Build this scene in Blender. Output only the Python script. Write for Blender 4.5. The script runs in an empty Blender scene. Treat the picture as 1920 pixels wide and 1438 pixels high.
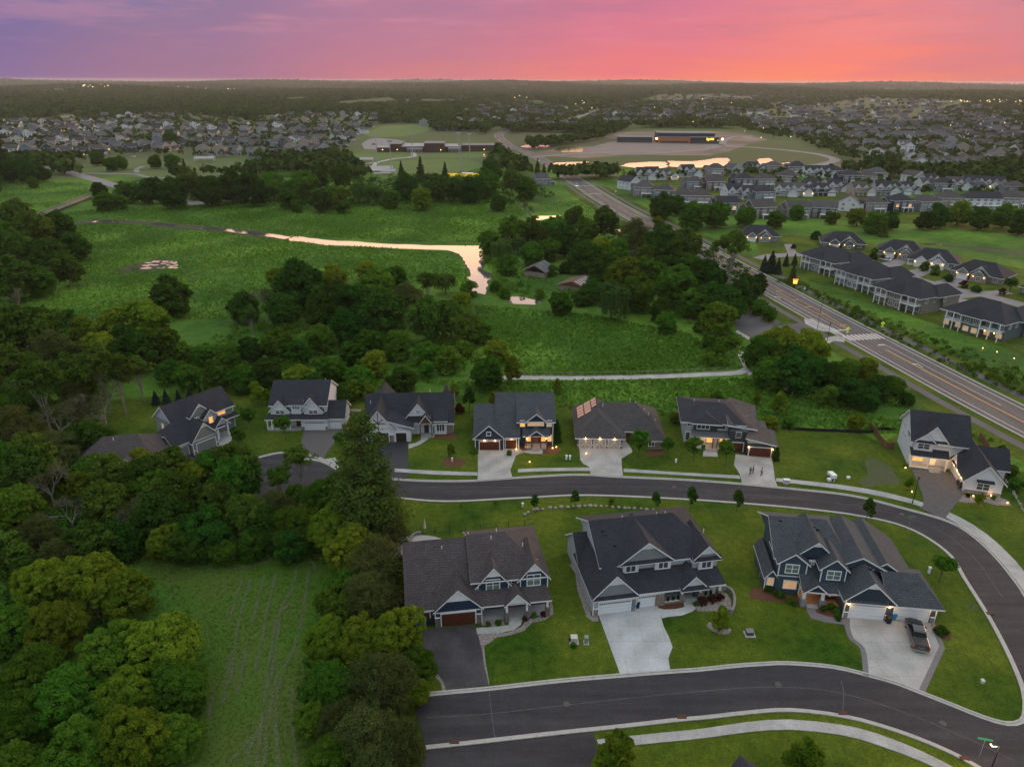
import bpy, math, random
import numpy as np
from mathutils import Vector, Matrix
sc = bpy.context.scene
COL = sc.collection
rnd = random.Random(7)
# ---------------------------------------------------------------- camera
FPX, CX, CY, CAMH = 1332.0, 960.0, 719.0, 70.0
PITCH, ROLL = math.radians(23.1), math.radians(0.2)
cd = bpy.data.cameras.new('camera'); cam = bpy.data.objects.new('camera', cd); COL.objects.link(cam)
cd.sensor_fit = 'HORIZONTAL'; cd.sensor_width = 36; cd.lens = 36 * FPX / 1920
cd.clip_start = 0.5; cd.clip_end = 60000
cam.matrix_world = Matrix.Translation((0, 0, CAMH)) @ Matrix.Rotation(math.pi / 2 - PITCH, 4, 'X') @ Matrix.Rotation(ROLL, 4, 'Z')
sc.camera = cam
# ---------------------------------------------------------------- colour management
sc.view_settings.view_transform = 'Standard'; sc.view_settings.look = 'None'
sc.view_settings.exposure = 0.15; sc.view_settings.gamma = 1
try: sc.view_settings.use_curve_mapping = False
except Exception: pass
sc.cycles.max_bounces = 5; sc.cycles.diffuse_bounces = 2; sc.cycles.glossy_bounces = 2
sc.cycles.transmission_bounces = 2; sc.cycles.volume_bounces = 0; sc.cycles.transparent_max_bounces = 4
sc.cycles.use_denoising = True; sc.cycles.sample_clamp_indirect = 4
sc.cycles.use_adaptive_sampling = True; sc.cycles.adaptive_threshold = 0.02
# ---------------------------------------------------------------- sky: dusk gradient by direction
w = bpy.data.worlds.new('World'); sc.world = w; w.use_nodes = True
nt = w.node_tree; N = nt.nodes; LK = nt.links; N.clear()
def nd(t, **k):
    n = N.new(t)
    for a, b in k.items(): setattr(n, a, b)
    return n
def mth(op, a, b=None, c=None, clamp=False):
    n = nd('ShaderNodeMath', operation=op, use_clamp=clamp)
    for i, v in enumerate((a, b, c)):
        if v is None: continue
        if isinstance(v, (int, float)): n.inputs[i].default_value = v
        else: LK.new(v, n.inputs[i])
    return n.outputs[0]
def ramp(fac, stops, interp='EASE'):
    n = nd('ShaderNodeValToRGB'); n.color_ramp.interpolation = interp
    e = n.color_ramp.elements
    while len(e) < len(stops): e.new(0.5)
    for x, (p, c) in zip(e, stops): x.position = p; x.color = (*c, 1)
    LK.new(fac, n.inputs[0]); return n.outputs[0]
def mixc(f, a, b):
    n = nd('ShaderNodeMix', data_type='RGBA')
    for s, v in ((0, f), (6, a), (7, b)):
        if isinstance(v, (int, float)): n.inputs[s].default_value = v
        elif isinstance(v, tuple): n.inputs[s].default_value = (*v, 1)
        else: LK.new(v, n.inputs[s])
    return n.outputs[2]
def S(r, g, b):      # sRGB 0-255 to linear
    f = lambda c: (c / 12.92 if c <= .04045 else ((c + .055) / 1.055) ** 2.4)
    return tuple(f(x / 255) for x in (r, g, b))
tc = nd('ShaderNodeTexCoord'); sp = nd('ShaderNodeSeparateXYZ'); LK.new(tc.outputs['Generated'], sp.inputs[0])
X_, Y_, Z_ = sp.outputs
el = mth('MULTIPLY', mth('ARCSINE', Z_), 180 / math.pi)
az = mth('MULTIPLY', mth('ARCTAN2', X_, Y_), 180 / math.pi)
# soft horizontal cloud streaks
mp = nd('ShaderNodeMapping'); LK.new(tc.outputs['Generated'], mp.inputs[0]); mp.inputs['Scale'].default_value = (2.2, 2.2, 26)
nz = nd('ShaderNodeTexNoise'); nz.inputs['Scale'].default_value = 2.4; nz.inputs['Detail'].default_value = 6; LK.new(mp.outputs[0], nz.inputs[0])
streak = mth('MULTIPLY', mth('SUBTRACT', nz.outputs[0], 0.5), 4.5)
elw = mth('ADD', el, streak)
azn = mth('MULTIPLY_ADD', mth('ADD', az, mth('MULTIPLY', streak, 2.0)), 1 / 90, 0.5, clamp=True)    # -45..45 deg -> 0..1
def azp(px): return 0.5 + math.degrees(math.atan2(px - 960, 1225)) / 90
hor = ramp(azn, [(0.0, S(112, 104, 150)), (azp(60), S(140, 114, 154)), (azp(420), S(166, 122, 146)), (azp(800), S(204, 128, 140)), (azp(1180), S(240, 128, 128)),
                 (azp(1480), S(255, 138, 116)), (azp(1700), S(228, 132, 130)), (azp(1900), S(212, 130, 140)), (1.0, S(160, 120, 140))])
top = ramp(azn, [(0.0, S(88, 102, 158)), (azp(60), S(104, 112, 166)), (azp(420), S(138, 122, 160)), (azp(800), S(176, 128, 158)), (azp(1180), S(210, 126, 154)),
                 (azp(1500), S(226, 138, 148)), (azp(1800), S(206, 140, 154)), (1.0, S(170, 125, 150))])
vis = mixc(mth('MULTIPLY_ADD', elw, 1 / 6.0, 0, clamp=True), hor, top)
glow_az = mth('SUBTRACT', 1.0, mth('MULTIPLY', mth('ABSOLUTE', mth('SUBTRACT', az, 17.0)), 1 / 34.0), clamp=True)
glow = mth('MULTIPLY', mth('SUBTRACT', 1.0, mth('MULTIPLY', mth('ABSOLUTE', elw), 1 / 1.3), clamp=True), glow_az)
vis = mixc(mth('MULTIPLY', glow, 0.34), vis, S(255, 158, 104))
mp2 = nd('ShaderNodeMapping'); LK.new(tc.outputs['Generated'], mp2.inputs[0]); mp2.inputs['Scale'].default_value = (1.6, 1.6, 13); mp2.inputs['Rotation'].default_value = (0, .10, 0)
nz2 = nd('ShaderNodeTexNoise'); nz2.inputs['Scale'].default_value = 3.2; nz2.inputs['Detail'].default_value = 9; nz2.inputs['Roughness'].default_value = .62; LK.new(mp2.outputs[0], nz2.inputs[0])
def sst(v, a, b):
    n = nd('ShaderNodeMapRange', interpolation_type='SMOOTHSTEP'); LK.new(v, n.inputs[0]); n.inputs[1].default_value = a; n.inputs[2].default_value = b; return n.outputs[0]
cl_up = mth('MULTIPLY', sst(el, 0.8, 4.0), 1.0)
vis = mixc(mth('MULTIPLY', mth('MULTIPLY', sst(nz2.outputs[0], .48, .66), cl_up), .24), vis, S(150, 118, 146))
vis = mixc(mth('MULTIPLY', mth('MULTIPLY', sst(nz2.outputs[0], .50, .34), cl_up), .24), vis, S(232, 156, 166))
# bank of glow added above the frame for golden ponds and warm light: bright yellow-peach ahead to the right, then a cool overcast dome
added_bank_az = mth('SUBTRACT', 1.0, mth('MULTIPLY', mth('ABSOLUTE', mth('SUBTRACT', az, 22.0)), 1 / 62.0), clamp=True)
bank = mixc(mth('SMOOTH_MIN', added_bank_az, 1.0, 0.1), (0.62, 0.42, 0.46), (3.6, 2.2, 1.05))
peach = mixc(added_bank_az, (0.62, 0.50, 0.52), (1.25, 0.86, 0.68))
def sstep(v, a, b):
    n = nd('ShaderNodeMapRange', interpolation_type='SMOOTHSTEP'); LK.new(v, n.inputs[0])
    n.inputs[1].default_value = a; n.inputs[2].default_value = b; return n.outputs[0]
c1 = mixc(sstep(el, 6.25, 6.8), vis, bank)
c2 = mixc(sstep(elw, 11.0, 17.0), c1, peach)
# the side and rear sky has no sunset: from 70 degrees off it is plain cloud down to the horizon
rear = sstep(mth('ABSOLUTE', mth('SUBTRACT', az, 12.0)), 55, 95)
c3 = mixc(mth('MULTIPLY', rear, 0.9), c2, (0.62, 0.70, 0.80))
dome = mixc(sstep(el, 30, 80), (0.92, 1.02, 1.12), (1.14, 1.20, 1.26))
c4 = mixc(sstep(elw, 20, 42), c3, dome)
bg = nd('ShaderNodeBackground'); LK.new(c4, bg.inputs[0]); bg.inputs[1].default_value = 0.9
wo = nd('ShaderNodeOutputWorld'); LK.new(bg.outputs[0], wo.inputs[0])
# the last low glow of the sun, soft, from ahead on the right
sd = bpy.data.lights.new('sun', 'SUN'); sun = bpy.data.objects.new('sun', sd); COL.objects.link(sun)
sd.energy = 1.1; sd.angle = math.radians(14); sd.color = (1.0, 0.58, 0.36)
SAZ, SEL = math.radians(52), math.radians(11)
sun.rotation_euler = Vector((-math.sin(SAZ) * math.cos(SEL), -math.cos(SAZ) * math.cos(SEL), -math.sin(SEL))).to_track_quat('-Z', 'Y').to_euler()

# ---------------------------------------------------------------- helpers
def G(px, py, z=0.0):                       # photo pixel -> the point of the level ground seen there
    u, v = px - CX, py - CY; c, s = math.cos(ROLL), math.sin(ROLL); u, v = u * c + v * s, -u * s + v * c
    d = FPX * math.sin(PITCH) + v * math.cos(PITCH); f = FPX * math.cos(PITCH) - v * math.sin(PITCH)
    t = (CAMH - z) / d; return (u * t, f * t)
MATS = {}
def mat(name, col=(.5, .5, .5), rough=.85, col2=None, scale=1.0, detail=4, bump=0.0, bscale=None, metal=0.0, emit=None, estr=0, spec=.3,
        col3=None, scale3=.05, mortar=None, brick=None, stretch=None, wave=None, stretch3=None, coat=0, fine=()):
    if name in MATS: return MATS[name]
    m = bpy.data.materials.new(name); m.use_nodes = True; t = m.node_tree; n = t.nodes; l = t.links
    b = n['Principled BSDF']; b.inputs['Base Color'].default_value = (*col, 1); b.inputs['Roughness'].default_value = rough
    b.inputs['Metallic'].default_value = metal; b.inputs['Specular IOR Level'].default_value = spec
    if coat: b.inputs['Coat Weight'].default_value = coat
    co = n.new('ShaderNodeTexCoord'); cur = None
    def mp(s):
        if not s: return co.outputs['Object']
        q = n.new('ShaderNodeMapping'); q.inputs['Scale'].default_value = s; l.new(co.outputs['Object'], q.inputs[0]); return q.outputs[0]
    def mix(f, a, c2, typ='MIX'):
        q = n.new('ShaderNodeMix'); q.data_type = 'RGBA'; q.blend_type = typ
        for i, v in ((0, f), (6, a), (7, c2)):
            if isinstance(v, float): q.inputs[i].default_value = v
            elif isinstance(v, tuple): q.inputs[i].default_value = (*v, 1)
            else: l.new(v, q.inputs[i])
        return q.outputs[2]
    def noise(s, d, vec, con=1.0):
        q = n.new('ShaderNodeTexNoise'); q.inputs['Scale'].default_value = s; q.inputs['Detail'].default_value = d; l.new(vec, q.inputs[0])
        r = n.new('ShaderNodeMapRange'); r.inputs[1].default_value = .5 - .22 / con; r.inputs[2].default_value = .5 + .22 / con; l.new(q.outputs[0], r.inputs[0]); return r.outputs[0]
    cur = col
    if col2: cur = mix(noise(scale, detail, mp(stretch)), col, col2)
    if col3: cur = mix(noise(scale3, 5, mp(stretch3), 1.6), cur, col3)
    for fs, fa in fine:                       # (noise scale, strength) mottling
        fr = n.new('ShaderNodeMapRange'); fr.inputs[3].default_value = 1 - fa; fr.inputs[4].default_value = 1 + fa; l.new(noise(fs, 3, mp(None), 1.0), fr.inputs[0])
        cur = mix(1.0, cur, fr.outputs[0], 'MULTIPLY')
    if brick:                                 # (width, row height, joint colour, joint size)
        q = n.new('ShaderNodeTexBrick'); q.inputs['Scale'].default_value = 1; q.inputs['Brick Width'].default_value = brick[0]; q.inputs['Row Height'].default_value = brick[1]
        q.inputs['Mortar Size'].default_value = brick[3]; l.new(mp(brick[4] if len(brick) > 4 else None), q.inputs[0])
        q.inputs['Color1'].default_value = (1, 1, 1, 1); q.inputs['Color2'].default_value = (.96, .96, .96, 1) if brick[0] > 1.2 else (.8, .8, .8, 1); q.inputs['Mortar'].default_value = (*brick[2], 1)
        cur = mix(1.0, cur, q.outputs[0], 'MULTIPLY')
    if wave:                                  # (direction, period m, darkness)
        q = n.new('ShaderNodeTexWave'); q.bands_direction = wave[0]; q.inputs['Scale'].default_value = .314 / wave[1]; q.inputs['Distortion'].default_value = wave[3] if len(wave) > 3 else 0
        q.wave_profile = 'SAW'; l.new(mp(None), q.inputs[0])
        r = n.new('ShaderNodeMapRange'); r.inputs[3].default_value = 1 - wave[2]; r.inputs[4].default_value = 1; l.new(q.outputs[1], r.inputs[0])
        cur = mix(1.0, cur, r.outputs[0], 'MULTIPLY')
    if not isinstance(cur, tuple): l.new(cur, b.inputs['Base Color'])
    if bump:
        q = n.new('ShaderNodeTexNoise'); q.inputs['Scale'].default_value = bscale or scale * 2; q.inputs['Detail'].default_value = 5; l.new(mp(stretch), q.inputs[0])
        u = n.new('ShaderNodeBump'); u.inputs['Strength'].default_value = min(1, bump); u.inputs['Distance'].default_value = bump; l.new(q.outputs[0], u.inputs['Height']); l.new(u.outputs[0], b.inputs['Normal'])
    if emit: b.inputs['Emission Color'].default_value = (*emit, 1); b.inputs['Emission Strength'].default_value = estr
    MATS[name] = m; return m

class MB:                                    # collects shapes into ONE mesh
    def __init__(s): s.v = []; s.f = []; s.m = []
    def poly(s, pts, m=0):
        k = len(s.v); s.v += [tuple(p) for p in pts]; s.f.append(tuple(range(k, k + len(pts)))); s.m.append(m)
    def prism(s, pts, dz, mt=0, ms=None, mb=None):       # pts: top polygon (3D); extruded down by dz
        ms = mt if ms is None else ms; mb = ms if mb is None else mb
        k = len(s.v); n = len(pts); s.v += [tuple(p) for p in pts] + [(p[0], p[1], p[2] - dz) for p in pts]
        s.f.append(tuple(range(k, k + n))); s.m.append(mt)
        s.f.append(tuple(range(k + 2 * n - 1, k + n - 1, -1))); s.m.append(mb)
        for i in range(n):
            j = (i + 1) % n; s.f.append((k + i, k + n + i, k + n + j, k + j)); s.m.append(ms)
    def box(s, x0, x1, y0, y1, z0, z1, m=0):
        s.prism([(x0, y0, z1), (x1, y0, z1), (x1, y1, z1), (x0, y1, z1)], z1 - z0, m)
    def tube(s, p0, p1, r0, r1, n=6, m=0, cap=True):
        p0 = Vector(p0); p1 = Vector(p1); d = (p1 - p0)
        if d.length < 1e-6: return
        a = d.orthogonal().normalized(); b = d.normalized().cross(a); k = len(s.v)
        for p, r in ((p0, r0), (p1, r1)):
            for i in range(n):
                t = 2 * math.pi * i / n; s.v.append(tuple(p + (a * math.cos(t) + b * math.sin(t)) * r))
        for i in range(n):
            j = (i + 1) % n; s.f.append((k + i, k + j, k + n + j, k + n + i)); s.m.append(m)
        if cap: s.f.append(tuple(range(k + 2 * n - 1, k + n - 1, -1))[::-1]); s.m.append(m); s.f.append(tuple(range(k, k + n))[::-1]); s.m.append(m)
    def ball(s, c, r, n=8, m=0, sz=1.0):
        k = len(s.v); R = n // 2
        for i in range(R + 1):
            ph = math.pi * i / R
            for j in range(n):
                t = 2 * math.pi * j / n; s.v.append((c[0] + r * math.sin(ph) * math.cos(t), c[1] + r * math.sin(ph) * math.sin(t), c[2] + sz * r * math.cos(ph)))
        for i in range(R):
            for j in range(n):
                q = (j + 1) % n; s.f.append((k + i * n + j, k + (i + 1) * n + j, k + (i + 1) * n + q, k + i * n + q)); s.m.append(m)
    def mesh(s, name, mats):
        me = bpy.data.meshes.new(name); me.from_pydata(s.v, [], s.f)
        for m in mats: me.materials.append(m)
        if len(mats) > 1: me.polygons.foreach_set('material_index', s.m)
        me.update(); return me
    def build(s, name, mats, parent=None, label=None):
        if not isinstance(mats, (list, tuple)): mats = [mats]
        o = bpy.data.objects.new(name, s.mesh(name, mats)); COL.objects.link(o)
        if parent: o.parent = parent
        if label: o['label'] = label
        return o
def tag(o, label, cat, group=None, kind=None):
    if label: o['label'] = label
    if cat: o['category'] = cat
    if group: o['group'] = group
    if kind: o['kind'] = kind
    return o
def empty(name, loc, rz=0.0):
    o = bpy.data.objects.new(name, None); COL.objects.link(o); o.location = loc; o.rotation_euler = (0, 0, rz); o.empty_display_size = .5; return o
def link(name, me, parent=None, loc=None, rot=None):
    o = bpy.data.objects.new(name, me); COL.objects.link(o)
    if parent: o.parent = parent
    if loc: o.location = loc
    if rot is not None: o.rotation_euler = (0, 0, rot) if isinstance(rot, (int, float)) else rot
    return o
def copy_tree(o, parent=None):
    c = o.copy(); COL.objects.link(c)
    if parent: c.parent = parent
    for ch in list(o.children): copy_tree(ch, c)
    return c
def spline(pts, step=2.0, closed=False):
    P = [Vector((p[0], p[1], 0)) for p in pts]; out = []; n = len(P)
    for i in range(n if closed else n - 1):
        a, b, c, d = (P[(i - 1) % n] if closed or i else P[0] * 2 - P[1]), P[i], P[(i + 1) % n], (P[(i + 2) % n] if closed or i + 2 < n else P[-1] * 2 - P[-2])
        k = max(2, int((c - b).length / step))
        for j in range(k):
            t = j / k; out.append(.5 * ((2 * b) + (c - a) * t + (2 * a - 5 * b + 4 * c - d) * t * t + (3 * b - a - 3 * c + d) * t ** 3))
    if not closed: out.append(P[-1])
    return [(p.x, p.y) for p in out]
def GP(pts): return [G(*p) for p in pts]
def tri_sheet(name, poly, z, m, thick=0.0, kind='structure'):
    from mathutils.geometry import tessellate_polygon
    mb = MB(); pts = [Vector((x, y, 0)) for x, y in poly]
    area = sum(pts[i].x * pts[(i + 1) % len(pts)].y - pts[(i + 1) % len(pts)].x * pts[i].y for i in range(len(pts)))
    if area < 0: pts.reverse()
    mb.v = [(p.x, p.y, z) for p in pts]
    for t in tessellate_polygon([pts]):
        a, b, c = (pts[i] for i in t); 
        if (b - a).cross(c - a).z < 0: t = t[::-1]
        mb.f.append(tuple(t)); mb.m.append(0)
    if thick:
        n = len(pts); mb.v += [(p.x, p.y, z - thick) for p in pts]
        for i in range(n): j = (i + 1) % n; mb.f.append((i, n + i, n + j, j)); mb.m.append(0)
    o = mb.build(name, m)
    if kind: o['kind'] = kind
    return o
def offset(line, d):                       # parallel line, d to the left
    out = []
    for i, p in enumerate(line):
        a = line[max(0, i - 1)]; b = line[min(len(line) - 1, i + 1)]; dx, dy = b[0] - a[0], b[1] - a[1]; L = math.hypot(dx, dy) or 1
        out.append((p[0] - dy / L * d, p[1] + dx / L * d))
    return out
def ribbon(name, line, d0, d1, z, m, thick=0.0, kind='structure', mb=None, dash=None):
    own = mb is None; mb = mb or MB(); A = offset(line, d0); B = offset(line, d1); acc = 0
    for i in range(len(line) - 1):
        L = math.hypot(line[i + 1][0] - line[i][0], line[i + 1][1] - line[i][1]); acc += L
        if dash and (acc % (dash[0] + dash[1])) > dash[0]: continue
        q = [(*A[i], z), (*A[i + 1], z), (*B[i + 1], z), (*B[i], z)]
        if d1 > d0: q.reverse()
        if thick: mb.prism(q, thick)
        else: mb.poly(q)
    if own:
        o = mb.build(name, m)
        if kind: o['kind'] = kind
        return o
# ================================================================ THE SETTING
M_meadow = mat('meadow_grass', (.060, .140, .014), .95, (.115, .215, .022), .35, 8, bump=.35, bscale=1.1, col3=(.030, .080, .012), scale3=.03, stretch=(.6, 1.6, 1), spec=.1, fine=((1.6, .25), (.4, .2)))
M_lawn = mat('lawn_grass', (.012, .042, .002), .95, (.040, .084, .005), .5, 15, bump=.05, bscale=9, col3=(.082, .108, .009), scale3=.075, wave=('X', 1.3, .06, 3), fine=((3.2, .30), (.9, .22)), spec=.1)
M_mown = mat('mown_grass', (.034, .092, .008), .95, (.058, .125, .012), .8, 8, bump=.15, bscale=4, col3=(.070, .100, .020), scale3=.06, spec=.1)
M_far = mat('far_country', (.055, .095, .024), .95, (.095, .135, .038), .01, 8, col3=(.08, .085, .045), scale3=.0015, spec=.1)
M_asph = mat('new_asphalt', (.019, .018, .021), .8, (.030, .028, .032), 3, 8, bump=.01, bscale=40, col3=(.040, .038, .041), scale3=.35, stretch3=(.12, 1.6, 1), fine=((2.2, .14), (.5, .14)))
M_asph2 = mat('grey_asphalt', (.085, .082, .084), .85, (.105, .10, .10), 2, 8, col3=(.072, .070, .072), scale3=.12)
M_hwy = mat('highway_asphalt', (.092, .086, .085), .8, (.112, .104, .102), 1.2, 8, col3=(.070, .066, .066), scale3=.15, stretch3=(2.5, .15, 1), fine=((1.5, .10), (.3, .10)))
M_conc = mat('concrete', (.33, .325, .31), .85, (.42, .41, .39), 1.2, 8, fine=((2.5, .10), (.5, .08)), col3=(.29, .285, .27), scale3=.3, brick=(1.5, 1.5, (.62, .62, .62), .012))
M_kerb = mat('kerb_concrete', (.33, .315, .29), .85, (.40, .385, .35), 1.5, 8, brick=(3.0, 3.0, (.55, .55, .55), .02))
M_dirt = mat('bare_dirt', (.17, .125, .095), .95, (.23, .17, .13), .05, 8, col3=(.11, .085, .065), scale3=.02)
M_water = mat('marsh_water', (.46, .45, .46), .06, metal=.85, spec=.5, bump=.01, bscale=.5)
M_rock = mat('river_rock', (.12, .10, .095), .9, (.30, .26, .24), 3.5, 3, bump=.08, bscale=6)
M_mulch = mat('brown_mulch', (.07, .030, .018), .95, (.13, .055, .03), 5, 4, bump=.05, bscale=9)
M_white = mat('white_paint', (.74, .74, .72), .5, (.66, .66, .64), 3, 3)
M_lane = mat('white_lane_paint', (.62, .60, .57), .6, (.45, .44, .42), 2, 6)
M_yel = mat('yellow_lane_paint', (.72, .36, .05), .6, (.50, .25, .05), 2, 6)
M_hay = mat('dried_grass', (.20, .19, .11), .95, (.12, .14, .06), 2, 4)
M_dark = mat('black_metal', (.012, .012, .014), .5)
M_steel = mat('galvanised_steel', (.35, .36, .37), .5, metal=.5)

# one ground sheet, level near the camera, rolling beyond two kilometres
def far_h(x, y):
    r = math.hypot(x, y)
    if r < 1800: return 0.0
    k = min(1, (r - 1800) / 5000); a = math.atan2(x, y)
    h = 9 * math.sin(a * 7 + r * .0011) + 7 * math.sin(a * 17 - r * .0007 + 1) + 5 * math.sin(a * 31 + 2 + r * .0016)
    return k * (5 + h * (.7 + .9 * k) + 13 * math.exp(-((a - .03) / .35) ** 2) * k)
mb = MB(); rs = [0, 60, 120, 200, 300, 450, 650, 900, 1200, 1500, 1800, 2100, 2500, 3000, 3600, 4300, 5200, 6200, 7400, 8800, 10500, 12500, 15000]
NA = 240
mb.v.append((0, 0, 0))
for r in rs[1:]:
    for i in range(NA): a = 2 * math.pi * i / NA; x, y = r * math.sin(a), r * math.cos(a); mb.v.append((x, y, far_h(x, y)))
for i in range(NA): mb.f.append((0, 1 + (i + 1) % NA, 1 + i)); mb.m.append(0)
for k in range(len(rs) - 2):
    for i in range(NA):
        j = (i + 1) % NA; b0 = 1 + k * NA; b1 = b0 + NA; mb.f.append((b0 + i, b0 + j, b1 + j, b1 + i)); mb.m.append(0 if rs[k + 1] < 650 else 1)
o = mb.build('ground', [M_meadow, M_far]); o['kind'] = 'structure'

# --- lawns of the near neighbourhood
lawn_px = [(60, 960), (120, 870), (215, 750), (300, 742), (440, 715), (520, 705), (700, 735), (860, 740), (1060, 745), (1075, 770), (1240, 775), (1300, 770), (1470, 805), (1600, 805),
           (1650, 830), (1690, 815), (1700, 770), (1830, 770), (1850, 850), (1900, 880), (1990, 900), (2100, 1250), (2100, 1600), (760, 1600), (740, 1290), (735, 1100), (730, 1000), (735, 930), (560, 940), (400, 960), (240, 960)]
tri_sheet('lawn', GP(lawn_px), .01, M_lawn)
tri_sheet('mown_field', GP([(250, 1048), (330, 1020), (440, 1030), (560, 1025), (640, 1030), (640, 1150), (600, 1300), (560, 1500), (520, 1700), (100, 1700), (200, 1500), (330, 1300), (380, 1200), (330, 1120)]), .012, M_mown)

# --- residential streets: asphalt bounded by two kerb lines each
up_n = spline(GP([(560, 862), (600, 866), (640, 885), (700, 897), (763, 902), (830, 904), (895, 903), (980, 897), (1080, 892), (1162, 896), (1274, 901), (1363, 907), (1480, 918), (1595, 931), (1686, 953),
                  (1776, 979), (1822, 1006), (1862, 1043), (1895, 1083), (1920, 1120), (1960, 1200), (1995, 1300), (2020, 1400), (2040, 1500)]), 1.5)
up_s = spline(GP([(560, 935), (640, 933), (740, 932), (800, 937), (862, 938), (979, 932), (1100, 927), (1276, 934), (1440, 946), (1560, 958), (1613, 966), (1660, 975), (1702, 988), (1745, 1010), (1787, 1043), (1812, 1084),
                  (1851, 1145), (1881, 1198), (1909, 1256), (1925, 1300), (1928, 1335), (1920, 1356), (1889, 1361), (1840, 1347), (1785, 1325), (1729, 1303), (1680, 1284), (1627, 1269), (1563, 1254), (1480, 1247), (1440, 1248),
                  (1380, 1252), (1314, 1259), (1257, 1263), (1168, 1270), (1052, 1280), (917, 1295), (840, 1302), (773, 1309)]), 1.2)
lo_s = spline(GP([(797, 1397), (900, 1386), (1052, 1369), (1168, 1357), (1273, 1345), (1320, 1341), (1400, 1332), (1480, 1327), (1577, 1338), (1646, 1355), (1715, 1378), (1784, 1407), (1834, 1434), (1900, 1475), (2000, 1550)]), 1.5)
tri_sheet('street', up_n + [G(2000, 1550)] + lo_s[::-1] + up_s[::-1], .045, M_asph)
cds = spline(GP([(395, 905), (420, 878), (450, 866), (483, 860), (510, 853), (534, 850), (560, 851), (586, 857), (610, 866), (631, 878), (660, 905), (640, 932), (560, 937), (450, 937)]), 1.5, True)
tri_sheet('cul_de_sac', cds, .041, M_asph)
tri_sheet('side_street', GP([(797, 1400), (1000, 1379), (1112, 1368), (1120, 1405), (1108, 1430), (1150, 1700), (700, 1700)]), .03, M_asph)
# worn seams in the asphalt
mb = MB()
for ln in ([(800, 1345), (917, 1338), (1060, 1322), (1168, 1310), (1314, 1296), (1440, 1288), (1560, 1296), (1680, 1330), (1800, 1378), (1900, 1425)],
           [(800, 915), (1000, 913), (1200, 913), (1400, 927), (1600, 948), (1740, 985), (1820, 1040), (1880, 1120)], [(917, 1296), (922, 1340), (928, 1384)], [(1577, 1276), (1582, 1300), (1580, 1336)]):
    ribbon('', spline(GP(ln), 1.0), .05, -.05, .049, None, mb=mb)
o = mb.build('road_seams', mat('seam_grey', (.12, .115, .115), .9, (.045, .045, .05), 1.0, 6)); o['kind'] = 'structure'
def kerb(line, side, name='kerb'):
    mb = MB(); ribbon('', line, 0, side * .38, .055, None, thick=.05, mb=mb); ribbon('', line, side * .38, side * .62, .15, None, thick=.15, mb=mb)
    o = mb.build(name, M_kerb); o['kind'] = 'structure'; return o
kerb(up_n, 1); kerb(up_s, -1); kerb(lo_s, -1); kerb([p for p in cds if p[1] > G(0, 880)[1]], -1 if False else 1)
def walk(edgeN, edgeS, name='sidewalk', z=.10, m=None):
    a = spline(GP(edgeN), 2); b = spline(GP(edgeS), 2); return tri_sheet(name, a + b[::-1], z, m or M_conc, .1)
walk([(740, 879), (813, 883), (895, 886)], [(740, 885), (813, 890), (895, 892)])
walk([(971, 880), (1020, 878), (1105, 877)], [(971, 886), (1020, 884), (1106, 883)])
walk([(1169, 879), (1274, 886), (1386, 892)], [(1169, 885), (1274, 891), (1388, 898)])
walk([(1455, 897), (1480, 899), (1572, 909), (1652, 922), (1732, 943), (1801, 971), (1850, 1002), (1888, 1036), (1920, 1072), (1980, 1160), (2030, 1300)],
     [(1455, 903), (1480, 906), (1572, 917), (1652, 931), (1730, 951), (1789, 979), (1834, 1010), (1868, 1043), (1905, 1090), (1962, 1180), (2000, 1300)])
walk([(1119, 1387), (1220, 1376), (1320, 1366), (1400, 1354), (1480, 1349), (1577, 1359), (1646, 1376), (1729, 1409), (1800, 1445), (1900, 1500)],
     [(1125, 1404), (1220, 1394), (1320, 1384), (1400, 1373), (1480, 1368), (1577, 1378), (1646, 1397), (1729, 1428), (1780, 1455), (1880, 1520)])
# --- driveways and front walks
M_asphd = mat('driveway_asphalt', (.052, .048, .051), .85, (.065, .060, .063), 3, 8, col3=(.038, .035, .038), scale3=.25, fine=((2.5, .12), (.6, .14)))
M_blk = mat('sealed_black_asphalt', (.024, .025, .030), .6, (.032, .033, .038), 3, 8)
M_paver = mat('grey_pavers', (.10, .09, .088), .85, (.14, .125, .12), 2.5, 4, brick=(.3, .15, (.55, .55, .55), .02))
M_conc2 = mat('pale_concrete', (.40, .42, .42), .8, (.48, .50, .50), .7, 8, col3=(.33, .33, .32), scale3=.35, fine=((2.5, .08), (.7, .07)), brick=(3.0, 3.0, (.68, .68, .68), .025))
M_conc3 = mat('tan_concrete', (.36, .345, .33), .8, (.43, .415, .39), .7, 8, col3=(.27, .26, .24), scale3=.35, fine=((2.5, .08), (.7, .08)), brick=(3.0, 3.0, (.68, .68, .68), .025))
M_band = mat('stamped_border', (.13, .12, .12), .85, (.17, .16, .155), 3, 4)
def zp(k, pts):
    a, b, s = {'A': (740, 920, 3.594), 'B': (1040, 920, 3.595), 'C': (1380, 940, 3.783), 'D': (250, 680, 4.465), 'E': (660, 690, 4.571), 'F': (1050, 720, 4.465), 'G': (1480, 740, 4.364), 'H': (760, 1260, 3.4286), 'R': (400, 440, 3.31),
               '1': (0, 130, 4), '2': (480, 130, 4), '3': (960, 130, 4), '4': (1440, 130, 4), '5': (1360, 400, 3.43), '6': (860, 380, 3.31), '7': (1440, 640, 4), '8': (1480, 1040, 3.614)}[k]
    return [G(a + u / s, b + v / s) for u, v in pts]
def area(name, k, pts, z, m, smooth=False):
    p = zp(k, pts); return tri_sheet(name, spline(p, .6, True) if smooth else p, z, m)
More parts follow.
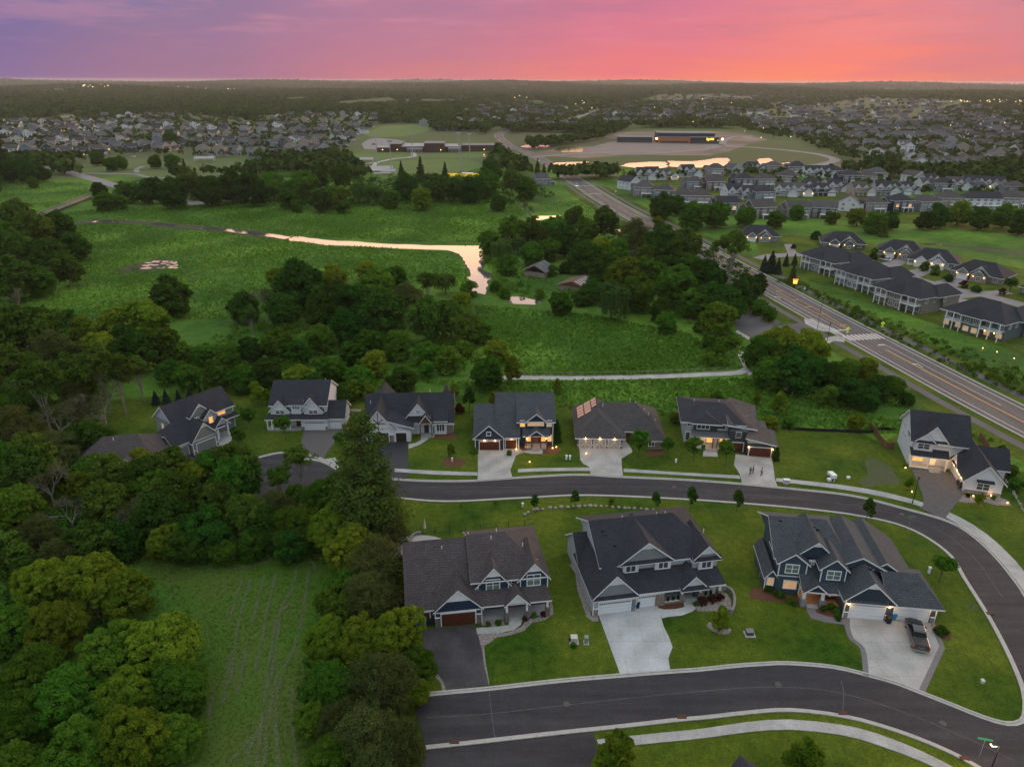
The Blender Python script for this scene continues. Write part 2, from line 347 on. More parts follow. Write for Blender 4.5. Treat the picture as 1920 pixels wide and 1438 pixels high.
area('driveway', 'A', [(190, 940), (545, 900), (560, 965), (590, 1080), (608, 1200), (634, 1308), (345, 1347), (335, 1300), (295, 1240), (225, 1180), (190, 1120)], .06, M_asphd)
area('driveway', 'B', [(292, 830), (440, 1234), (778, 1212), (766, 1130), (795, 1055), (770, 985), (735, 915), (722, 870), (690, 760), (560, 770), (507, 800)], .06, M_conc2)
area('front_walk', 'B', [(690, 790), (724, 862), (760, 852), (860, 842), (930, 815), (952, 795), (930, 745), (870, 740), (872, 785), (820, 798), (740, 802)], .072, M_conc2)
area('driveway', 'C', [(790, 820), (792, 880), (825, 975), (880, 1020), (912, 1075), (928, 1238), (1320, 1352), (1470, 1035), (1400, 865), (1100, 840)], .06, M_conc3)
mb = MB()
ribbon('', spline(zp('C', [(790, 830), (788, 890), (818, 975), (878, 1022), (906, 1080), (922, 1236)]), 1), .35, -.35, .075, None, mb=mb)
ribbon('', zp('C', [(1395, 870), (1462, 1035), (1316, 1352)]), .35, -.35, .075, None, mb=mb)
o = mb.build('driveway_border', M_band); o['kind'] = 'structure'
area('front_walk', 'C', [(495, 715), (500, 780), (530, 830), (640, 860), (785, 878), (785, 835), (640, 815), (572, 790), (560, 760), (556, 715)], .068, M_band)
area('front_walk', 'A', [(550, 925), (555, 967), (700, 962), (800, 940), (850, 905), (862, 870), (858, 845), (770, 848), (768, 905), (700, 915)], .068, M_conc)
area('driveway', 'D', [(350, 790), (525, 760), (695, 695), (790, 760), (760, 830), (640, 900), (450, 900)], .05, M_blk)
area('front_walk', 'D', [(735, 640), (700, 700), (735, 725), (800, 690), (835, 625), (800, 570), (725, 575)], .068, M_conc)
area('driveway', 'D', [(1430, 565), (1775, 555), (1690, 660), (1585, 812), (1500, 790), (1385, 735)], .05, M_paver)
area('driveway', 'E', [(200, 645), (480, 630), (486, 935), (420, 950), (200, 930)], .06, M_blk)
area('front_walk', 'E', [(485, 655), (485, 695), (580, 660), (650, 615), (690, 572), (605, 560), (590, 620), (540, 645)], .068, M_conc)
area('driveway', 'E', [(1078, 705), (1079, 890), (1075, 972), (1376, 945), (1358, 878), (1405, 755), (1475, 722), (1430, 690)], .112, M_conc3)
area('front_walk', 'E', [(1410, 750), (1475, 725), (1545, 738), (1634, 738), (1632, 690), (1530, 690), (1530, 705), (1430, 710)], .068, M_conc)
area('driveway', 'F', [(160, 530), (170, 640), (195, 672), (245, 697), (257, 768), (527, 770), (518, 700), (514, 625), (500, 540)], .112, M_conc3)
area('front_walk', 'F', [(512, 628), (605, 572), (600, 545), (545, 470), (520, 480), (500, 545)], .068, M_conc3)
area('driveway', 'F', [(1470, 590), (1455, 680), (1505, 760), (1522, 835), (1820, 862), (1800, 800), (1785, 690), (1770, 620)], .112, M_conc3)
area('front_walk', 'F', [(1205, 530), (1310, 535), (1322, 612), (1195, 606)], .068, M_conc)
area('driveway', 'G', [(1000, 615), (1050, 720), (1090, 830), (1095, 905), (1062, 930), (1265, 1025), (1320, 955), (1430, 810), (1340, 650), (1240, 630)], .112, M_paver)
area('utility_slab', 'D', [(1580, 812), (1690, 795), (1720, 835), (1680, 868)], .06, M_conc)
# --- planting beds: washed rock and mulch
area('rock_bed', 'A', [(560, 968), (640, 960), (760, 955), (860, 912), (880, 870), (1000, 840), (1050, 790), (1040, 720), (1065, 770), (1070, 830), (1010, 872), (925, 890), (870, 945), (770, 975), (680, 990), (640, 1025), (602, 1045), (610, 1130), (640, 1308), (618, 1308), (590, 1130), (565, 1020)], .03, M_rock, False)
area('rock_bed', 'A', [(225, 1185), (300, 1245), (335, 1300), (345, 1347), (322, 1347), (310, 1290), (250, 1230), (215, 1200)], .03, M_rock)
area('planting_bed', 'A', [(585, 905), (590, 870), (735, 865), (740, 905), (660, 915)], .03, M_rock)
area('rock_bed', 'B', [(100, 500), (125, 485), (165, 500), (170, 570), (250, 850), (290, 840), (296, 880), (250, 880), (215, 850), (150, 660), (140, 560)], .03, M_rock)
area('planting_bed', 'B', [(678, 790), (700, 760), (870, 745), (880, 780), (800, 795), (720, 803)], .03, M_mulch)
area('planting_bed', 'B', [(935, 745), (960, 730), (1100, 680), (1160, 690), (1190, 740), (1190, 800), (1100, 815), (960, 810)], .03, M_rock)
area('rock_bed', 'B', [(1025, 900), (1060, 880), (1130, 895), (1190, 935), (1170, 965), (1110, 965), (1040, 930)], .03, M_rock, True)
area('planting_bed', 'C', [(90, 650), (130, 610), (320, 640), (430, 680), (490, 700), (500, 740), (440, 745), (330, 712), (200, 705), (110, 690)], .03, M_mulch, False)
area('planting_bed', 'C', [(560, 730), (600, 690), (755, 690), (765, 835), (700, 845), (600, 810), (560, 785)], .03, M_mulch)
area('planting_bed', 'C', [(1385, 870), (1420, 860), (1530, 940), (1520, 985), (1460, 980)], .03, M_mulch)
area('planting_bed', 'E', [(780, 800), (810, 770), (960, 790), (970, 825), (880, 845), (800, 840)], .03, M_mulch, True)
area('planting_bed', 'E', [(1640, 735), (1640, 660), (1720, 670), (1790, 690), (1780, 720), (1700, 740)], .03, M_mulch)
area('planting_bed', 'E', [(1300, 690), (1520, 660), (1530, 690), (1470, 715), (1400, 718)], .09, M_mulch)
area('planting_bed', 'E', [(690, 600), (720, 570), (870, 560), (905, 590), (890, 610), (800, 605)], .03, M_mulch)
area('planting_bed', 'F', [(700, 600), (745, 560), (870, 560), (875, 590), (780, 605)], .03, M_mulch)
area('planting_bed', 'G', [(1370, 870), (1400, 820), (1560, 840), (1700, 830), (1800, 870), (1810, 905), (1700, 905), (1600, 880), (1450, 885)], .03, M_rock)
area('bare_patch', 'G', [(560, 700), (620, 680), (640, 640), (620, 540), (680, 520), (780, 560), (840, 600), (860, 640), (900, 700), (880, 740), (760, 730), (660, 760), (600, 740)], .014, mat('thin_grass', (.085, .075, .045), .95, (.05, .075, .02), .9, 8, col3=(.06, .08, .025), scale3=.2), True)
# --- the marsh channel, pools and ponds
M_mud = mat('muddy_bank', (.035, .040, .022), .95, (.06, .055, .035), 1.5, 5)
ch = zp('R', [(480, 5), (700, 35), (900, 45), (1100, 60), (1400, 68), (1680, 70), (1668, 110), (1692, 150), (1680, 222), (1742, 260), (1702, 290), (1697, 330), (1692, 372), (1600, 352), (1592, 300), (1578, 265), (1606, 250), (1562, 170), (1532, 122), (1450, 96), (1200, 88), (1000, 79), (700, 66), (600, 50), (470, 38)])
def wob(poly, amp, step=3):
    out = []; n = len(poly)
    for i in range(n):
        a, b = poly[i], poly[(i + 1) % n]; k = max(1, int(math.dist(a, b) / step))
        for j in range(k): t = j / k; out.append((a[0] + (b[0] - a[0]) * t + rnd.uniform(-amp, amp), a[1] + (b[1] - a[1]) * t + rnd.uniform(-amp, amp)))
    return out
def water(name, poly, amp=.5, step=3): return tri_sheet(name, wob(poly, amp, step), .03, M_water)
tri_sheet('river_bank', wob([(x, y) for x, y in ch], 1.0, 3), .015, M_mud)
water('river_water', ch)
st = spline(GP([(545, 447), (480, 438), (420, 431), (353, 426), (306, 422), (278, 418), (208, 416), (178, 415), (130, 420)]), 4)
tri_sheet('stream_bank', wob(offset(st, 6) + offset(st, -5)[::-1], 1.5, 6), .01, M_mud)
for a, b, wd in ((0, 14, 3.0), (17, 22, 2.4), (25, 30, 2.6), (34, 40, 2.4), (46, 62, 3.4), (70, 88, 3.0)):
    s = st[a:b]
    if len(s) > 2: water('stream_water', offset(s, wd) + offset(s, -wd)[::-1], .8, 5)
water('backwater', zp('6', [(290, 580), (400, 590), (520, 615), (470, 635), (340, 630), (300, 610)]))
water('backwater', zp('6', [(440, 105), (480, 85), (640, 80), (600, 95), (480, 112)]))
water('backwater', zp('6', [(960, 170), (1005, 165), (1005, 200), (965, 200)]))
for i in range(26):
    cx, cy = G(266 + rnd.random() * 62, 489 + rnd.random() * 15); r = rnd.uniform(.35, 1.3)
    water('marsh_pool', [(cx + r * 2 * math.cos(t), cy + r * math.sin(t)) for t in (0, 1, 2, 3, 4, 5)], .2)
tri_sheet('marsh_mud', wob(GP([(200, 505), (260, 492), (300, 485), (330, 486), (335, 497), (300, 508), (240, 515)]), 3, 8), .012, M_mud)
M_pond = mat('pond_water', (.92, .86, .66), .12, metal=.95, bump=.02, bscale=.5)
for p in ([(1038, 282), (1048, 277), (1075, 275), (1096, 280), (1090, 285), (1055, 286)], [(1033, 311), (1040, 305), (1103, 304), (1104, 310), (1060, 312)], [(1166, 312), (1180, 306), (1215, 304), (1250, 304), (1252, 314), (1220, 318)],
          [(1253, 302), (1300, 303), (1345, 297), (1366, 297), (1366, 313), (1300, 315), (1255, 313)], [(1418, 302), (1425, 298), (1442, 297), (1452, 302), (1450, 314), (1430, 312)], [(1468, 307), (1480, 305), (1490, 309), (1484, 317), (1470, 316)],
          [(903, 294), (908, 287), (918, 285), (925, 288), (924, 295)], [(975, 276), (985, 272), (1030, 273), (1036, 276), (1000, 279)], [(1728, 457), (1745, 455), (1768, 458), (1765, 461), (1735, 460)]):
    o = tri_sheet('pond_water', wob(GP(p), 1.5, 8), .06, M_pond)
tri_sheet('drain_stream', wob(GP([(1766, 458), (1850, 466), (1925, 474), (1925, 478), (1850, 470), (1766, 462)]), .8, 8), .02, M_mud)
# --- highway, its trails and side roads
cl = spline([(140, 40), (128, 90), (114.6, 142.9), (105.4, 193.1), (98.8, 230.5), (94, 261.3), (83, 325), (66.5, 410.3), (57, 474.3), (50, 533.3), (33.8, 663.7), (13.3, 792.2), (-.9, 843.7), (-14.8, 961), (-20, 1040), (-12, 1120), (12, 1200), (60, 1320), (150, 1480), (200, 1600)], 4)
ribbon('highway', cl, 6.2, -7.2, .05, M_hwy)
mb = MB()
ribbon('', cl, 4.6, 4.4, .056, None, mb=mb); ribbon('', cl, -5.6, -5.8, .056, None, mb=mb)
def seg(a, b):                              # stretch of the centre line between two y values
    return [p for p in cl if a <= p[1] <= b]
ribbon('', seg(148, 196), -2.4, -2.55, .058, None, mb=mb); ribbon('', seg(206, 268), 2.1, 1.95, .058, None, mb=mb)
def xline(y, a, b, wd, m, mb):              # bar across the road
    i = min(range(len(cl)), key=lambda k: abs(cl[k][1] - y)); q = cl[i - 1:i + 2]; A = offset(q, a)[1]; B = offset(q, b)[1]; d = Vector((q[2][0] - q[0][0], q[2][1] - q[0][1])).normalized() * wd / 2
    mb.poly([(A[0] - d.x, A[1] - d.y, .06), (B[0] - d.x, B[1] - d.y, .06), (B[0] + d.x, B[1] + d.y, .06), (A[0] + d.x, A[1] + d.y, .06)][::-1])
xline(207, 4.4, .2, .6, None, mb); xline(193, -.2, -2.5, .6, None, mb)
for k in range(9): # zebra crossing
    d = 5.2 - k * 1.32; ribbon('', [p for p in cl if 197.5 < p[1] < 203.5] if len(seg(197.5, 203.5)) > 1 else [(104.9, 197.5), (104.1, 202)], d, d - .7, .061, None, mb=mb)
def arrow(y, off, mb):
    i = min(range(len(cl)), key=lambda k: abs(cl[k][1] - y)); cx, cy = offset(cl[i - 1:i + 2], off)[1]
    q = lambda pts: mb.poly([(cx + x, cy + yy, .06) for x, yy in pts])
    q([(-.1, -1.8), (.12, -1.8), (.12, .8), (-.1, .8)]); q([(-.1, .4), (-.1, .8), (-.9, .8), (-.9, .5)]); q([(-.8, .1), (-.8, 1.2), (-1.6, .65)])
arrow(176, -1.2, mb); arrow(243, 3.1, mb); arrow(286, -3.6, mb)
for y in (430, 470): xline(y + 60, 4, -5, 1.0, None, mb)
o = mb.build('white_road_markings', M_lane); o['kind'] = 'structure'
mb = MB()
ribbon('', seg(0, 193), .18, .02, .057, None, mb=mb); ribbon('', seg(0, 193), -.1, -.26, .057, None, mb=mb)
taper = [p for p in cl if 205 < p[1] < 520]
ribbon('', taper, .25, .1, .057, None, mb=mb)
tp = offset(taper, -1); tp = [(x + (-1.9 if False else 0), y) for x, y in tp]; tp2 = []
for i, p in enumerate(taper):
    k = min(1, i / 5) ** .6; q = offset(taper, -.1 - 2.3 * k)[i]; tp2.append(q)
ribbon('', tp2, .08, -.08, .057, None, mb=mb)
y = 212
while y < 500: xline(y, .1, -2.3, .35, None, mb); y += 9.5
ribbon('', seg(540, 1100), .1, -.1, .057, None, mb=mb)
o = mb.build('yellow_road_markings', M_yel); o['kind'] = 'structure'
def kerb2(off, side): 
    mb = MB(); ribbon('', cl[:150], off, off + side * .5, .14, None, thick=.14, mb=mb); o = mb.build('highway_kerb', M_kerb); o['kind'] = 'structure'
kerb2(6.2, 1); kerb2(-7.2, -1)
ribbon('trail', offset(cl, 0)[:130], 11.4, 8.9, .04, M_asph2); ribbon('trail', cl[:130], -10.2, -12.9, .04, M_asph2)
for o_ in (6.9, -7.9, 8.6, 13.2): pass
ribbon('verge', cl[:120], 16, 6.2, .02, M_lawn); ribbon('verge', cl[:120], -7.2, -17, .02, M_lawn)
area('car_park', '5', [(130, 625), (250, 640), (360, 705), (300, 725), (300, 745), (160, 800), (80, 750), (60, 700)], .04, M_asph2)
area('access_road', '5', [(250, 735), (520, 700), (640, 760), (620, 800), (440, 770), (240, 790)], .042, M_asph2)
area('concrete_apron', '5', [(505, 680), (515, 712), (600, 755), (680, 765), (780, 795), (700, 740), (600, 705), (560, 680)], .052, M_conc)
area('concrete_apron', '5', [(640, 805), (700, 790), (770, 800), (765, 830), (700, 820), (660, 840)], .052, M_conc)
area('path', '5', [(75, 750), (160, 800), (150, 815), (65, 765)], .045, M_conc); area('path', '5', [(85, 880), (130, 900), (185, 1030), (150, 1045), (110, 960)], .045, M_conc)
bw = spline(GP([(935, 708), (960, 708), (1100, 709), (1240, 706), (1330, 702), (1385, 699), (1404, 690)]), 3)
ribbon('gravel_path', bw, 1.3, -1.3, .06, M_conc)
ribbon('gravel_path', spline(GP([(1404, 690), (1397, 676), (1392, 665)]), 3), 1.3, -1.3, .062, M_conc)
# cross street and villa streets
M_res = mat('pale_street', (.17, .16, .16), .85, (.21, .20, .20), .5, 6)
ribbon('cross_street', spline(GP([(1065, 331), (1100, 330), (1130, 329), (1160, 330)]), 4), 5, -5, .052, M_hwy)
ribbon('street', spline(GP([(1424, 486), (1450, 480), (1490, 478), (1530, 478), (1580, 485), (1625, 492), (1660, 503), (1700, 518), (1740, 530), (1800, 545), (1870, 560), (1960, 585)]), 3), 3.4, -3.4, .05, M_res)
ribbon('street', spline(GP([(1840, 575), (1810, 565), (1770, 560), (1830, 552), (1890, 548)]), 3), 2.6, -2.6, .052, M_res)
for p in ([(1470, 458), (1487, 458), (1495, 478), (1478, 478)], [(1522, 478), (1545, 464), (1560, 466), (1535, 480)], [(1640, 497), (1690, 484), (1704, 492), (1668, 508)], [(1690, 510), (1740, 500), (1760, 506), (1720, 522)], [(1745, 530), (1810, 515), (1830, 522), (1790, 540)], [(1780, 575), (1800, 560), (1812, 565), (1800, 585)]):
    tri_sheet('driveway', GP(p), .056, M_res)
tri_sheet('lawn', GP([(1418, 455), (1480, 440), (1620, 455), (1800, 480), (1990, 520), (1990, 700), (1890, 655), (1760, 610), (1620, 565), (1500, 520), (1430, 500)]), .015, M_lawn)
tri_sheet('lawn', GP([(1160, 330), (1200, 310), (1420, 320), (1560, 345), (1800, 390), (1990, 420), (1990, 450), (1700, 420), (1500, 410), (1330, 405), (1240, 385)]), .015, M_lawn)
# far left road and its trail, school grounds, sports fields, building site
ribbon('road', spline([(-560, 800), (-470, 705), (-395.8, 629.3), (-340, 578), (-286.9, 524.6), (-240, 480), (-190, 440)], 8), 5, -5, .06, M_res)
ribbon('path', spline(GP([(150, 325), (200, 326), (255, 327), (275, 332), (330, 335)]), 6), 2, -2, .06, M_res); ribbon('path', spline(GP([(258, 324), (256, 318), (268, 312)]), 6), 2, -2, .06, M_res)
tri_sheet('park_grass', GP([(110, 312), (170, 300), (330, 296), (430, 298), (520, 300), (560, 315), (450, 328), (300, 335), (210, 330), (140, 322)]), .03, mat('park_grass', (.06, .095, .02), .95, (.08, .11, .03), .03, 6))
M_field = mat('sports_grass', (.075, .12, .025), .95, (.09, .14, .03), .03, 6)
tri_sheet('sports_field', GP([(665, 292), (680, 283), (765, 281), (775, 296), (720, 302), (670, 300)]), .03, M_field)
tri_sheet('sports_field', GP([(770, 284), (880, 279), (925, 285), (900, 296), (776, 297)]), .032, M_field)
tri_sheet('sports_field', GP([(690, 318), (720, 304), (790, 299), (880, 299), (905, 310), (860, 330), (760, 335), (715, 330)]), .035, M_field)
tri_sheet('infield_dirt', GP([(775, 288), (780, 284), (820, 283), (826, 287), (800, 289)]), .045, M_dirt)
tri_sheet('school_car_park', GP([(678, 270), (690, 262), (705, 259), (750, 263), (772, 272), (771, 281), (720, 282), (683, 280)]), .05, M_res)
tri_sheet('meadow', GP([(680, 252), (720, 236), (800, 234), (805, 246), (760, 256), (700, 258)]), .03, M_field)
ribbon('path', spline(GP([(655, 306), (690, 307), (715, 303), (740, 298), (775, 294), (772, 284)]), 8), 2.5, -2.5, .055, M_conc)
tri_sheet('park_plaza', GP([(685, 304), (700, 307), (693, 318), (702, 326), (735, 325), (730, 318), (702, 314), (712, 305)]), .05, M_conc)
tri_sheet('building_site', GP([(1000, 288), (1010, 292), (1090, 297), (1200, 291), (1330, 292), (1365, 285), (1400, 272), (1440, 262), (1400, 252), (1330, 246), (1150, 248), (1130, 258), (1180, 262), (1120, 275), (1060, 276)]), .04, M_dirt)
tri_sheet('shop_car_park', GP([(1095, 280), (1145, 266), (1190, 262), (1370, 260), (1345, 276), (1325, 283), (1215, 288), (1120, 288)]), .07, mat('unfinished_car_park', (.15, .12, .105), .9, (.21, .18, .165), .06, 6, stretch=(.4, 1, 1)))
ribbon('road', spline(GP([(1420, 262), (1385, 256), (1360, 262), (1340, 277), (1210, 289), (1110, 287), (1050, 291), (1000, 295)]), 8), 4, -4, .09, M_res)
ribbon('road', spline(GP([(1340, 272), (1440, 279), (1500, 285), (1540, 291), (1566, 300), (1545, 308), (1510, 316), (1495, 322)]), 8), 5, -5, .09, M_res)
tri_sheet('dirt_slope', GP([(1490, 312), (1540, 305), (1600, 310), (1660, 318), (1640, 335), (1560, 330)]), .05, mat('dry_grass', (.13, .12, .06), .95, (.09, .10, .04), .03, 6))
for p in ([(530, 188), (560, 185), (580, 187), (575, 191), (540, 193)], [(625, 196), (690, 189), (735, 188), (735, 194), (690, 199), (640, 201)], [(790, 193), (820, 191), (830, 195), (800, 197)], [(112, 218), (140, 216), (138, 222), (115, 224)], [(985, 192), (1015, 190), (1020, 194), (990, 196)]):
    tri_sheet('farm_field', GP(p), .4, mat('hay_field', (.14, .16, .05), .95, (.17, .18, .07), .01, 4))
ribbon('road', spline(GP([(1078, 222), (1100, 215), (1118, 208), (1108, 203), (1096, 200)]), 10), 6, -6, .3, M_res)
# ================================================================ HOUSES
def shingle(name, a, b):
    return mat(name, tuple(x * .8 for x in a), .9, tuple(x * 1.2 for x in b), 4.5, 10, bump=.02, bscale=10, brick=(.9, .3, (.55, .55, .55), .035), col3=tuple((x + y) * .56 for x, y in zip(a, b)), scale3=.35, fine=((2.6, .14), (.6, .10)))
def siding(name, c, per=.18, d='Z', dark=.16):
    return mat(name, c, .65, tuple(x * .93 for x in c), .8, 4, wave=(d, per, dark))
R_brown = shingle('brown_grey_shingles', (.050, .043, .044), (.072, .062, .062))
R_char = shingle('charcoal_shingles', (.020, .023, .030), (.032, .035, .043))
R_slate = shingle('blue_grey_shingles', (.040, .048, .056), (.062, .072, .080))
R_taupe = shingle('taupe_shingles', (.055, .050, .050), (.075, .068, .066))
R_grey = shingle('grey_shingles', (.062, .062, .066), (.085, .085, .088))
T_white = mat('white_trim', (.70, .71, .71), .5, (.62, .63, .63), 2, 2)
S_white = siding('white_siding', (.60, .63, .65), .2); S_whiteb = siding('white_board_and_batten', (.62, .64, .66), .4, 'X', .12)
S_navy = siding('navy_siding', (.018, .038, .072), .2); S_blue = siding('steel_blue_siding', (.045, .075, .105), .2, 'Z', .3); S_navyb = siding('navy_shake', (.022, .040, .062), .2)
S_lgrey = siding('light_grey_siding', (.36, .39, .42), .2); S_mgrey = siding('mid_grey_siding', (.20, .22, .225), .2); S_green = siding('grey_green_siding', (.21, .235, .22), .2)
S_greenb = siding('grey_green_batten', (.22, .235, .215), .4, 'X', .22); S_char = siding('charcoal_siding', (.045, .048, .052), .2); S_taupe = siding('taupe_siding', (.22, .195, .17), .2); S_tan = siding('tan_siding', (.36, .31, .25), .2)
S_cream = mat('cream_gable', (.62, .60, .50), .7)
M_stone = mat('stacked_stone', (.13, .105, .09), .9, (.30, .25, .21), 4, 3, bump=.04, bscale=8, brick=(.45, .18, (.6, .6, .6), .03))
M_stoneg = mat('grey_stone', (.16, .155, .155), .9, (.30, .29, .29), 4, 3, bump=.04, bscale=8, brick=(.45, .18, (.6, .6, .6), .03))
M_glass = mat('window_glass', (.035, .045, .045), .08, (.07, .085, .08), .7, 2, spec=.8)
M_blind = mat('window_with_green_blinds', (.10, .15, .125), .2, (.14, .19, .16), 2, 2, spec=.6)
M_lit = mat('lit_window', (.9, .5, .2), .4, (.5, .2, .06), 2.2, 3, emit=(1.0, .42, .07), estr=.9)
M_litw = mat('soft_lit_window', (.5, .35, .2), .4, (.2, .15, .1), 1.5, 3, emit=(1.0, .55, .22), estr=.35)
M_bulb = mat('lamp_glow', (1, .7, .4), .4, emit=(1.0, .55, .18), estr=9)
M_wood = mat('mahogany_door', (.075, .022, .012), .5, (.11, .032, .018), 3, 4, wave=('Z', .5, .35), stretch=(.3, 1, 2))
M_timber = mat('stained_timber', (.13, .055, .025), .6, (.09, .035, .015), 3, 4)
M_gwhite = mat('white_garage_panel', (.66, .69, .71), .5, (.62, .65, .67), 2, 2, wave=('Z', .55, .16))
M_ggrey = mat('grey_garage_panel', (.21, .22, .21), .5, (.19, .20, .19), 2, 2, wave=('Z', .55, .2))
M_gdark = mat('dark_brown_garage_panel', (.030, .022, .020), .5, (.04, .03, .026), 2, 2, wave=('Z', .55, .3))
M_gtan = mat('tan_garage_panel', (.40, .34, .26), .5, (.36, .30, .24), 2, 2)
M_deck = mat('porch_slab', (.26, .26, .26), .8, (.31, .31, .31), 1, 4)
M_rust = mat('pvc_pipe', (.6, .58, .54), .5)
WC = {}
LAMPS = []
def win_mesh(w, h, nx, ny, fr, pm):
    k = (round(w, 2), round(h, 2), nx, ny, round(fr, 2), pm.name)
    if k in WC: return WC[k]
    a = MB(); t = fr
    a.box(-w / 2 - t, w / 2 + t, -.09, 0, h, h + t * 1.3); a.box(-w / 2 - t, w / 2 + t, -.10, 0, -t, 0)
    a.box(-w / 2 - t, -w / 2, -.08, 0, 0, h); a.box(w / 2, w / 2 + t, -.08, 0, 0, h)
    for i in range(1, nx): x = -w / 2 + w * i / nx; a.box(x - .05, x + .05, -.07, 0, 0, h)
    for j in range(1, ny):
        z = h * j / ny; xs = [-w / 2] + [-w / 2 + w * i / nx for i in range(1, nx)] + [w / 2]
        for i in range(nx): a.box(xs[i] + (.05 if i else 0), xs[i + 1] - (.05 if i < nx - 1 else 0), -.06, 0, z - .035, z + .035)
    b = MB(); b.box(-w / 2 + .002, w / 2 - .002, -.035, -.002, .002, h - .002)
    WC[k] = (a.mesh('window', [T_white]), b.mesh('pane', [pm])); return WC[k]
class House:
    def __init__(s, name, label, cat, loc, ang, group=None):
        s.root = empty(name, (loc[0], loc[1], 0), math.radians(ang)); tag(s.root, label, cat, group); s.W = {}; s.Rf = {}; s.trim = MB(); s.pipes = MB(); s.boxes = MB()
    def mb(s, m): return s.W.setdefault(m.name, (MB(), m))[0]
    def wall(s, x0, x1, y0, y1, z1, m, z0=-.4): s.mb(m).box(x0, x1, y0, y1, z0, z1); return s
    def stone(s, x0, x1, y, z1=1.0, m=None, d=.12, x=None):    # veneer on the front plane y
        s.mb(m or M_stone).box(x0, x1, y - d, y + .05, -.2, z1); s.trim.box(x0 - .03, x1 + .03, y - d - .05, y + .02, z1, z1 + .07)
    def slab(s, pts, m, t=.24): s.Rf.setdefault(m.name, (MB(), m))[0].prism([(p[0], p[1], p[2] + .15) for p in pts], t, 0, 1, 1)
    def roof(s, x0, x1, y0, y1, ze, zr, ax='x', m=None, oh=.45, rk=.3, ha=0, hb=0, gm=None, infill=True, g0=True, g1=True):
        """ridge along ax; ha/hb: hip inset at the low/high end (0 = gable)"""
        T = (lambda x, y, z: (x, y, z)) if ax == 'x' else (lambda x, y, z: (y, x, z))
        if ax == 'y': x0, x1, y0, y1 = y0, y1, x0, x1
        yc = (y0 + y1) / 2; sl = (zr - ze) / (yc - y0); zl = ze - oh * sl
        def P(*q):
            q = [T(*p) for p in q]
            a = sum((q[(i + 1) % len(q)][0] - q[i][0]) * (q[(i + 1) % len(q)][1] + q[i][1]) for i in range(len(q)))
            if a > 0: q = q[::-1]
            s.slab(q, m)
        ea = x0 - (oh if ha else rk); eb = x1 + (oh if hb else rk); ra = x0 + ha if ha else ea; rb = x1 - hb if hb else eb
        P((ea, y0 - oh, zl), (eb, y0 - oh, zl), (rb, yc, zr), (ra, yc, zr))
        P((eb, y1 + oh, zl), (ea, y1 + oh, zl), (ra, yc, zr), (rb, yc, zr))
        if ha: P((ea, y1 + oh, zl), (ea, y0 - oh, zl), (ra, yc, zr))
        if hb: P((eb, y0 - oh, zl), (eb, y1 + oh, zl), (rb, yc, zr))
        if infill and not (ha and hb):
            a = x0 + (ha or 0); b = x1 - (hb or 0); g = s.mb(gm or list(s.W.values())[0][1])
            k = len(g.v); g.v += [T(a, y0, ze), T(a, y1, ze), T(a, yc, zr - .05), T(b, y0, ze), T(b, y1, ze), T(b, yc, zr - .05)]
            for f in ((0, 2, 1), (3, 4, 5), (0, 1, 4, 3), (1, 2, 5, 4), (2, 0, 3, 5)):
                f = f if ax == 'x' else f[::-1]; g.f.append(tuple(k + i for i in f[::-1])); g.m.append(0)
    def gable(s, x0, x1, y0, y1, ze, zr, m, gm, top=None, band=None):        # front gable with ridge running back; top = paler peak above 'band' height
        s.roof(x0, x1, y0, y1, ze, zr, 'y', m, .35, .3, gm=gm)
        if top:
            zb = band; xc = (x0 + x1) / 2; hw = (x1 - x0) / 2; k = hw * (zr - zb) / (zr - ze)
            g = s.mb(top); g2 = MB(); p = [(xc - k, zb), (xc + k, zb), (xc, zr - .06)]; q = len(g.v)
            g.v += [(a, y0 - .06, b) for a, b in p] + [(a, y0 + .02, b) for a, b in p]
            for f in ((0, 1, 2), (3, 5, 4), (0, 3, 4, 1), (1, 4, 5, 2), (2, 5, 3, 0)): g.f.append(tuple(q + i for i in f)); g.m.append(0)
    def win(s, x, z, w, h, y, face='f', nx=2, ny=2, pm=None, fr=.12, label=None):
        a, b = win_mesh(w, h, nx, ny, fr, pm or M_glass); r = {'f': 0, 'r': math.pi / 2, 'b': math.pi, 'l': -math.pi / 2}[face]
        loc = (x, y, z) if face in 'fb' else (y, x, z)
        o = link('window', a, s.root, loc, r); link('pane', b, o); 
        if label: o['label'] = label
        return o
    def gdoor(s, x0, x1, h, y, m, nwin=0, fr=.14, label=None):
        o = MB(); o.box(x0, x1, y - .03, y + .02, 0, h); d = o.build('garage_door', m, s.root, label)
        t = MB(); t.box(x0 - fr, x0, y - .09, y, 0, h + fr); t.box(x1, x1 + fr, y - .09, y, 0, h + fr); t.box(x0, x1, y - .085, y, h, h + fr); t.build('door_frame', T_white, d)
        if nwin:
            g = MB(); n = nwin; p = (x1 - x0) / n
            for i in range(n): g.box(x0 + p * (i + .16), x0 + p * (i + .84), y - .05, y - .02, h - .42, h - .2)
            g.build('door_window', M_glass, d)
        return d
    def door(s, x, y, z=.3, m=None, w=1.0, h=2.1):
        o = MB(); o.box(x - w / 2, x + w / 2, y - .06, y + .02, z, z + h); o.build('front_door', m or M_timber, s.root)
    def col(s, x, y, z1, w=.3, st=1.0, m=None, sm=None, z0=0):
        o = MB()
        if st: o.box(x - w * .85, x + w * .85, y - w * .85, y + w * .85, z0 - .05, st, 1)
        b = w / 2; o.prism([(x - b * .8, y - b * .8, z1), (x + b * .8, y - b * .8, z1), (x + b * .8, y + b * .8, z1), (x - b * .8, y + b * .8, z1)], z1 - (st or z0), 0)
        o.build('porch_column', [m or T_white, sm or M_stone], s.root)
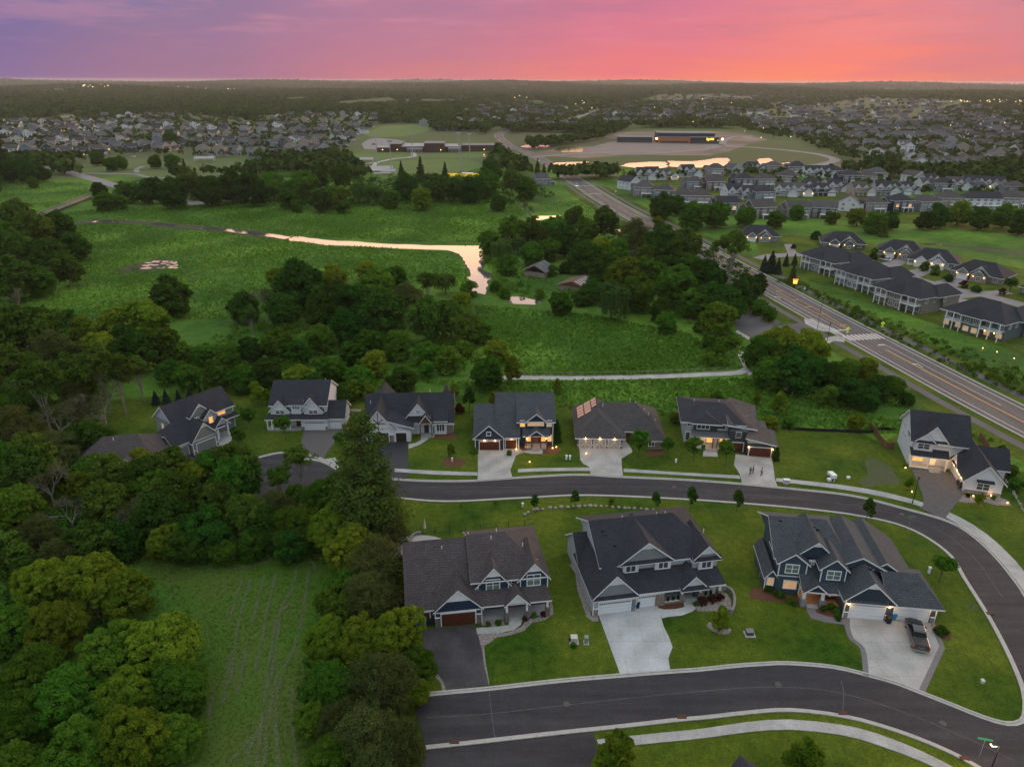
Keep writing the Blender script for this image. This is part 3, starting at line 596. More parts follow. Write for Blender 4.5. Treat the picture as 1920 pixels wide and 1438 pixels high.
    def lamp(s, x, y, z, e=14, face=(0, -1), glow=True, col=(1, .55, .22)):
        o = MB(); o.box(x - .09, x + .09, y - .16, y - .01, z - .14, z + .14, 0); o.box(x - .11, x + .11, y - .18, y, z + .14, z + .18, 1)
        p = o.build('wall_lamp', [M_bulb, M_dark], s.root)
        L = bpy.data.lights.new('lamp_light', 'POINT'); L.energy = e; L.color = col; L.shadow_soft_size = .12
        q = bpy.data.objects.new('lamp_light', L); COL.objects.link(q); q.parent = p; q.location = (x + face[0] * .45, y + face[1] * .45, z - .1)
    def floor(s, x0, x1, y0, y1, z, m=None): o = MB(); o.box(x0, x1, y0, y1, -.2, z); o.build('porch_floor', m or M_deck, s.root)
    def steps(s, x0, x1, y, n=2, dz=.15, m=None):
        o = MB()
        for i in range(n): o.box(x0, x1, y - .3 * (n - i), y - .3 * (n - i - 1), -.1, dz * (i + 1))
        o.build('front_steps', m or M_conc, s.root)
    def vent(s, x, y, z, m=None): s.pipes.tube((x, y, z - .4), (x, y, z + .35), .07, .07, 6)
    def box_vent(s, x, y, z): s.boxes.box(x - .18, x + .18, y - .18, y + .18, z - .15, z + .2)
    def end(s, ptm=None, trimm=None):
        for k, (mb, m) in s.W.items(): mb.build('stone_veneer' if 'stone' in k else 'wall', m, s.root)
        for k, (mb, m) in s.Rf.items():
            r = mb.build('roof', [m, trimm or T_white], s.root)
            if s.pipes.v: s.pipes.build('vent_pipes', ptm or M_rust, r); s.pipes = MB()
            if s.boxes.v: s.boxes.build('roof_vents', M_dark, r); s.boxes = MB()
        if s.trim.v: s.trim.build('trim', trimm or T_white, s.root)
        return s.root
    def corner(s, x, y, z1, z0=0): s.trim.box(x - .07, x + .07, y - .07, y + .07, z0, z1)
    def band(s, x0, x1, y, z, h=.16): s.trim.box(x0, x1, y - .05, y + .01, z, z + h)

# ---- front-left: navy house, brown-grey roof
h = House('house', 'navy blue house with brown-grey roof and wooden garage doors, leftmost of the nearest three', 'house', (-10.5, 77.7), 8.5, 'houses along the near street')
h.wall(-3.7, -.05, .6, 13, 2.9, S_navy); h.wall(-.05, 6.3, 0, 12, 2.8, S_navy); h.wall(6.3, 15.9, 2.2, 13.6, 5.6, S_navy)
h.slab([(-4.1, .1, 2.75), (6.6, .1, 2.75), (6.6, 8.2, 8.6), (-1.2, 8.2, 8.6), (-4.1, 6.5, 7.35)], R_brown)
h.slab([(6.6, 15.0, 2.9), (-4.1, 14.6, 2.9), (-4.1, 9.9, 7.3), (-1.2, 8.2, 8.6), (6.6, 8.2, 8.6)], R_brown)
h.slab([(-4.1, 9.9, 7.3), (-4.1, 6.5, 7.35), (-1.2, 8.2, 8.6)], R_brown)
h.mb(S_navy).prism([(-3.7, 1, 3.0), (5.8, 1, 3.0), (5.8, 8.1, 8.2), (-1.5, 8.1, 8.2), (-3.7, 6.6, 7.0)], .5); h.wall(-3.6, 6, 6.5, 10, 5.9, S_navy)
h.roof(5.4, 15.9, 2.2, 13.9, 5.6, 9.1, 'x', R_brown, .45, hb=5.2, infill=False); 
h.wall(6.2, 10.5, 1.95, 3, 5.2, S_navy, 3.0); h.gable(6.1, 10.6, 1.9, 8.0, 4.85, 7.65, R_brown, S_navy, T_white, 6.15)
h.wall(12.2, 16.1, 1.9, 4, 5.5, S_navy, 3.0); h.gable(12.1, 16.2, 1.85, 8.0, 5.4, 7.85, R_brown, S_navy, T_white, 6.45)
h.gable(.05, 6.4, -.05, 9.5, 2.85, 6.05, R_brown, S_navy, T_white, 4.15)
h.slab([(6.4, -.25, 2.75), (16.4, -.25, 2.75), (15.9, 2.3, 4.0), (6.4, 2.3, 4.0)], R_brown)
h.gable(9.9, 12.9, -.5, 3.2, 3.15, 4.75, R_brown, T_white)
h.gdoor(.85, 5.55, 2.15, -.05, M_wood); h.gdoor(-3.1, -.75, 2.15, .6, M_wood)
h.stone(-.05, .6, -.05, 1.6); h.stone(5.75, 6.4, -.05, 1.6); h.stone(-3.75, -3.3, .6, 1.6)
h.win(8.3, 3.85, 1.8, 1.75, 1.95, pm=M_blind); h.win(14.1, 4.1, 1.8, 1.75, 1.9, pm=M_blind); h.win(11.35, 4.6, .75, .7, 2.18, nx=2, ny=2)
h.win(8.2, .9, 1.6, 1.4, 2.2); h.win(14.1, .9, 1.6, 1.5, 2.2, pm=M_blind); h.door(11.2, 2.2)
h.floor(6.5, 15.9, .15, 2.25, .28); h.steps(10.3, 12.4, .15)
h.col(9.95, -.25, 3.0, .36, 1.6); h.col(12.8, -.25, 3.0, .36, 1.6); h.col(15.8, .1, 2.9, .36, 1.6)
h.corner(6.2, 1.93, 4.8, 3.4); h.corner(10.5, 1.93, 4.8, 3.4); h.corner(12.2, 1.88, 5.4, 3.5); h.corner(16.1, 1.88, 5.4, 3.5); h.corner(6.45, -.05, 2.8); h.corner(0, -.05, 2.8)
h.band(6.2, 10.5, 1.95, 3.35); h.band(12.2, 16.1, 1.9, 3.5); h.band(.1, 6.3, -.05, 2.33)
for x, y, z in ((1.5, 7.0, 8.0), (8.7, 7.2, 8.9), (5.5, 8.4, 9.0), (9.6, 8.2, 9.4), (13.2, 6.3, 7.9), (14.8, 3.5, 6.9)): h.vent(x, y, z)
h.win(.3, 3.0, .01 + .5, .5, -3.7, 'l', 1, 1) if False else None
h.end()

# ---- front-middle: light grey house, charcoal roof
h = House('house', 'light grey house with charcoal roof and long front porch, middle of the nearest three', 'house', (12.4, 80.2), 10, 'houses along the near street')
h.wall(-.8, 5.5, 0, 8, 3.0, S_lgrey); h.wall(5.5, 9.3, .45, 9, 3.1, S_lgrey); h.wall(9.3, 18.5, 2.4, 12, 3.1, S_lgrey); h.wall(3.3, 18.6, 3.6, 15.8, 5.8, S_lgrey); h.wall(-.8, 3.4, 7.8, 15, 3.3, S_lgrey); h.wall(1.3, 3.4, 6.5, 14, 6.4, S_lgrey)
h.roof(1.2, 18.7, 3.7, 15.9, 5.75, 9.15, 'x', R_char, .5, .4, hb=4.6, gm=S_lgrey)
h.roof(-.8, 5, 7.7, 15.2, 3.2, 6.1, 'x', R_char, .4, .3, gm=S_lgrey)
h.gable(-.85, 5.45, -.1, 10, 3.25, 6.6, R_char, S_mgrey, S_white, 5.1)
h.slab([(-1.1, -.55, 2.75), (5.7, -.55, 2.75), (5.7, .1, 3.35), (-1.1, .1, 3.35)], R_char, .12)
h.slab([(5.2, -.05, 2.75), (19.1, -.05, 2.75), (18.7, 3.7, 4.3), (3.0, 3.7, 4.3), (3.0, 2.2, 3.7)], R_char)
h.gable(4.1, 11.8, 3.3, 10.5, 5.95, 9.1, R_char, S_mgrey, S_white, 8.0)
h.slab([(3.8, 2.95, 5.5), (12.1, 2.95, 5.5), (12.1, 3.4, 6.1), (3.8, 3.4, 6.1)], R_char, .12)
h.wall(14.9, 18.7, 2.8, 4, 5.7, S_lgrey, 3.5); h.gable(14.95, 18.9, 2.65, 9, 5.85, 7.9, R_char, S_mgrey, S_white, 6.5)
h.slab([(14.7, 2.2, 5.4), (19.2, 2.2, 5.4), (19.2, 2.75, 6.0), (14.7, 2.75, 6.0)], R_char, .12)
h.gable(12.4, 16.0, .1, 4.6, 2.95, 4.8, R_char, S_white); h.slab([(12.0, -.5, 2.6), (16.4, -.5, 2.6), (16.4, .15, 3.05), (12.0, .15, 3.05)], R_char, .12)
for a, b in ((4.35, 6.75), (9.25, 11.7)): h.wall(a, b, 3.15, 3.7, 5.85, S_white, 4.2)
h.wall(15.7, 18.0, 2.45, 2.9, 5.55, S_white, 3.9)
h.win(5.55, 4.45, 1.4, 1.1, 3.15, nx=2, ny=1, fr=.14); h.win(10.5, 4.45, 1.4, 1.1, 3.15, nx=2, ny=1, fr=.14); h.win(16.9, 4.25, 1.4, 1.05, 2.45, nx=2, ny=1, fr=.14)
h.gdoor(.05, 4.7, 2.2, 0, M_gwhite, 16); h.gdoor(6.0, 8.5, 2.2, .42, M_gwhite, 8)
h.stone(-.75, -.1, 0, 1.15, M_stone); h.stone(8.55, 9.9, .42, 2.2, M_stone); h.stone(4.85, 5.45, 0, 2.2, M_mulch if False else M_stone)
h.floor(9.4, 18.8, .6, 3.6, .42); h.steps(13.3, 15.2, .6)
for x in (9.75, 12.75, 15.6, 18.55): h.col(x, .75, 2.85, .42, 1.35)
h.win(11.2, .9, 1.6, 1.5, 2.4); h.win(17, .9, 1.6, 1.5, 2.4); h.door(14.3, 2.4, .42)
h.stone(9.4, 13.2, .62, .42, M_stone); h.stone(15.3, 18.8, .62, .42, M_stone)
for x, y, z in ((6.2, 10.0, 9.1), (11.6, 9.9, 9.2), (13.0, 9.9, 9.2), (17.9, 6.5, 7.8)): h.vent(x, y, z)
for x, y, z in ((2.7, 8.2, 8.35), (2.9, 7.6, 8.0), (3.9, 6.0, 7.1)): h.box_vent(x, y, z)
h.corner(-.8, -.02, 3); h.corner(5.5, -.02, 3); h.corner(3.32, 3.6, 5.7, 4.2); h.corner(18.6, 3.6, 5.7, 4.5)
h.end(ptm=None)

# ---- front-right: steel blue house
h = House('house', 'steel blue house with blue-grey roof and lit porch, rightmost of the three nearest houses', 'house', (47.4, 79.9), -7, 'houses along the near street')
h.wall(-8.9, -5.6, 4.1, 14, 5.9, S_blue); h.wall(-5.6, 1.0, 5.2, 16, 5.8, S_navyb); h.wall(-10.3, -8.8, 4.6, 12, 2.9, S_blue); h.wall(-.3, 5.9, 0, 10, 3.0, S_blue); h.wall(5.9, 12.0, .35, 8, 3.0, S_blue); h.wall(1.5, 10.8, 7, 16.0, 3.0, S_blue)
h.roof(-9.2, 1.2, 5.6, 17.0, 5.7, 8.7, 'x', R_slate, .5, .3, hb=2.2, gm=S_blue)
h.gable(-6.7, -.8, 5.0, 12.5, 6.2, 8.9, R_slate, S_navyb, T_white, 8.1)
h.gable(-8.95, -4.9, 3.95, 9, 5.75, 7.35, R_slate, S_blue); h.gable(-3.35, .2, 2.95, 8, 6.0, 7.6, R_slate, S_blue)
h.wall(-8.85, -5.0, 4.0, 5.4, 5.8, S_blue, 3.3); h.wall(-3.25, .1, 3.0, 5.4, 6.0, S_blue, 3.4)
h.slab([(-5.9, 1.6, 2.55), (2.0, 1.4, 2.6), (2.0, 5.3, 4.6), (-5.9, 5.3, 4.6)], R_slate)
h.gable(-5.45, -2.35, 1.6, 5.4, 2.7, 4.0, R_slate, S_navyb)
h.roof(-10.3, -8.8, 4.4, 12.2, 2.85, 3.9, 'y', R_slate, .35, .3, gm=S_blue)
h.gable(-.45, 6.05, -.1, 9.5, 3.3, 6.35, R_slate, S_navyb, T_white, 5.35); h.slab([(.2, -.35, 2.75), (5.2, -.35, 2.75), (5.2, .05, 3.1), (.2, .05, 3.1)], R_slate, .1)
h.roof(5.6, 12.3, .2, 8.3, 2.95, 5.2, 'x', R_slate, .45, .3, hb=2.0, infill=False)
h.roof(1.2, 10.9, 5, 16.2, 2.95, 6.3, 'y', R_slate, .5, .4, gm=S_blue); h.roof(-1, 6, 4.5, 15, 5.3, 7.2, 'y', R_slate, .3, .3, gm=S_blue)
h.gdoor(.45, 5.0, 2.15, 0, M_gwhite); h.gdoor(6.5, 11.1, 2.15, .35, M_gwhite)
for a, b, y in ((-.3, .25, 0), (5.25, 5.85, 0), (11.4, 12.0, .35)): h.stone(a, b, y, 1.0, M_stoneg)
h.win(-7.0, 4.0, 1.75, 1.35, 4.0, pm=M_blind); h.win(-1.5, 4.15, 1.75, 1.35, 3.0, pm=M_blind); h.win(-4.1, 4.95, .6, .6, 5.15, nx=2, ny=2)
h.win(-9.55, 1.1, .85, 1.2, 4.6, nx=2, pm=M_litw); h.win(-6.9, 1.2, 1.75, 1.25, 4.02, pm=M_litw)
h.wall(-8.6, -5.5, 4.04, 5.3, 3.3, S_blue)
h.floor(-5.6, 1.4, 1.9, 5.25, .3, mat('warm_porch_deck', (.30, .17, .09), .7, (.24, .13, .07), 3, 4, wave=('X', .3, .2)))
h.col(-5.35, 2.0, 2.6, .5, 1.2, sm=M_stoneg); h.col(-2.75, 2.0, 2.6, .5, 1.2, sm=M_stoneg)
h.door(-4.2, 5.2, .3); h.win(-.9, .9, 1.6, 1.3, 5.2, pm=M_lit, nx=2)
h.steps(-4.8, -3.3, 1.9)
for x, z in ((.1, 2.75), (5.55, 2.75)): h.lamp(x, 0, z - .25, 22)
h.lamp(11.5, .3, 2.5, 22); h.lamp(6.15, .3, 2.5, 14); h.lamp(-.9, 4.9, 2.4, 70); h.lamp(-4.9, 4.9, 2.3, 45)
h.band(-.3, 5.9, 0, 2.4, .14); h.band(6.0, 12, .35, 2.4, .14)
h.corner(-8.85, 3.98, 5.6, 3.3); h.corner(-5.0, 3.98, 5.6, 3.3); h.corner(-3.25, 2.98, 5.9, 3.4); h.corner(.1, 2.98, 5.9, 3.4); h.corner(-5.5, 4.0, 3.2); h.band(-8.85, -5.0, 4.0, 3.3, .12); h.corner(-10.3, 4.55, 2.8); h.corner(-.35, -.05, 3); h.corner(12, .3, 3)
for x, y, z in ((-7.8, 10.6, 8.5), (-3.6, 10.6, 8.5), (-3.3, 10.2, 8.3), (-3.3, 9.3, 8.6), (-2.9, 8.6, 8.7), (3.2, 3.2, 6.3), (4.3, 5.2, 6.0)): h.box_vent(x, y, z)
h.end(ptm=M_dark)
# ---- D: grey-green house turned towards the cul-de-sac
h = House('house', 'grey-green house with dark roof turned at an angle to the cul-de-sac, lit upstairs windows', 'house', (-64.04, 126.9), 53, 'houses along the far side of the street')
h.wall(-3.7, -.3, 1.1, 8.2, 2.85, S_green); h.wall(-.3, 5.1, 0, 8, 2.95, S_green); h.wall(-1.1, 12, 4.9, 12.3, 5.6, S_green); h.wall(5, 12.3, 5.2, 10, 2.9, S_green)
h.roof(-1.1, 12.1, 4.8, 12.3, 5.5, 8.6, 'x', R_char, .5, .35, gm=S_lgrey)
h.slab([(-4.1, .7, 2.75), (5.2, .7, 2.75), (5.2, 5.2, 6.05), (-1.2, 5.2, 6.05), (-4.1, 4.4, 5.0) if False else (-1.2, 5.2, 6.05), (-4.1, 3.2, 4.55)], R_char)
h.slab([(-4.1, 8.8, 2.75), (-4.1, 3.2, 4.55), (-1.2, 5.2, 6.0), (-1.0, 8.6, 3.6)], R_char)
h.mb(S_lgrey).prism([(-3.7, 1.1, 2.9), (-.9, 1.1, 2.9), (-.9, 5.0, 5.7), (-3.7, 3.3, 4.4), (-3.7, 8, 2.9)][:4], .3)
h.gable(-.35, 5.2, -.1, 7.5, 2.9, 6.2, R_char, S_greenb, S_cream, 5.2); h.band(-.3, 5.1, -.05, 2.8, .18)
h.gable(2.2, 6.3, 3.9, 8.5, 6.4, 8.55, R_char, S_greenb, S_cream, 7.8); h.wall(2.3, 6.2, 4.0, 5, 6.5, S_greenb, 4)
h.wall(4.5, 7.3, 3.0, 5, 5.6, S_lgrey, 3); h.gable(4.4, 7.4, 2.9, 7, 5.5, 7.0, R_char, S_lgrey)
h.slab([(4.4, 1.4, 2.9), (7.9, 1.4, 2.9), (7.9, 3.1, 3.9), (4.4, 3.1, 3.9)], R_char)
h.gable(6.1, 9.0, 1.8, 5, 3.3, 4.8, R_char, S_lgrey); h.slab([(7.5, 4.0, 2.75), (13.0, 4.0, 2.75), (12.6, 5.3, 3.5), (7.5, 5.3, 3.5)], R_char)
h.gdoor(.45, 4.55, 2.15, -.02, M_ggrey); h.gdoor(-3.2, -.9, 2.15, 1.08, M_ggrey); h.corner(-.35, -.05, 2.9); h.corner(5.15, -.05, 2.9); h.stone(-.25, .25, -.02, .8); h.stone(4.75, 5.1, -.02, .8); h.corner(-3.7, 1.05, 2.8); h.corner(12.3, 5.1, 5.5)
h.win(9.4, 4.05, 1.8, 1.25, 4.85, pm=M_lit, nx=2, label='lit orange window'); h.win(5.9, 4.0, .8, 1.3, 2.98, pm=M_lit, nx=1, ny=1, label='lit orange window'); h.win(10.3, .9, 1.5, 1.5, 5.15, pm=M_lit, nx=2, label='lit orange window'); h.win(3.4, 5.1, .9, .6, 3.98, nx=2, ny=1)
h.win(9.3, 3.3, .8, 1.1, -1.12, 'l', nx=1, ny=2, pm=M_litw)
h.col(6.4, 1.9, 3.2, .35, 0); h.col(8.7, 1.9, 3.2, .35, 0); h.door(7.6, 5.1); h.floor(5.3, 9.2, 1.7, 5.1, .2)
h.end()
# ---- D2: white house with two dormers
h = House('house', 'white two-storey house with black roof and twin front dormers at the cul-de-sac', 'house', (-45.06, 137.83), 1, 'houses along the far side of the street')
h.wall(-7.1, 4.9, 1.6, 12.0, 5.6, S_white); h.wall(-.5, 5.2, 0, 5, 2.9, S_white); h.wall(5.1, 8.5, .6, 7.2, 2.8, S_white)
h.roof(-7.1, 4.9, 1.5, 12, 5.5, 8.9, 'x', R_char, .45, .35, gm=S_white); h.roof(4.9, 8.6, .7, 7.1, 2.75, 5.3, 'x', R_char, .4, .35, gm=S_white)
h.slab([(-8.1, -.5, 2.65), (5.7, -.5, 2.65), (5.0, 1.7, 3.6), (-7.3, 1.7, 3.6)], R_char)
for a, b in ((-7.1, -3.0), (.1, 4.1)):
    h.wall(a, b, .95, 2.2, 4.5, S_white, 2.9); h.gable(a, b, .9, 6.5, 4.3, 6.75, R_char, S_white); h.win((a + b) / 2, 3.55, 1.8, 1.05, .95, pm=M_glass)
h.gable(-.6, 3.9, 1.2, 5.6, 4.5, 7.2, R_char, S_white)
h.wall(-2.6, -.5, 1.0, 2.5, 5.5, S_white, 3.2); h.win(-1.5, 4.6, 1.5, .75, 1.0, nx=3, ny=2); h.slab([(-3, .7, 5.5), (0, .7, 5.5), (0, 2.5, 6.2), (-3, 2.5, 6.2)], R_char, .15)
h.gdoor(.3, 4.5, 2.1, -.01, M_gwhite, 8); h.gdoor(5.8, 8.0, 2.1, .58, M_gwhite, 4); h.stone(-.45, .12, 0, 1.0, M_stoneg); h.stone(4.65, 5.2, 0, 1.0, M_stoneg)
for x in (-7.7, -6.7, -2.9): h.col(x, -.15, 2.65, .3, 0)
h.floor(-7.8, -.6, -.3, 1.7, .3); h.door(-1.5, 1.6); h.win(-5.3, .9, 1.8, 1.4, 1.6); h.vent(4.0, 6.8, 9.0)
h.end()
# ---- E: white farmhouse with steep gables
h = House('house', 'white house with steep black roofs, timber-braced gable and dark garage doors', 'house', (-24.4, 132.6), 3, 'houses along the far side of the street')
h.wall(-6.2, .0, 0, 13.5, 3.1, S_white); h.wall(-.3, 3.2, .05, 8, 3.3, S_white); h.wall(2, 12, 3.5, 13, 3.1, S_white)
h.roof(-6.6, 12, 3.2, 13.2, 3.0, 7.5, 'x', R_char, .45, .3, gm=S_white)
h.roof(-6.6, -.2, 0, 15, 3.2, 7.25, 'y', R_char, .45, .35, gm=S_whiteb)
h.slab([(-1.6, -.35, 4.9), (3.9, -.35, 3.15), (3.9, 7, 3.15), (-1.6, 7, 4.9)], R_char); h.mb(S_white).prism([(-1.4, .05, 4.75), (3.2, .05, 3.3), (3.2, 4, 3.3), (-1.4, 4, 4.75)], .9)
h.gable(2.4, 6.9, 3.0, 8.5, 4.5, 7.3, R_char, S_white); h.slab([(2.3, 2.4, 3.0), (7.2, 2.4, 3.0), (7.2, 3.2, 4.6), (2.3, 3.2, 4.6)], R_char)
h.win(4.7, 5.2, .7, .6, 2.98, nx=2, ny=2)
h.gable(5.0, 7.6, 1.6, 5.5, 3.4, 5.3, R_char, M_timber); h.col(5.1, 1.7, 3.3, .22, 0, m=M_timber); h.col(7.5, 1.7, 3.3, .22, 0, m=M_timber); h.floor(5.0, 8, 1.5, 3.5, .25); h.door(6.3, 3.45, .25, M_blk)
h.wall(8.0, 10.6, 3.1, 4, 3.4, S_white); h.slab([(7.7, 2.6, 3.15), (10.9, 2.6, 3.15), (10.9, 5.5, 5.0), (7.7, 5.5, 5.0)], R_char); h.win(9.3, .8, 1.6, 1.7, 3.1, nx=3, ny=1)
h.stone(10.65, 12, 3.5, 1.9, M_stone); h.stone(7.65, 7.98, 3.5, 1.9, M_stone)
h.gdoor(-4.6, -1.4, 2.2, -.02, M_gdark); h.gdoor(-.0 + .1, 2.3, 2.1, .03, M_gdark); h.stone(-1.2, -.35, -.02, 1.7, M_stone); h.stone(-6.15, -4.9, -.02, .7, M_stone)
o = MB(); 
for a, b in (((-3.4, 4.3), (-3.4, 6.9)), ((-4.9, 4.35), (-1.9, 4.35)), ((-3.4, 4.4), (-4.4, 5.4)), ((-3.4, 4.4), (-2.4, 5.4))): o.tube((a[0], -.1, a[1]), (b[0], -.1, b[1]), .09, .09, 4)
o.build('gable_timbers', M_timber, h.root)
h.roof(9.3, 11.5, 11, 14.6, 4, 7.6, 'x', R_brown, .4, .3, ha=1.0, hb=1.0, infill=False); h.vent(-5.6, 6.2, 6.5); h.vent(7.0, 9, 7.6)
h.end()
# ---- E2: navy house, slate roof, mahogany doors
h = House('house', 'navy house with slate roof, red-brown garage doors and glowing front porch', 'house', (-7.06, 129.0), 1, 'houses along the far side of the street')
h.wall(-.4, 5.4, 0, 12, 2.9, S_navy); h.wall(5.3, 8.5, .5, 10, 2.8, S_navy); h.wall(8.3, 15.6, 2.2, 15, 5.6, S_navy); h.wall(4, 8.4, 6, 15, 5.8, S_navy); h.wall(0, 4, 5, 13, 4.6, S_navy)
h.roof(-.5, 4.2, .2, 14.8, 2.8, 6.9, 'x', R_slate, .4, .35, gm=S_navy)
h.slab([(3.6, .0, 2.7), (8.8, .0, 2.7), (8.8, 9.3, 8.8), (3.6, 9.3, 8.8)], R_slate); h.slab([(8.8, 17, 4.5), (3.6, 17, 4.5), (3.6, 9.3, 8.8), (8.8, 9.3, 8.8)], R_slate)
h.roof(8.4, 15.8, 2.2, 16.4, 5.5, 8.75, 'x', R_slate, .4, .35, gm=S_navy)
h.gable(-.6, 5.4, -.1, 6, 2.95, 5.7, R_slate, S_navy); h.slab([(-.2, -.35, 2.5), (5.1, -.35, 2.5), (5.1, .02, 2.75), (-.2, .02, 2.75)], R_slate, .1)
h.wall(10.3, 13.9, 1.8, 3, 5.8, S_navy, 4.0); h.gable(10.1, 14.1, 1.7, 6, 5.75, 7.4, R_slate, S_navy); h.slab([(9.3, .4, 2.85), (15.0, .4, 2.85), (15.0, 2.3, 4.1), (9.3, 2.3, 4.1)], R_slate)
h.gable(10.4, 13.7, -.2, 3, 3.3, 4.5, R_slate, S_navy)
h.win(2.35, 3.5, .75, .7, -.1, nx=1, ny=1); h.win(12.0, 4.75, 3.2, .75, 1.8, nx=3, ny=1, pm=M_litw); h.win(9.3, 4.4, .9, 1.2, 2.2, pm=M_lit, nx=1, ny=1, label='lit orange window'); h.win(14.8, 4.4, .9, 1.2, 2.2, pm=M_litw, nx=1, ny=2); h.win(14.9, 1.0, .8, 1.3, 2.2, pm=M_lit, nx=1, label='lit orange window')
h.gdoor(.45, 4.5, 2.1, -.08, M_wood); h.gdoor(5.8, 8.0, 2.15, .48, M_wood); h.corner(-.4, -.1, 2.8); h.corner(5.4, -.1, 2.8); h.corner(8.5, .45, 2.8); h.corner(15.6, 2.15, 5.5)
h.floor(9.8, 14.4, .2, 2.25, .45); h.steps(11.2, 13.0, .2, 3)
for x in (10.0, 11.2, 13.0, 14.3): h.col(x, .3, 3.0, .26, 0, m=M_timber)
h.door(12.1, 2.2, .45); h.win(10.5, 1.0, .9, 1.4, 2.2, pm=M_lit, nx=1); h.win(13.6, 1.0, .9, 1.4, 2.2, pm=M_lit, nx=1)
h.lamp(1.5, -.1, 2.45, 22); h.lamp(3.6, -.1, 2.45, 22); h.lamp(7, .45, 2.6, 22); h.lamp(10.2, .1, 2.7, 30); h.lamp(14.1, .1, 2.7, 30); h.lamp(12.1, 1.9, 2.6, 40)
h.end()
# ---- F: taupe rambler with three lit garage doors
h = House('house', 'low taupe hip-roofed house with three lit garage doors and solar panels', 'house', (13.7, 130.2), -2, 'houses along the far side of the street')
h.wall(-.1, 8.9, 0, 14, 2.7, S_taupe); h.wall(3, 17.4, 4.5, 14.5, 2.7, S_taupe); h.wall(14.2, 17.4, .1, 6, 2.7, S_taupe)
h.roof(-.2, 9.2, .1, 14.2, 2.65, 5.7, 'y', R_taupe, .5, .4, ha=4.6, hb=2.0, infill=False); h.roof(.4, 17.5, 3.6, 14.6, 2.65, 6.3, 'x', R_taupe, .5, .4, ha=5, hb=5, infill=False)
h.roof(13.9, 17.6, -.1, 9, 2.65, 4.6, 'y', R_taupe, .5, .4, ha=2.2, hb=1, infill=False)
br = MB()
for a in (.35, 3.3, 6.25):
    h.gdoor(a, a + 2.3, 2.05, -.02, M_gtan); x0, x1 = a + .05, a + 2.25
    for q, r in (((x0, .1), (x1 - 1.05, 1.75)), ((x1, .1), (x0 + 1.05, 1.75)), ((a + 1.15, 0), (a + 1.15, 1.8)), ((x0, 1.8), (x1, 1.8))): br.tube((q[0], -.09, q[1]), (r[0], -.09, r[1]), .06, .06, 4)
    h.lamp(a + 1.15, -.05, 2.5, 28)
br.build('door_braces', T_white, h.root)
for x in (-.0, 2.97, 5.92, 8.85): h.stone(x - .2, x + .2, -.02, .7)
h.win(15.1, .8, 1.1, 1.5, .1, nx=2, ny=2); h.lamp(16.4, .05, 2.4, 24); h.lamp(11.8, 4.4, 2.3, 20); h.door(11, 4.45); h.win(9.6, 1, 1, 1.4, 4.5)
sp_ = MB()
def rp(x, y): # left slope of the hip
    return 2.65 + .15 + (x + .2) * (3.05 / 4.7)
for r_, (x0, x1) in enumerate([(0.2, 1.5), (1.7, 3.0), (3.2, 4.2)]):
    for y in ([7.5, 8.9, 10.3, 11.7] if r_ < 2 else [8.9, 10.3, 11.7]):
        sp_.prism([(x0, y, rp(x0, y) + .16), (x1, y, rp(x1, y) + .16), (x1, y + 1.2, rp(x1, y) + .16), (x0, y + 1.2, rp(x0, y) + .16)], .06)
sp_.build('solar_panels', mat('solar_glass', (.30, .20, .20), .12, (.35, .25, .24), 1, 2, spec=.9, metal=.6), h.root)
for x, y, z in ((4.0, 10.5, 5.6), (5.5, 8, 6.2), (12.6, 9.5, 6.2), (14.4, 8.2, 5.2), (15.3, 7.2, 4.6), (16.5, 5.6, 3.9), (11.8, 12, 5.6)): h.vent(x, y, z)
h.end()
# ---- F2: modern prairie house
h = House('house', 'modern grey and charcoal house with low-pitched roofs and dark red garage doors', 'house', (47.85, 126.9), -8, 'houses along the far side of the street')
h.wall(-12.4, -3.8, 3.6, 14.5, 5.6, S_lgrey); h.wall(-3.8, -.2, 1.6, 13, 4.7, S_char); h.wall(-.3, 4.8, 0, 11, 3.0, S_char); h.wall(-10.8, -6, 3.2, 4, 5.5, S_char, 2.8)
h.roof(-12.8, -1.2, 3.6, 15, 5.55, 7.3, 'x', R_char, .8, .7, ha=3.2, hb=3.2, infill=False)
h.slab([(-13.4, 3.3, 5.5) if False else (-4.2, 2.2, 5.5), (2.0, 3.4, 4.3), (3.2, 14, 5.0), (-2.4, 14.6, 6.4), (-4.3, 9.3, 7.0)], R_taupe, .3)
h.slab([(-1.0, -.5, 4.15), (5.5, -.5, 2.85), (6.1, 6.6, 2.85), (1.0, 6.6, 4.0)], R_taupe, .25)
h.mb(S_lgrey).prism([(-.3, .02, 3.85), (4.8, .02, 2.85), (4.8, 1.2, 2.85), (-.3, 1.2, 3.85)], 1.2)
h.slab([(-11.2, 1.5, 2.8), (-3.6, 1.5, 2.8), (-3.6, 3.7, 3.5), (-11.2, 3.7, 3.5)], mat('grey_standing_seam', (.10, .105, .11), .5, (.12, .125, .13), 1, 3, wave=('X', .4, .3)), .15)
h.roof(-10.9, -5.8, 3.0, 8, 5.55, 6.6, 'y', R_char, .6, .5, ha=1.8, infill=False)
h.gdoor(.15, 4.4, 2.15, -.02, M_wood); h.gdoor(-2.9, -.8, 2.15, 1.57, M_wood)
h.win(-5.4, 4.0, 2.0, 1.2, 3.6, nx=1, ny=1); h.win(-8.9, 4.0, 2.4, 1.2, 3.2, nx=3, ny=1); h.win(-11.6, 4.3, .9, .8, 3.6, nx=2, ny=1); h.win(-2.0, 3.3, 1.0, 1.2, 1.6, nx=1, ny=1, fr=.05)
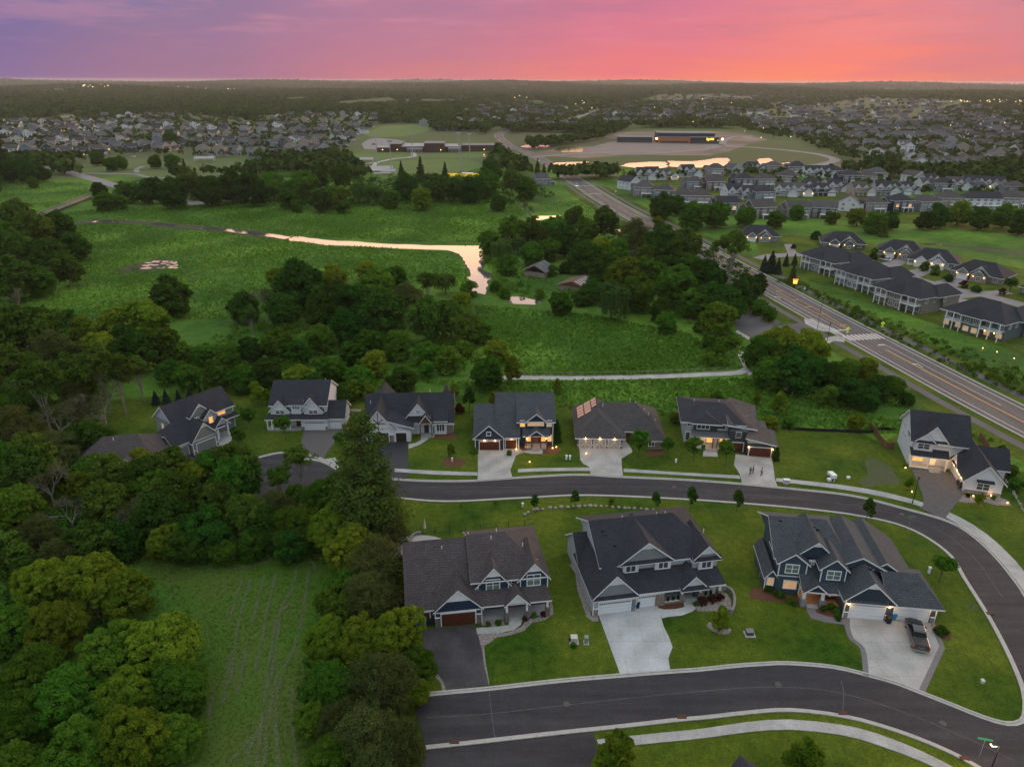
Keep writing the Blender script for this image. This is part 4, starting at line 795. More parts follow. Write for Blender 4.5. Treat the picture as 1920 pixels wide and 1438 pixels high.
h.win(-11.8, 1.0, .8, 1.8, 3.6, nx=1, ny=1); h.win(-7.3, .8, 1.0, 1.6, 3.6, nx=1, ny=1, pm=M_lit); h.door(-8.6, 3.6, .3, T_white); h.win(-4.4, .9, 1.4, 1.5, 3.6, pm=M_lit, nx=2)
for x in (-6.8, -5.9, -10.6, -3.9): h.col(x, 1.9, 2.8, .22, 0, m=M_timber)
h.floor(-11, -3.9, 1.5, 3.6, .3); h.steps(-8.6, -5.8, 1.5, 3)
h.lamp(-.05, -.0, 2.2, 22); h.lamp(4.65, 0, 2.0, 26); h.lamp(-8, 3.0, 2.4, 50); h.lamp(-5, 3.0, 2.4, 40)
for x, y, z in ((-10.4, 10, 7.2), (-5.2, 10, 7.3), (.5, 8, 5.0)): h.vent(x, y, z)
h.end()
# ---- G: white house on the bend
h = House('house', 'white gabled house with black roof and glowing porch on the bend of the street', 'house', (79.04, 122.35), -16, 'houses along the far side of the street')
h.wall(-.7, 9.0, 1.6, 11.4, 5.6, S_white); h.wall(6.9, 13.0, -7.2, 4, 2.9, S_white); h.wall(13, 15.3, -1, 4, 2.8, S_white)
h.roof(-.8, 9.2, 1.4, 11.6, 5.5, 9.6, 'x', R_char, .45, .4, gm=S_whiteb)
h.roof(6.8, 13.1, -7.3, 5, 2.85, 6.0, 'y', R_char, .45, .4, gm=S_whiteb); h.roof(9, 15.6, -1, 4.6, 2.8, 5.6, 'x', R_char, .4, .35, gm=S_white)
h.gable(.2, 5.3, 1.3, 6.5, 5.7, 8.8, R_char, S_whiteb); h.gable(-.6, 3.1, .95, 5, 5.5, 7.2, R_char, S_whiteb)
h.slab([(-.9, .5, 5.2), (3.4, .5, 5.2), (3.4, 1.0, 5.7), (-.9, 1.0, 5.7)], R_char, .1); h.slab([(2.6, .9, 5.3), (5.6, .9, 5.3), (5.6, 1.4, 5.8), (2.6, 1.4, 5.8)], R_char, .1)
h.roof(6.6, 10, -3.2, .2, 2.9, 4.9, 'x', R_char, .3, .3, gm=S_whiteb)
h.wall(-.4, 2.9, 1.05, 2, 5.5, S_white, 3.3)
h.slab([(-1.0, -.3, 2.75), (5.9, -.3, 2.75), (5.9, 1.7, 3.7), (-1.0, 1.7, 3.7)], R_char)
h.win(1.25, 3.95, 2.0, 1.15, 1.05, nx=2, ny=2); h.win(4.0, 5.0, 1.2, .45, 1.6, nx=2, ny=1); h.win(9.9, 1.0, 2.0, 1.3, -7.22, nx=2, ny=2)
h.slab([(8.5, -8.0, 2.55), (11.4, -8.0, 2.55), (11.4, -7.25, 2.95), (8.5, -7.25, 2.95)], R_char, .1)
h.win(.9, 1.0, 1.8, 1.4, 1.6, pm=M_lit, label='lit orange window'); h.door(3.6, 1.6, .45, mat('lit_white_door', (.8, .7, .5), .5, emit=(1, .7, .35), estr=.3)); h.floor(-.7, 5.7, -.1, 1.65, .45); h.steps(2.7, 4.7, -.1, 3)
h.win(5.0, 4.6, .8, 1.2, -.72, 'l', nx=1, ny=2, fr=.05); h.win(8.2, 3.5, .5, .5, -.72, 'l', nx=1, ny=1, fr=.04); h.win(8.8, 5, .5, .5, -.72, 'l', nx=1, ny=1, fr=.04); h.win(7, 3.5, .5, .5, -.72, 'l', nx=1, ny=1, fr=.04)
for x in (-.6, 2.4, 5.6): h.col(x, .0, 2.8, .28, 0)
h.stone(7.0, 13, -7.2, .8, M_stoneg); h.stone(-.7, 2.6, -.12, .4, M_stoneg)
h.lamp(.9, .9, 2.7, 75); h.lamp(3.7, .9, 2.7, 75)
for y in (-6.3, -3.6, -1.4): h.lamp(6.75, y, 2.6, 40, (-1.3, .0))
for y in (-4.8,): h.lamp(6.75, y, 2.6, 24, (-1.3, .0))
h.end()
# ---- house half hidden among the trees, and the roof at the lower edge
h = House('house', 'brown-roofed house largely hidden behind trees, left of the cul-de-sac', 'house', G(212, 905), 12, 'houses along the far side of the street')
h.wall(-7, 8, 0, 12, 3.4, S_tan); h.roof(-7, 8, 0, 12, 3.3, 6.8, 'x', R_brown, .5, .3, ha=5, hb=4, infill=False); h.gable(1, 6, -1.5, 6, 3.3, 5.5, R_brown, S_tan); h.wall(1.1, 5.9, -1.4, 1, 3.3, S_tan); h.win(3.5, 1, 1.5, 1.3, -1.4); h.win(-4, 1, 1.5, 1.3, 0); h.vent(0, 5, 6.7); h.end()
h = House('house', 'house whose dark roof top just shows at the bottom edge of the picture', 'house', (18.3, 46.7), 45, 'houses along the near street')
h.wall(-6, 8, -12, 0, 5.6, S_blue); h.roof(-6, 8, -12, 0, 5.5, 9.0, 'x', R_char, .5, .3, ha=5, hb=5, infill=False); h.win(1, 3.5, 1.5, 1.3, 0, 'b'); h.win(5, 3.5, 1.5, 1.3, 0, 'b'); h.end()
# ================================================================ TREES
def leaf_mat(name, ca, cb, cc=None, transl=.36):
    if name in MATS: return MATS[name]
    m = bpy.data.materials.new(name); m.use_nodes = True; t = m.node_tree; n = t.nodes; l = t.links; n.clear()
    at = n.new('ShaderNodeAttribute'); at.attribute_name = 'tint'; oi = n.new('ShaderNodeObjectInfo')
    a = n.new('ShaderNodeMix'); a.data_type = 'RGBA'; a.inputs[6].default_value = (*ca, 1); a.inputs[7].default_value = (*cb, 1); l.new(at.outputs['Fac'], a.inputs[0])
    b = n.new('ShaderNodeHueSaturation'); l.new(a.outputs[2], b.inputs['Color'])
    r = n.new('ShaderNodeMapRange'); r.inputs[3].default_value = .72; r.inputs[4].default_value = 1.28; l.new(oi.outputs['Random'], r.inputs[0]); l.new(r.outputs[0], b.inputs['Value'])
    q = n.new('ShaderNodeMath'); q.operation = 'MULTIPLY'; q.inputs[1].default_value = 7.31; l.new(oi.outputs['Random'], q.inputs[0]); f = n.new('ShaderNodeMath'); f.operation = 'FRACT'; l.new(q.outputs[0], f.inputs[0])
    r2 = n.new('ShaderNodeMapRange'); r2.inputs[3].default_value = .488; r2.inputs[4].default_value = .525; l.new(f.outputs[0], r2.inputs[0]); l.new(r2.outputs[0], b.inputs['Hue'])
    d = n.new('ShaderNodeBsdfDiffuse'); tr = n.new('ShaderNodeBsdfTranslucent'); l.new(b.outputs[0], d.inputs[0]); l.new(b.outputs[0], tr.inputs[0])
    mx = n.new('ShaderNodeMixShader'); mx.inputs[0].default_value = transl; l.new(d.outputs[0], mx.inputs[1]); l.new(tr.outputs[0], mx.inputs[2])
    o = n.new('ShaderNodeOutputMaterial'); l.new(mx.outputs[0], o.inputs[0]); MATS[name] = m; return m
L_dark = leaf_mat('dark_green_leaves', (.022, .062, .008), (.055, .118, .014))
L_mid = leaf_mat('green_leaves', (.036, .095, .008), (.090, .172, .016))
L_yel = leaf_mat('yellow_green_leaves', (.072, .125, .008), (.175, .225, .018))
L_olive = leaf_mat('olive_leaves', (.040, .082, .010), (.085, .138, .018))
L_brown = leaf_mat('sparse_brown_green_leaves', (.050, .064, .018), (.088, .104, .026))
L_will = leaf_mat('willow_leaves', (.052, .100, .020), (.095, .155, .034))
L_pine = leaf_mat('pine_needles', (.044, .078, .014), (.088, .125, .022), transl=.2)
L_spru = leaf_mat('spruce_needles', (.018, .038, .026), (.035, .060, .040), transl=.1)
L_red = leaf_mat('maroon_leaves', (.045, .016, .014), (.080, .030, .022))
M_bark = mat('bark', (.055, .043, .035), .95, (.085, .07, .058), 3, 4); M_pale = mat('pale_bark', (.16, .14, .12), .95, (.22, .20, .18), 3, 4)
def np_mesh(name, V, tint, m, K=4):
    n = len(V) // K; me = bpy.data.meshes.new(name); me.vertices.add(len(V)); me.vertices.foreach_set('co', np.ascontiguousarray(V, dtype=np.float32).ravel())
    me.loops.add(n * K); me.loops.foreach_set('vertex_index', np.arange(n * K, dtype=np.int32)); me.polygons.add(n)
    me.polygons.foreach_set('loop_start', np.arange(0, n * K, K, dtype=np.int32)); me.polygons.foreach_set('loop_total', np.full(n, K, dtype=np.int32))
    a = me.attributes.new('tint', 'FLOAT', 'POINT'); a.data.foreach_set('value', np.repeat(np.asarray(tint, dtype=np.float32), K)); me.materials.append(m); me.update(); me.validate(); return me
def quads(P, Nn, size, rng, asp=1.0, up=None):            # leaf-cluster faces at points P facing Nn
    n = len(P); r = rng.normal(size=(n, 3)) if up is None else np.tile(up, (n, 1)) + rng.normal(size=(n, 3)) * .25
    Nn = Nn / (np.linalg.norm(Nn, axis=1, keepdims=True) + 1e-9); u = np.cross(Nn, r); u /= np.linalg.norm(u, axis=1, keepdims=True) + 1e-9; v = np.cross(Nn, u)
    s = (size * (.6 + .8 * rng.random(n)))[:, None] if np.ndim(size) == 0 else size[:, None]
    u = u * s * .5; v = v * s * .5 * asp
    k = .25 * rng.normal(size=(n, 1)) 
    return np.stack([P - u * (.6 + k) - v, P + u - v * (.5 - k), P + u * (.5 - k) + v, P - u + v * (.6 + k)], 1).reshape(-1, 3)
def puffs_to_leaves(C, R, per, size, rng, flat=.8, shell=.55):
    m = len(C); idx = np.repeat(np.arange(m), per); d = rng.normal(size=(len(idx), 3)); d /= np.linalg.norm(d, axis=1, keepdims=True); d[:, 2] = np.where(d[:, 2] < -.35, -d[:, 2] * .8, d[:, 2])
    rr = shell + (1.08 - shell) * rng.random(len(idx)) ** .6
    P = C[idx] + d * (R[idx] * rr)[:, None] * np.array([1, 1, flat]); Nn = d + rng.normal(size=d.shape) * .55 + np.array([0, 0, .35])
    tint = np.clip(np.repeat(rng.random(m) * .7, per) + .35 * rng.random(len(idx)) - .05 + .15 * (rr - .8), 0, 1)
    return quads(P, Nn, size, rng), tint
def broad(seed, H=12., W=5., base=.28, lobes=7, npf=110, per=110, size=.38, pr=1.15, open_=0.0, flat=.85, top=.5):
    rng = np.random.default_rng(seed); zc = H * (base + 1) / 2; hz = H * (1 - base) / 2
    LC = []; LR = []
    for i in range(lobes):
        a = 2 * math.pi * i / lobes + rng.uniform(-.4, .4); k = rng.uniform(.35, .62) if i < lobes - 2 else rng.uniform(0, .2)
        z = zc + hz * (rng.uniform(-.35, .25) if i < lobes - 2 else rng.uniform(.15, top)); LC.append((math.cos(a) * W * k, math.sin(a) * W * k, z)); LR.append(W * rng.uniform(.36, .52))
    LC = np.array(LC); LR = np.array(LR); C = []; R = []
    while len(C) < npf:
        i = rng.integers(lobes); d = rng.normal(size=3); d /= np.linalg.norm(d)
        if d[2] < -.5: continue
        p = LC[i] + d * LR[i] * np.array([1, 1, .8 * hz / W + .25]) * rng.uniform(.8, 1.12)
        q = np.linalg.norm((p - LC) / (LR[:, None] * np.array([1, 1, .8 * hz / W + .25])), axis=1)
        if q.min() < .72 and rng.random() < .85: continue
        if rng.random() < open_ * (.5 + .5 * math.sin(p[0] * 1.3 + seed) * math.cos(p[1] * 1.1 + p[2])): continue
        C.append(p); R.append(pr * rng.uniform(.6, 1.25))
    if base < .2:
        for k in range(int(npf * .38)):
            a = rng.uniform(0, 6.28); z = H * rng.uniform(base + .06, .42); q = W * rng.uniform(.45, .86) * (.75 + .25 * z / (.42 * H)) * (1 + .12 * math.sin(3 * a + seed)); C.append(np.array([math.cos(a) * q, math.sin(a) * q, z])); R.append(pr * rng.uniform(.7, 1.2))
    return np.array(C), np.array(R), LC, (npf, per, size, flat), H, rng
def limbs(H, LC, r0, rng, seed=0, twigs=0):
    mb = MB(); fork = H * .3; mb.tube((0, 0, -.3), (0, 0, fork), r0, r0 * .75, 7)
    for c in LC:
        mid = (c[0] * .45, c[1] * .45, fork + (c[2] - fork) * .55); mb.tube((0, 0, fork * .9), mid, r0 * .5, r0 * .33, 5, cap=False); mb.tube(mid, tuple(c), r0 * .33, r0 * .1, 5, cap=False)
        for k in range(twigs):
            d = rng.normal(size=3); d[2] = abs(d[2]) + .2; d /= np.linalg.norm(d); e = np.array(mid) + d * H * rng.uniform(.12, .25); mb.tube(mid, tuple(e), r0 * .14, r0 * .03, 3, cap=False)
    return mb
TPL = {}
def tpl(kind, crown, trunk, H, R): TPL.setdefault(kind, []).append((crown, trunk, H, R))
def mk_broad(kind, seed, lm, bark=M_bark, r0=.3, twigs=2, W=5., **k):
    C, R, LC, (npf, per, size, flat), H, rng = broad(seed, W=W, **k); V, t = puffs_to_leaves(C, R, per, size, rng, flat)
    tpl(kind, np_mesh(kind + '_crown', V, t, lm), limbs(H, LC, r0, rng, twigs=twigs).mesh(kind + '_trunk', [bark]), H, W)
for s_ in range(3): mk_broad('near_broadleaf', 11 + s_, L_mid, H=11.5, W=5.2, base=.1, lobes=10, npf=230, per=150, size=.27, pr=.82)
for s_ in range(2): mk_broad('near_yellow', 21 + s_, L_yel, H=11, W=5.0, base=.12, lobes=10, npf=220, per=150, size=.27, pr=.8)
for s_ in range(2): mk_broad('dark', 31 + s_, L_dark, H=11.5, W=5.2, base=.04, lobes=9, npf=150, per=75, size=.48, pr=1.2)
for s_ in range(3): mk_broad('green', 41 + s_, L_mid, H=10.8, W=5.0, base=.03, lobes=9, npf=140, per=75, size=.46, pr=1.15)
for s_ in range(2): mk_broad('yellow', 51 + s_, L_yel, H=9.5, W=4.6, base=.06, lobes=8, npf=120, per=75, size=.44, pr=1.05)
for s_ in range(2): mk_broad('olive', 61 + s_, L_olive, H=12, W=4.8, base=.12, lobes=9, npf=130, per=65, size=.42, pr=1.05, open_=.3, twigs=3, bark=M_pale)
for s_ in range(2): mk_broad('open', 71 + s_, L_olive, H=13, W=4.0, base=.4, npf=60, per=60, size=.36, pr=.95, open_=.6, twigs=5, bark=M_pale, r0=.22)
for s_ in range(2): mk_broad('twiggy', 81 + s_, L_brown, H=12, W=4.6, base=.1, lobes=10, npf=230, per=60, size=.19, pr=.85, open_=.35, twigs=10, bark=M_pale, r0=.24)
for s_ in range(2): mk_broad('shrub', 91 + s_, L_mid, H=4.2, W=2.4, base=.0, lobes=5, npf=36, per=70, size=.32, pr=.75, r0=.1, twigs=0)
for s_ in range(1): mk_broad('dark_shrub', 95 + s_, L_dark, H=3.6, W=2.4, base=.0, lobes=5, npf=36, per=70, size=.32, pr=.75, r0=.1, twigs=0)
mk_broad('yellow_shrub', 97, L_yel, H=5.0, W=1.9, base=.05, lobes=5, npf=36, per=70, size=.28, pr=.65, r0=.08, twigs=0)
mk_broad('red_shrub', 99, L_red, H=2.0, W=1.2, base=.0, lobes=4, npf=22, per=60, size=.2, pr=.4, r0=.06, twigs=0)
for s_ in range(2): mk_broad('young', 101 + s_, L_mid, H=6.4, W=1.9, base=.2, lobes=6, npf=60, per=110, size=.2, pr=.5, r0=.08, twigs=1)
mk_broad('young_dark', 103, L_dark, H=5.5, W=1.3, base=.2, lobes=5, npf=40, per=100, size=.2, pr=.42, r0=.07, twigs=1)
mk_broad('young_yellow', 104, L_yel, H=6.0, W=1.8, base=.16, lobes=6, npf=60, per=110, size=.2, pr=.5, r0=.08, twigs=1)
mk_broad('sapling', 105, L_yel, H=3.0, W=.7, base=.4, lobes=3, npf=12, per=40, size=.16, pr=.3, r0=.03, twigs=0)
def mk_willow(seed, H=10., W=5.):
    rng = np.random.default_rng(seed); C, R, LC, _, _, _ = broad(seed, H=H, W=W, base=.35, lobes=7, npf=90, per=1, size=.4, pr=1.1)
    V, t = puffs_to_leaves(C, R, 45, .42, rng); P = []; T = []
    for i in range(420):
        c = C[rng.integers(len(C))]; a = math.atan2(c[1], c[0]) + rng.normal() * .15; r = math.hypot(c[0], c[1]) + rng.uniform(.1, .7); z = c[2]; L = min(z - .4, rng.uniform(1.5, 5)); n = int(L / .32); tt = rng.random()
        for k in range(n): P.append((math.cos(a) * (r + .12 * k * .3), math.sin(a) * (r + .12 * k * .3), z - k * .32)); T.append(.3 + .6 * tt)
    P = np.array(P) + rng.normal(size=(len(P), 3)) * .08; Nn = P * np.array([1, 1, 0]) + rng.normal(size=P.shape) * .8
    V2 = quads(P, Nn, .30, rng, 1.9, np.array([1., 0, 0]) * 0 + np.array([.0, .01, 0])) if False else quads(P, Nn, .34, rng, 1.3)
    tpl('willow', np_mesh('willow_crown', np.concatenate([V, V2]), np.concatenate([t, T]), L_will), limbs(H, LC, .35, rng, twigs=1).mesh('willow_trunk', [M_bark]), H, W)
mk_willow(111); mk_willow(112)
def mk_conifer(kind, seed, H, W, lm, whorls, per, size, droop=.15, gap=.0, base=.06, power=1.0, stub=.12):
    rng = np.random.default_rng(seed); P = []; T = []; mb = MB(); mb.tube((0, 0, -.3), (0, 0, H * .96), W * .06 + .06, .03, 6)
    for wv in range(whorls):
        f = wv / whorls; z = H * (base + (1 - base) * f); r = W * (1 - f) ** power * rng.uniform(.8, 1.1) + stub; nb = 6 + int(5 * (1 - f)); 
        for b in range(nb):
            if rng.random() < gap: continue
            a = 2 * math.pi * (b + rng.random() * .7) / nb; rr = r * rng.uniform(.7, 1.12); e = (math.cos(a) * rr, math.sin(a) * rr, z - rr * droop + (rr * .12 if kind == 'pine' else 0)); 
            if rr > 1.2: mb.tube((0, 0, z), e, .06, .02, 3, cap=False)
            n = int(per * rr / W) + 3; tt = rng.random() * .7
            for k in range(n):
                u = rng.uniform(.25, 1.05) ** .8; s = (1.05 - u * .55) * rr * .28; P.append((e[0] * u + rng.normal() * s, e[1] * u + rng.normal() * s, z + (e[2] - z) * u + rng.normal() * .12 * (1.6 if kind == 'pine' else 1) + .1)); T.append(min(1, tt + .3 * rng.random()))
    P = np.array(P); Nn = P * np.array([.25, .25, 0]) + np.array([0, 0, .9]) + rng.normal(size=P.shape) * .6
    tpl(kind, np_mesh(kind + '_crown', quads(P, Nn, size, rng, .7), T, lm), mb.mesh(kind + '_trunk', [M_bark]), H, W)
mk_conifer('pine', 121, 20, 5.0, L_pine, 30, 120, .30, -.05, .30, .12, .48); mk_conifer('pine', 122, 18, 4.6, L_pine, 26, 110, .30, -.05, .35, .15, .45)
mk_conifer('spruce', 123, 7, 1.9, L_spru, 22, 60, .26, .2); mk_conifer('dark_conifer', 124, 13, 3.2, L_pine, 26, 70, .42, .15, .1)
mk_conifer('columnar', 125, 4.5, .8, L_dark, 20, 50, .2, .1, 0, .02, .35)
def mk_bare(kind, seed, H, W, r0=.25, depth=6, leaves=0):
    rng = np.random.default_rng(seed); mb = MB(); tips = []
    def br(p, d, L, r, k):
        q = p + d * L; mb.tube(tuple(p), tuple(q), r, r * .68, 5 if k > 3 else 3, cap=False)
        if k == 0: tips.append(q); return
        for j in range(3 if k < depth - 1 else 3):
            e = d + rng.normal(size=3) * .48; e[2] += .18; e /= np.linalg.norm(e); br(q, e, L * rng.uniform(.62, .85), r * .62, k - 1)
    br(np.array([0, 0, -.2]), np.array([0, 0, 1.]), H * .24, r0, depth)
    T = np.array(tips); n = len(T); I = rng.integers(n, size=leaves or 400)
    P = T[I] + rng.normal(size=(len(I), 3)) * .35
    mx = max(1e-3, np.abs(T[:, :2]).max()); tpl(kind, np_mesh(kind + '_crown', quads(P, rng.normal(size=P.shape), .24, rng), rng.random(len(I)), L_brown), mb.mesh(kind + '_trunk', [M_pale]), T[:, 2].max(), mx)
mk_bare('bare', 131, 11, 4, leaves=500); mk_bare('bare', 132, 10, 4, leaves=1200, depth=6)
mk_bare('dead_tree', 133, 8, 3, .16, 5, leaves=40)
KN = {'near_broadleaf': ('broadleaf_tree', 'full green broadleaf tree', 'tree'), 'near_yellow': ('broadleaf_tree', 'yellow-green broadleaf tree', 'tree'), 'dark': ('broadleaf_tree', 'dark green broadleaf tree', 'tree'), 'green': ('broadleaf_tree', 'mid green broadleaf tree', 'tree'),
      'yellow': ('broadleaf_tree', 'bright yellow-green tree', 'tree'), 'olive': ('ash_tree', 'olive green tree', 'tree'), 'open': ('ash_tree', 'thin-crowned pale-trunked tree', 'tree'), 'twiggy': ('twiggy_tree', 'brown twiggy tree', 'tree'),
      'shrub': ('shrub', 'round green shrub', 'shrub'), 'dark_shrub': ('shrub', 'dark green shrub', 'shrub'), 'yellow_shrub': ('shrub', 'upright yellow-green shrub', 'shrub'), 'red_shrub': ('shrub', 'small maroon shrub', 'shrub'),
      'young': ('young_tree', 'young green yard tree', 'tree'), 'young_dark': ('young_tree', 'small dark yard tree', 'tree'), 'young_yellow': ('young_tree', 'young yellow-green yard tree', 'tree'), 'sapling': ('sapling', 'thin sapling', 'sapling'), 'willow': ('willow_tree', 'drooping willow', 'tree'),
      'pine': ('pine_tree', 'tall ragged pine', 'tree'), 'spruce': ('spruce_tree', 'blue-green spruce', 'tree'), 'dark_conifer': ('conifer', 'dark conifer', 'tree'), 'columnar': ('columnar_shrub', 'narrow columnar evergreen', 'shrub'), 'bare': ('bare_tree', 'half-bare grey-branched tree', 'tree'), 'dead_tree': ('bare_tree', 'small leafless tree', 'tree')}
NTREE = [0]
def zdepth(x, y, z): return y * math.cos(PITCH) + (CAMH - z) * math.sin(PITCH)
def plant(kind, px, py, rpx, label=None, group=None, hs=1.0, at=None):
    """crown centre seen at (px, py), crown half-width rpx photo pixels"""
    v = TPL[kind]; cr, tk, H, R = v[NTREE[0] % len(v)]; NTREE[0] += 1
    if at: x, y, s = at
    else:
        s = 1.0
        for _ in range(6): x, y = G(px, py, H * s * hs * .6); s = rpx * zdepth(x, y, H * s * .6) / FPX / R
    nm, _, cat = KN[kind]; r = empty(nm, (x, y, 0), rnd.uniform(0, 6.28)); r.scale = (s, s, s * hs * rnd.uniform(.93, 1.07)); tag(r, label, cat, group)
    link('crown', cr, r); link('trunk', tk, r); return r
ORD = ['', 'second', 'third', 'fourth', 'fifth', 'sixth', 'seventh', 'eighth', 'ninth', 'tenth', 'eleventh', 'twelfth', '13th', '14th', '15th', '16th', '17th', '18th', '19th', '20th', '21st', '22nd', '23rd', '24th', '25th', '26th', '27th', '28th', '29th', '30th']
def ordn(i, n): return 'the only one' if n == 1 else 'leftmost' if i == 0 else 'rightmost' if i == n - 1 else ORD[i] + ' from left'
KS = {'n': 'near_broadleaf', 'N': 'near_yellow', 'd': 'dark', 'g': 'green', 'y': 'yellow', 'o': 'olive', 'p': 'open', 't': 'twiggy', 's': 'shrub', 'D': 'dark_shrub', 'Y': 'yellow_shrub', 'w': 'willow', 'P': 'pine', 'S': 'spruce', 'c': 'dark_conifer', 'b': 'bare', 'x': 'dead_tree', 'v': 'young', 'V': 'young_dark', 'e': 'young_yellow', 'l': 'columnar', 'r': 'red_shrub', 'a': 'sapling'}
def grove(phrase, group, items):
    """items: (code, px, py, rpx[, hs]); labels number the trees of one kind from the left"""
    by = {}
    for it in items: by.setdefault(it[0], []).append(it)
    for code, L in by.items():
        L.sort(key=lambda q: q[1])
        for i, it in enumerate(L):
            lab = KN[KS[code]][1] + ' ' + phrase + (', ' + ordn(i, len(L)) if len(L) > 1 else ''); plant(KS[code], it[1], it[2], it[3], lab, group, it[4] if len(it) > 4 else 1.0)
grove('in the clump at the lower left corner', 'trees of the lower left clump', [('N', 80, 1092, 50), ('N', 165, 1088, 58), ('N', 235, 1110, 48), ('N', 105, 1175, 52), ('N', 300, 1205, 66), ('n', 195, 1225, 62), ('n', 60, 1250, 60), ('n', 130, 1300, 64),
      ('N', 240, 1290, 58), ('n', 330, 1290, 52), ('n', 45, 1340, 60), ('N', 250, 1375, 64), ('n', 330, 1375, 46), ('n', 140, 1400, 64), ('n', 30, 1430, 56), ('n', 20, 1170, 50), ('b', 190, 1150, 36)])
grove('in the grove beside the mown field', 'trees of the grove by the mown field', [('N', 608, 1200, 42), ('N', 672, 1190, 50), ('N', 742, 1185, 50), ('n', 782, 1240, 36), ('n', 625, 1275, 50), ('t', 712, 1275, 66), ('t', 690, 1370, 62), ('t', 752, 1390, 52), ('n', 588, 1340, 38),
      ('n', 622, 1415, 48), ('t', 700, 1440, 52), ('N', 778, 1290, 28), ('t', 640, 1350, 48)])
grove('in the belt behind the grove', 'trees between the field and the houses', [('t', 705, 1050, 52), ('t', 690, 1110, 46), ('g', 640, 1120, 40), ('N', 625, 980, 48), ('N', 660, 1030, 46), ('g', 655, 1090, 40), ('t', 728, 985, 40), ('n', 600, 940, 46), ('n', 560, 985, 44), ('P', 682, 875, 74), ('P', 715, 930, 44), ('n', 640, 915, 40), ('p', 562, 872, 30), ('p', 520, 905, 26), ('d', 545, 1015, 32), ('t', 725, 1110, 36)])
grove('in the dark wood left of the field', 'trees of the dark wood', [('o', 40, 880, 46), ('g', 20, 950, 50), ('b', 90, 905, 44), ('t', 60, 1000, 46), ('o', 318, 872, 38), ('o', 205, 885, 34), ('y', 232, 880, 26), ('g', 165, 878, 30), ('g', 392, 872, 34), ('y', 262, 862, 28), ('o', 432, 862, 32), ('p', 470, 890, 34), ('g', 290, 915, 34), ('b', 130, 960, 46), ('o', 170, 1010, 42), ('o', 195, 940, 40), ('b', 245, 965, 42), ('y', 240, 900, 28), ('d', 275, 885, 40), ('d', 300, 965, 46), ('o', 330, 930, 42), ('y', 350, 888, 36),
      ('d', 380, 990, 44), ('g', 440, 895, 46), ('o', 460, 960, 42), ('o', 405, 930, 34), ('d', 500, 985, 40), ('t', 520, 945, 34), ('g', 470, 1015, 30), ('N', 305, 1012, 32), ('t', 110, 1035, 36), ('o', 20, 1040, 40), ('y', 145, 905, 26), ('d', 225, 1010, 36), ('g', 420, 1030, 24), ('y', 180, 870, 26), ('d', 560, 940, 30), ('d', 350, 1015, 34)])
grove('in the wood at the left edge', 'trees of the left wood', [('o', 40, 620, 56), ('t', 100, 655, 46), ('p', 20, 700, 50), ('p', 75, 735, 46), ('o', 135, 700, 40), ('y', 180, 650, 40), ('y', 215, 615, 40), ('y', 262, 600, 44), ('d', 245, 650, 40), ('g', 290, 640, 34), ('y', 155, 618, 32), ('p', 190, 700, 38), ('p', 222, 715, 36), ('p', 258, 700, 30),
      ('b', 105, 780, 44), ('b', 150, 765, 42), ('b', 192, 765, 38), ('t', 30, 800, 46), ('o', 60, 850, 44), ('t', 110, 835, 42), ('o', 165, 820, 38), ('g', 70, 680, 30), ('d', 60, 760, 34), ('g', 10, 760, 36), ('g', 15, 860, 36), ('t', 135, 740, 30)])
grove('standing in the marsh at left', 'trees in the marsh', [('d', 315, 548, 36), ('D', 125, 598, 22), ('b', 98, 508, 20), ('x', 366, 525, 12), ('x', 432, 452, 8), ('x', 390, 452, 7)])
grove('in the wood by the footbridge', 'trees by the footbridge', [('o', 30, 400, 28), ('o', 60, 430, 32), ('d', 112, 425, 28), ('d', 140, 455, 26), ('o', 28, 465, 34), ('d', 92, 475, 32), ('o', 125, 500, 26), ('o', 20, 515, 34), ('g', 70, 520, 28), ('b', 30, 560, 26), ('y', 8, 590, 24), ('g', 5, 440, 24)])
grove('in the tall stand amid the marsh', 'trees of the middle stand', [('d', 457, 570, 28), ('b', 500, 565, 32), ('d', 563, 530, 42), ('y', 528, 518, 26), ('y', 625, 520, 26), ('d', 615, 570, 42), ('d', 662, 565, 44), ('g', 705, 530, 34), ('d', 720, 580, 40), ('t', 765, 555, 34), ('g', 740, 520, 24), ('p', 800, 535, 24), ('o', 800, 595, 34), ('o', 845, 590, 32),
      ('y', 862, 565, 22), ('w', 835, 528, 20), ('o', 875, 612, 26), ('s', 905, 622, 22), ('s', 882, 540, 16), ('g', 602, 560, 30), ('d', 650, 610, 30), ('p', 470, 600, 20), ('y', 690, 505, 20), ('d', 530, 575, 30)])
grove('in the low thicket behind the houses', 'trees of the thicket', [('g', 520, 640, 28), ('g', 600, 632, 26), ('d', 560, 655, 24), ('g', 655, 655, 24), ('g', 695, 640, 27), ('g', 742, 642, 27), ('y', 560, 700, 26), ('g', 620, 692, 28), ('d', 500, 692, 28), ('g', 672, 705, 26), ('y', 700, 680, 24), ('d', 755, 705, 24), ('g', 800, 655, 22), ('s', 838, 672, 26), ('s', 800, 690, 20),
      ('y', 935, 652, 24), ('g', 915, 692, 30), ('s', 870, 650, 20), ('g', 450, 705, 26), ('d', 402, 702, 25), ('g', 350, 700, 24), ('d', 312, 690, 22), ('g', 430, 662, 22), ('d', 470, 652, 22), ('g', 380, 662, 20), ('d', 590, 720, 22), ('g', 530, 725, 20), ('d', 735, 725, 18), ('g', 340, 655, 20), ('e', 960, 690, 16), ('d', 640, 735, 20)])
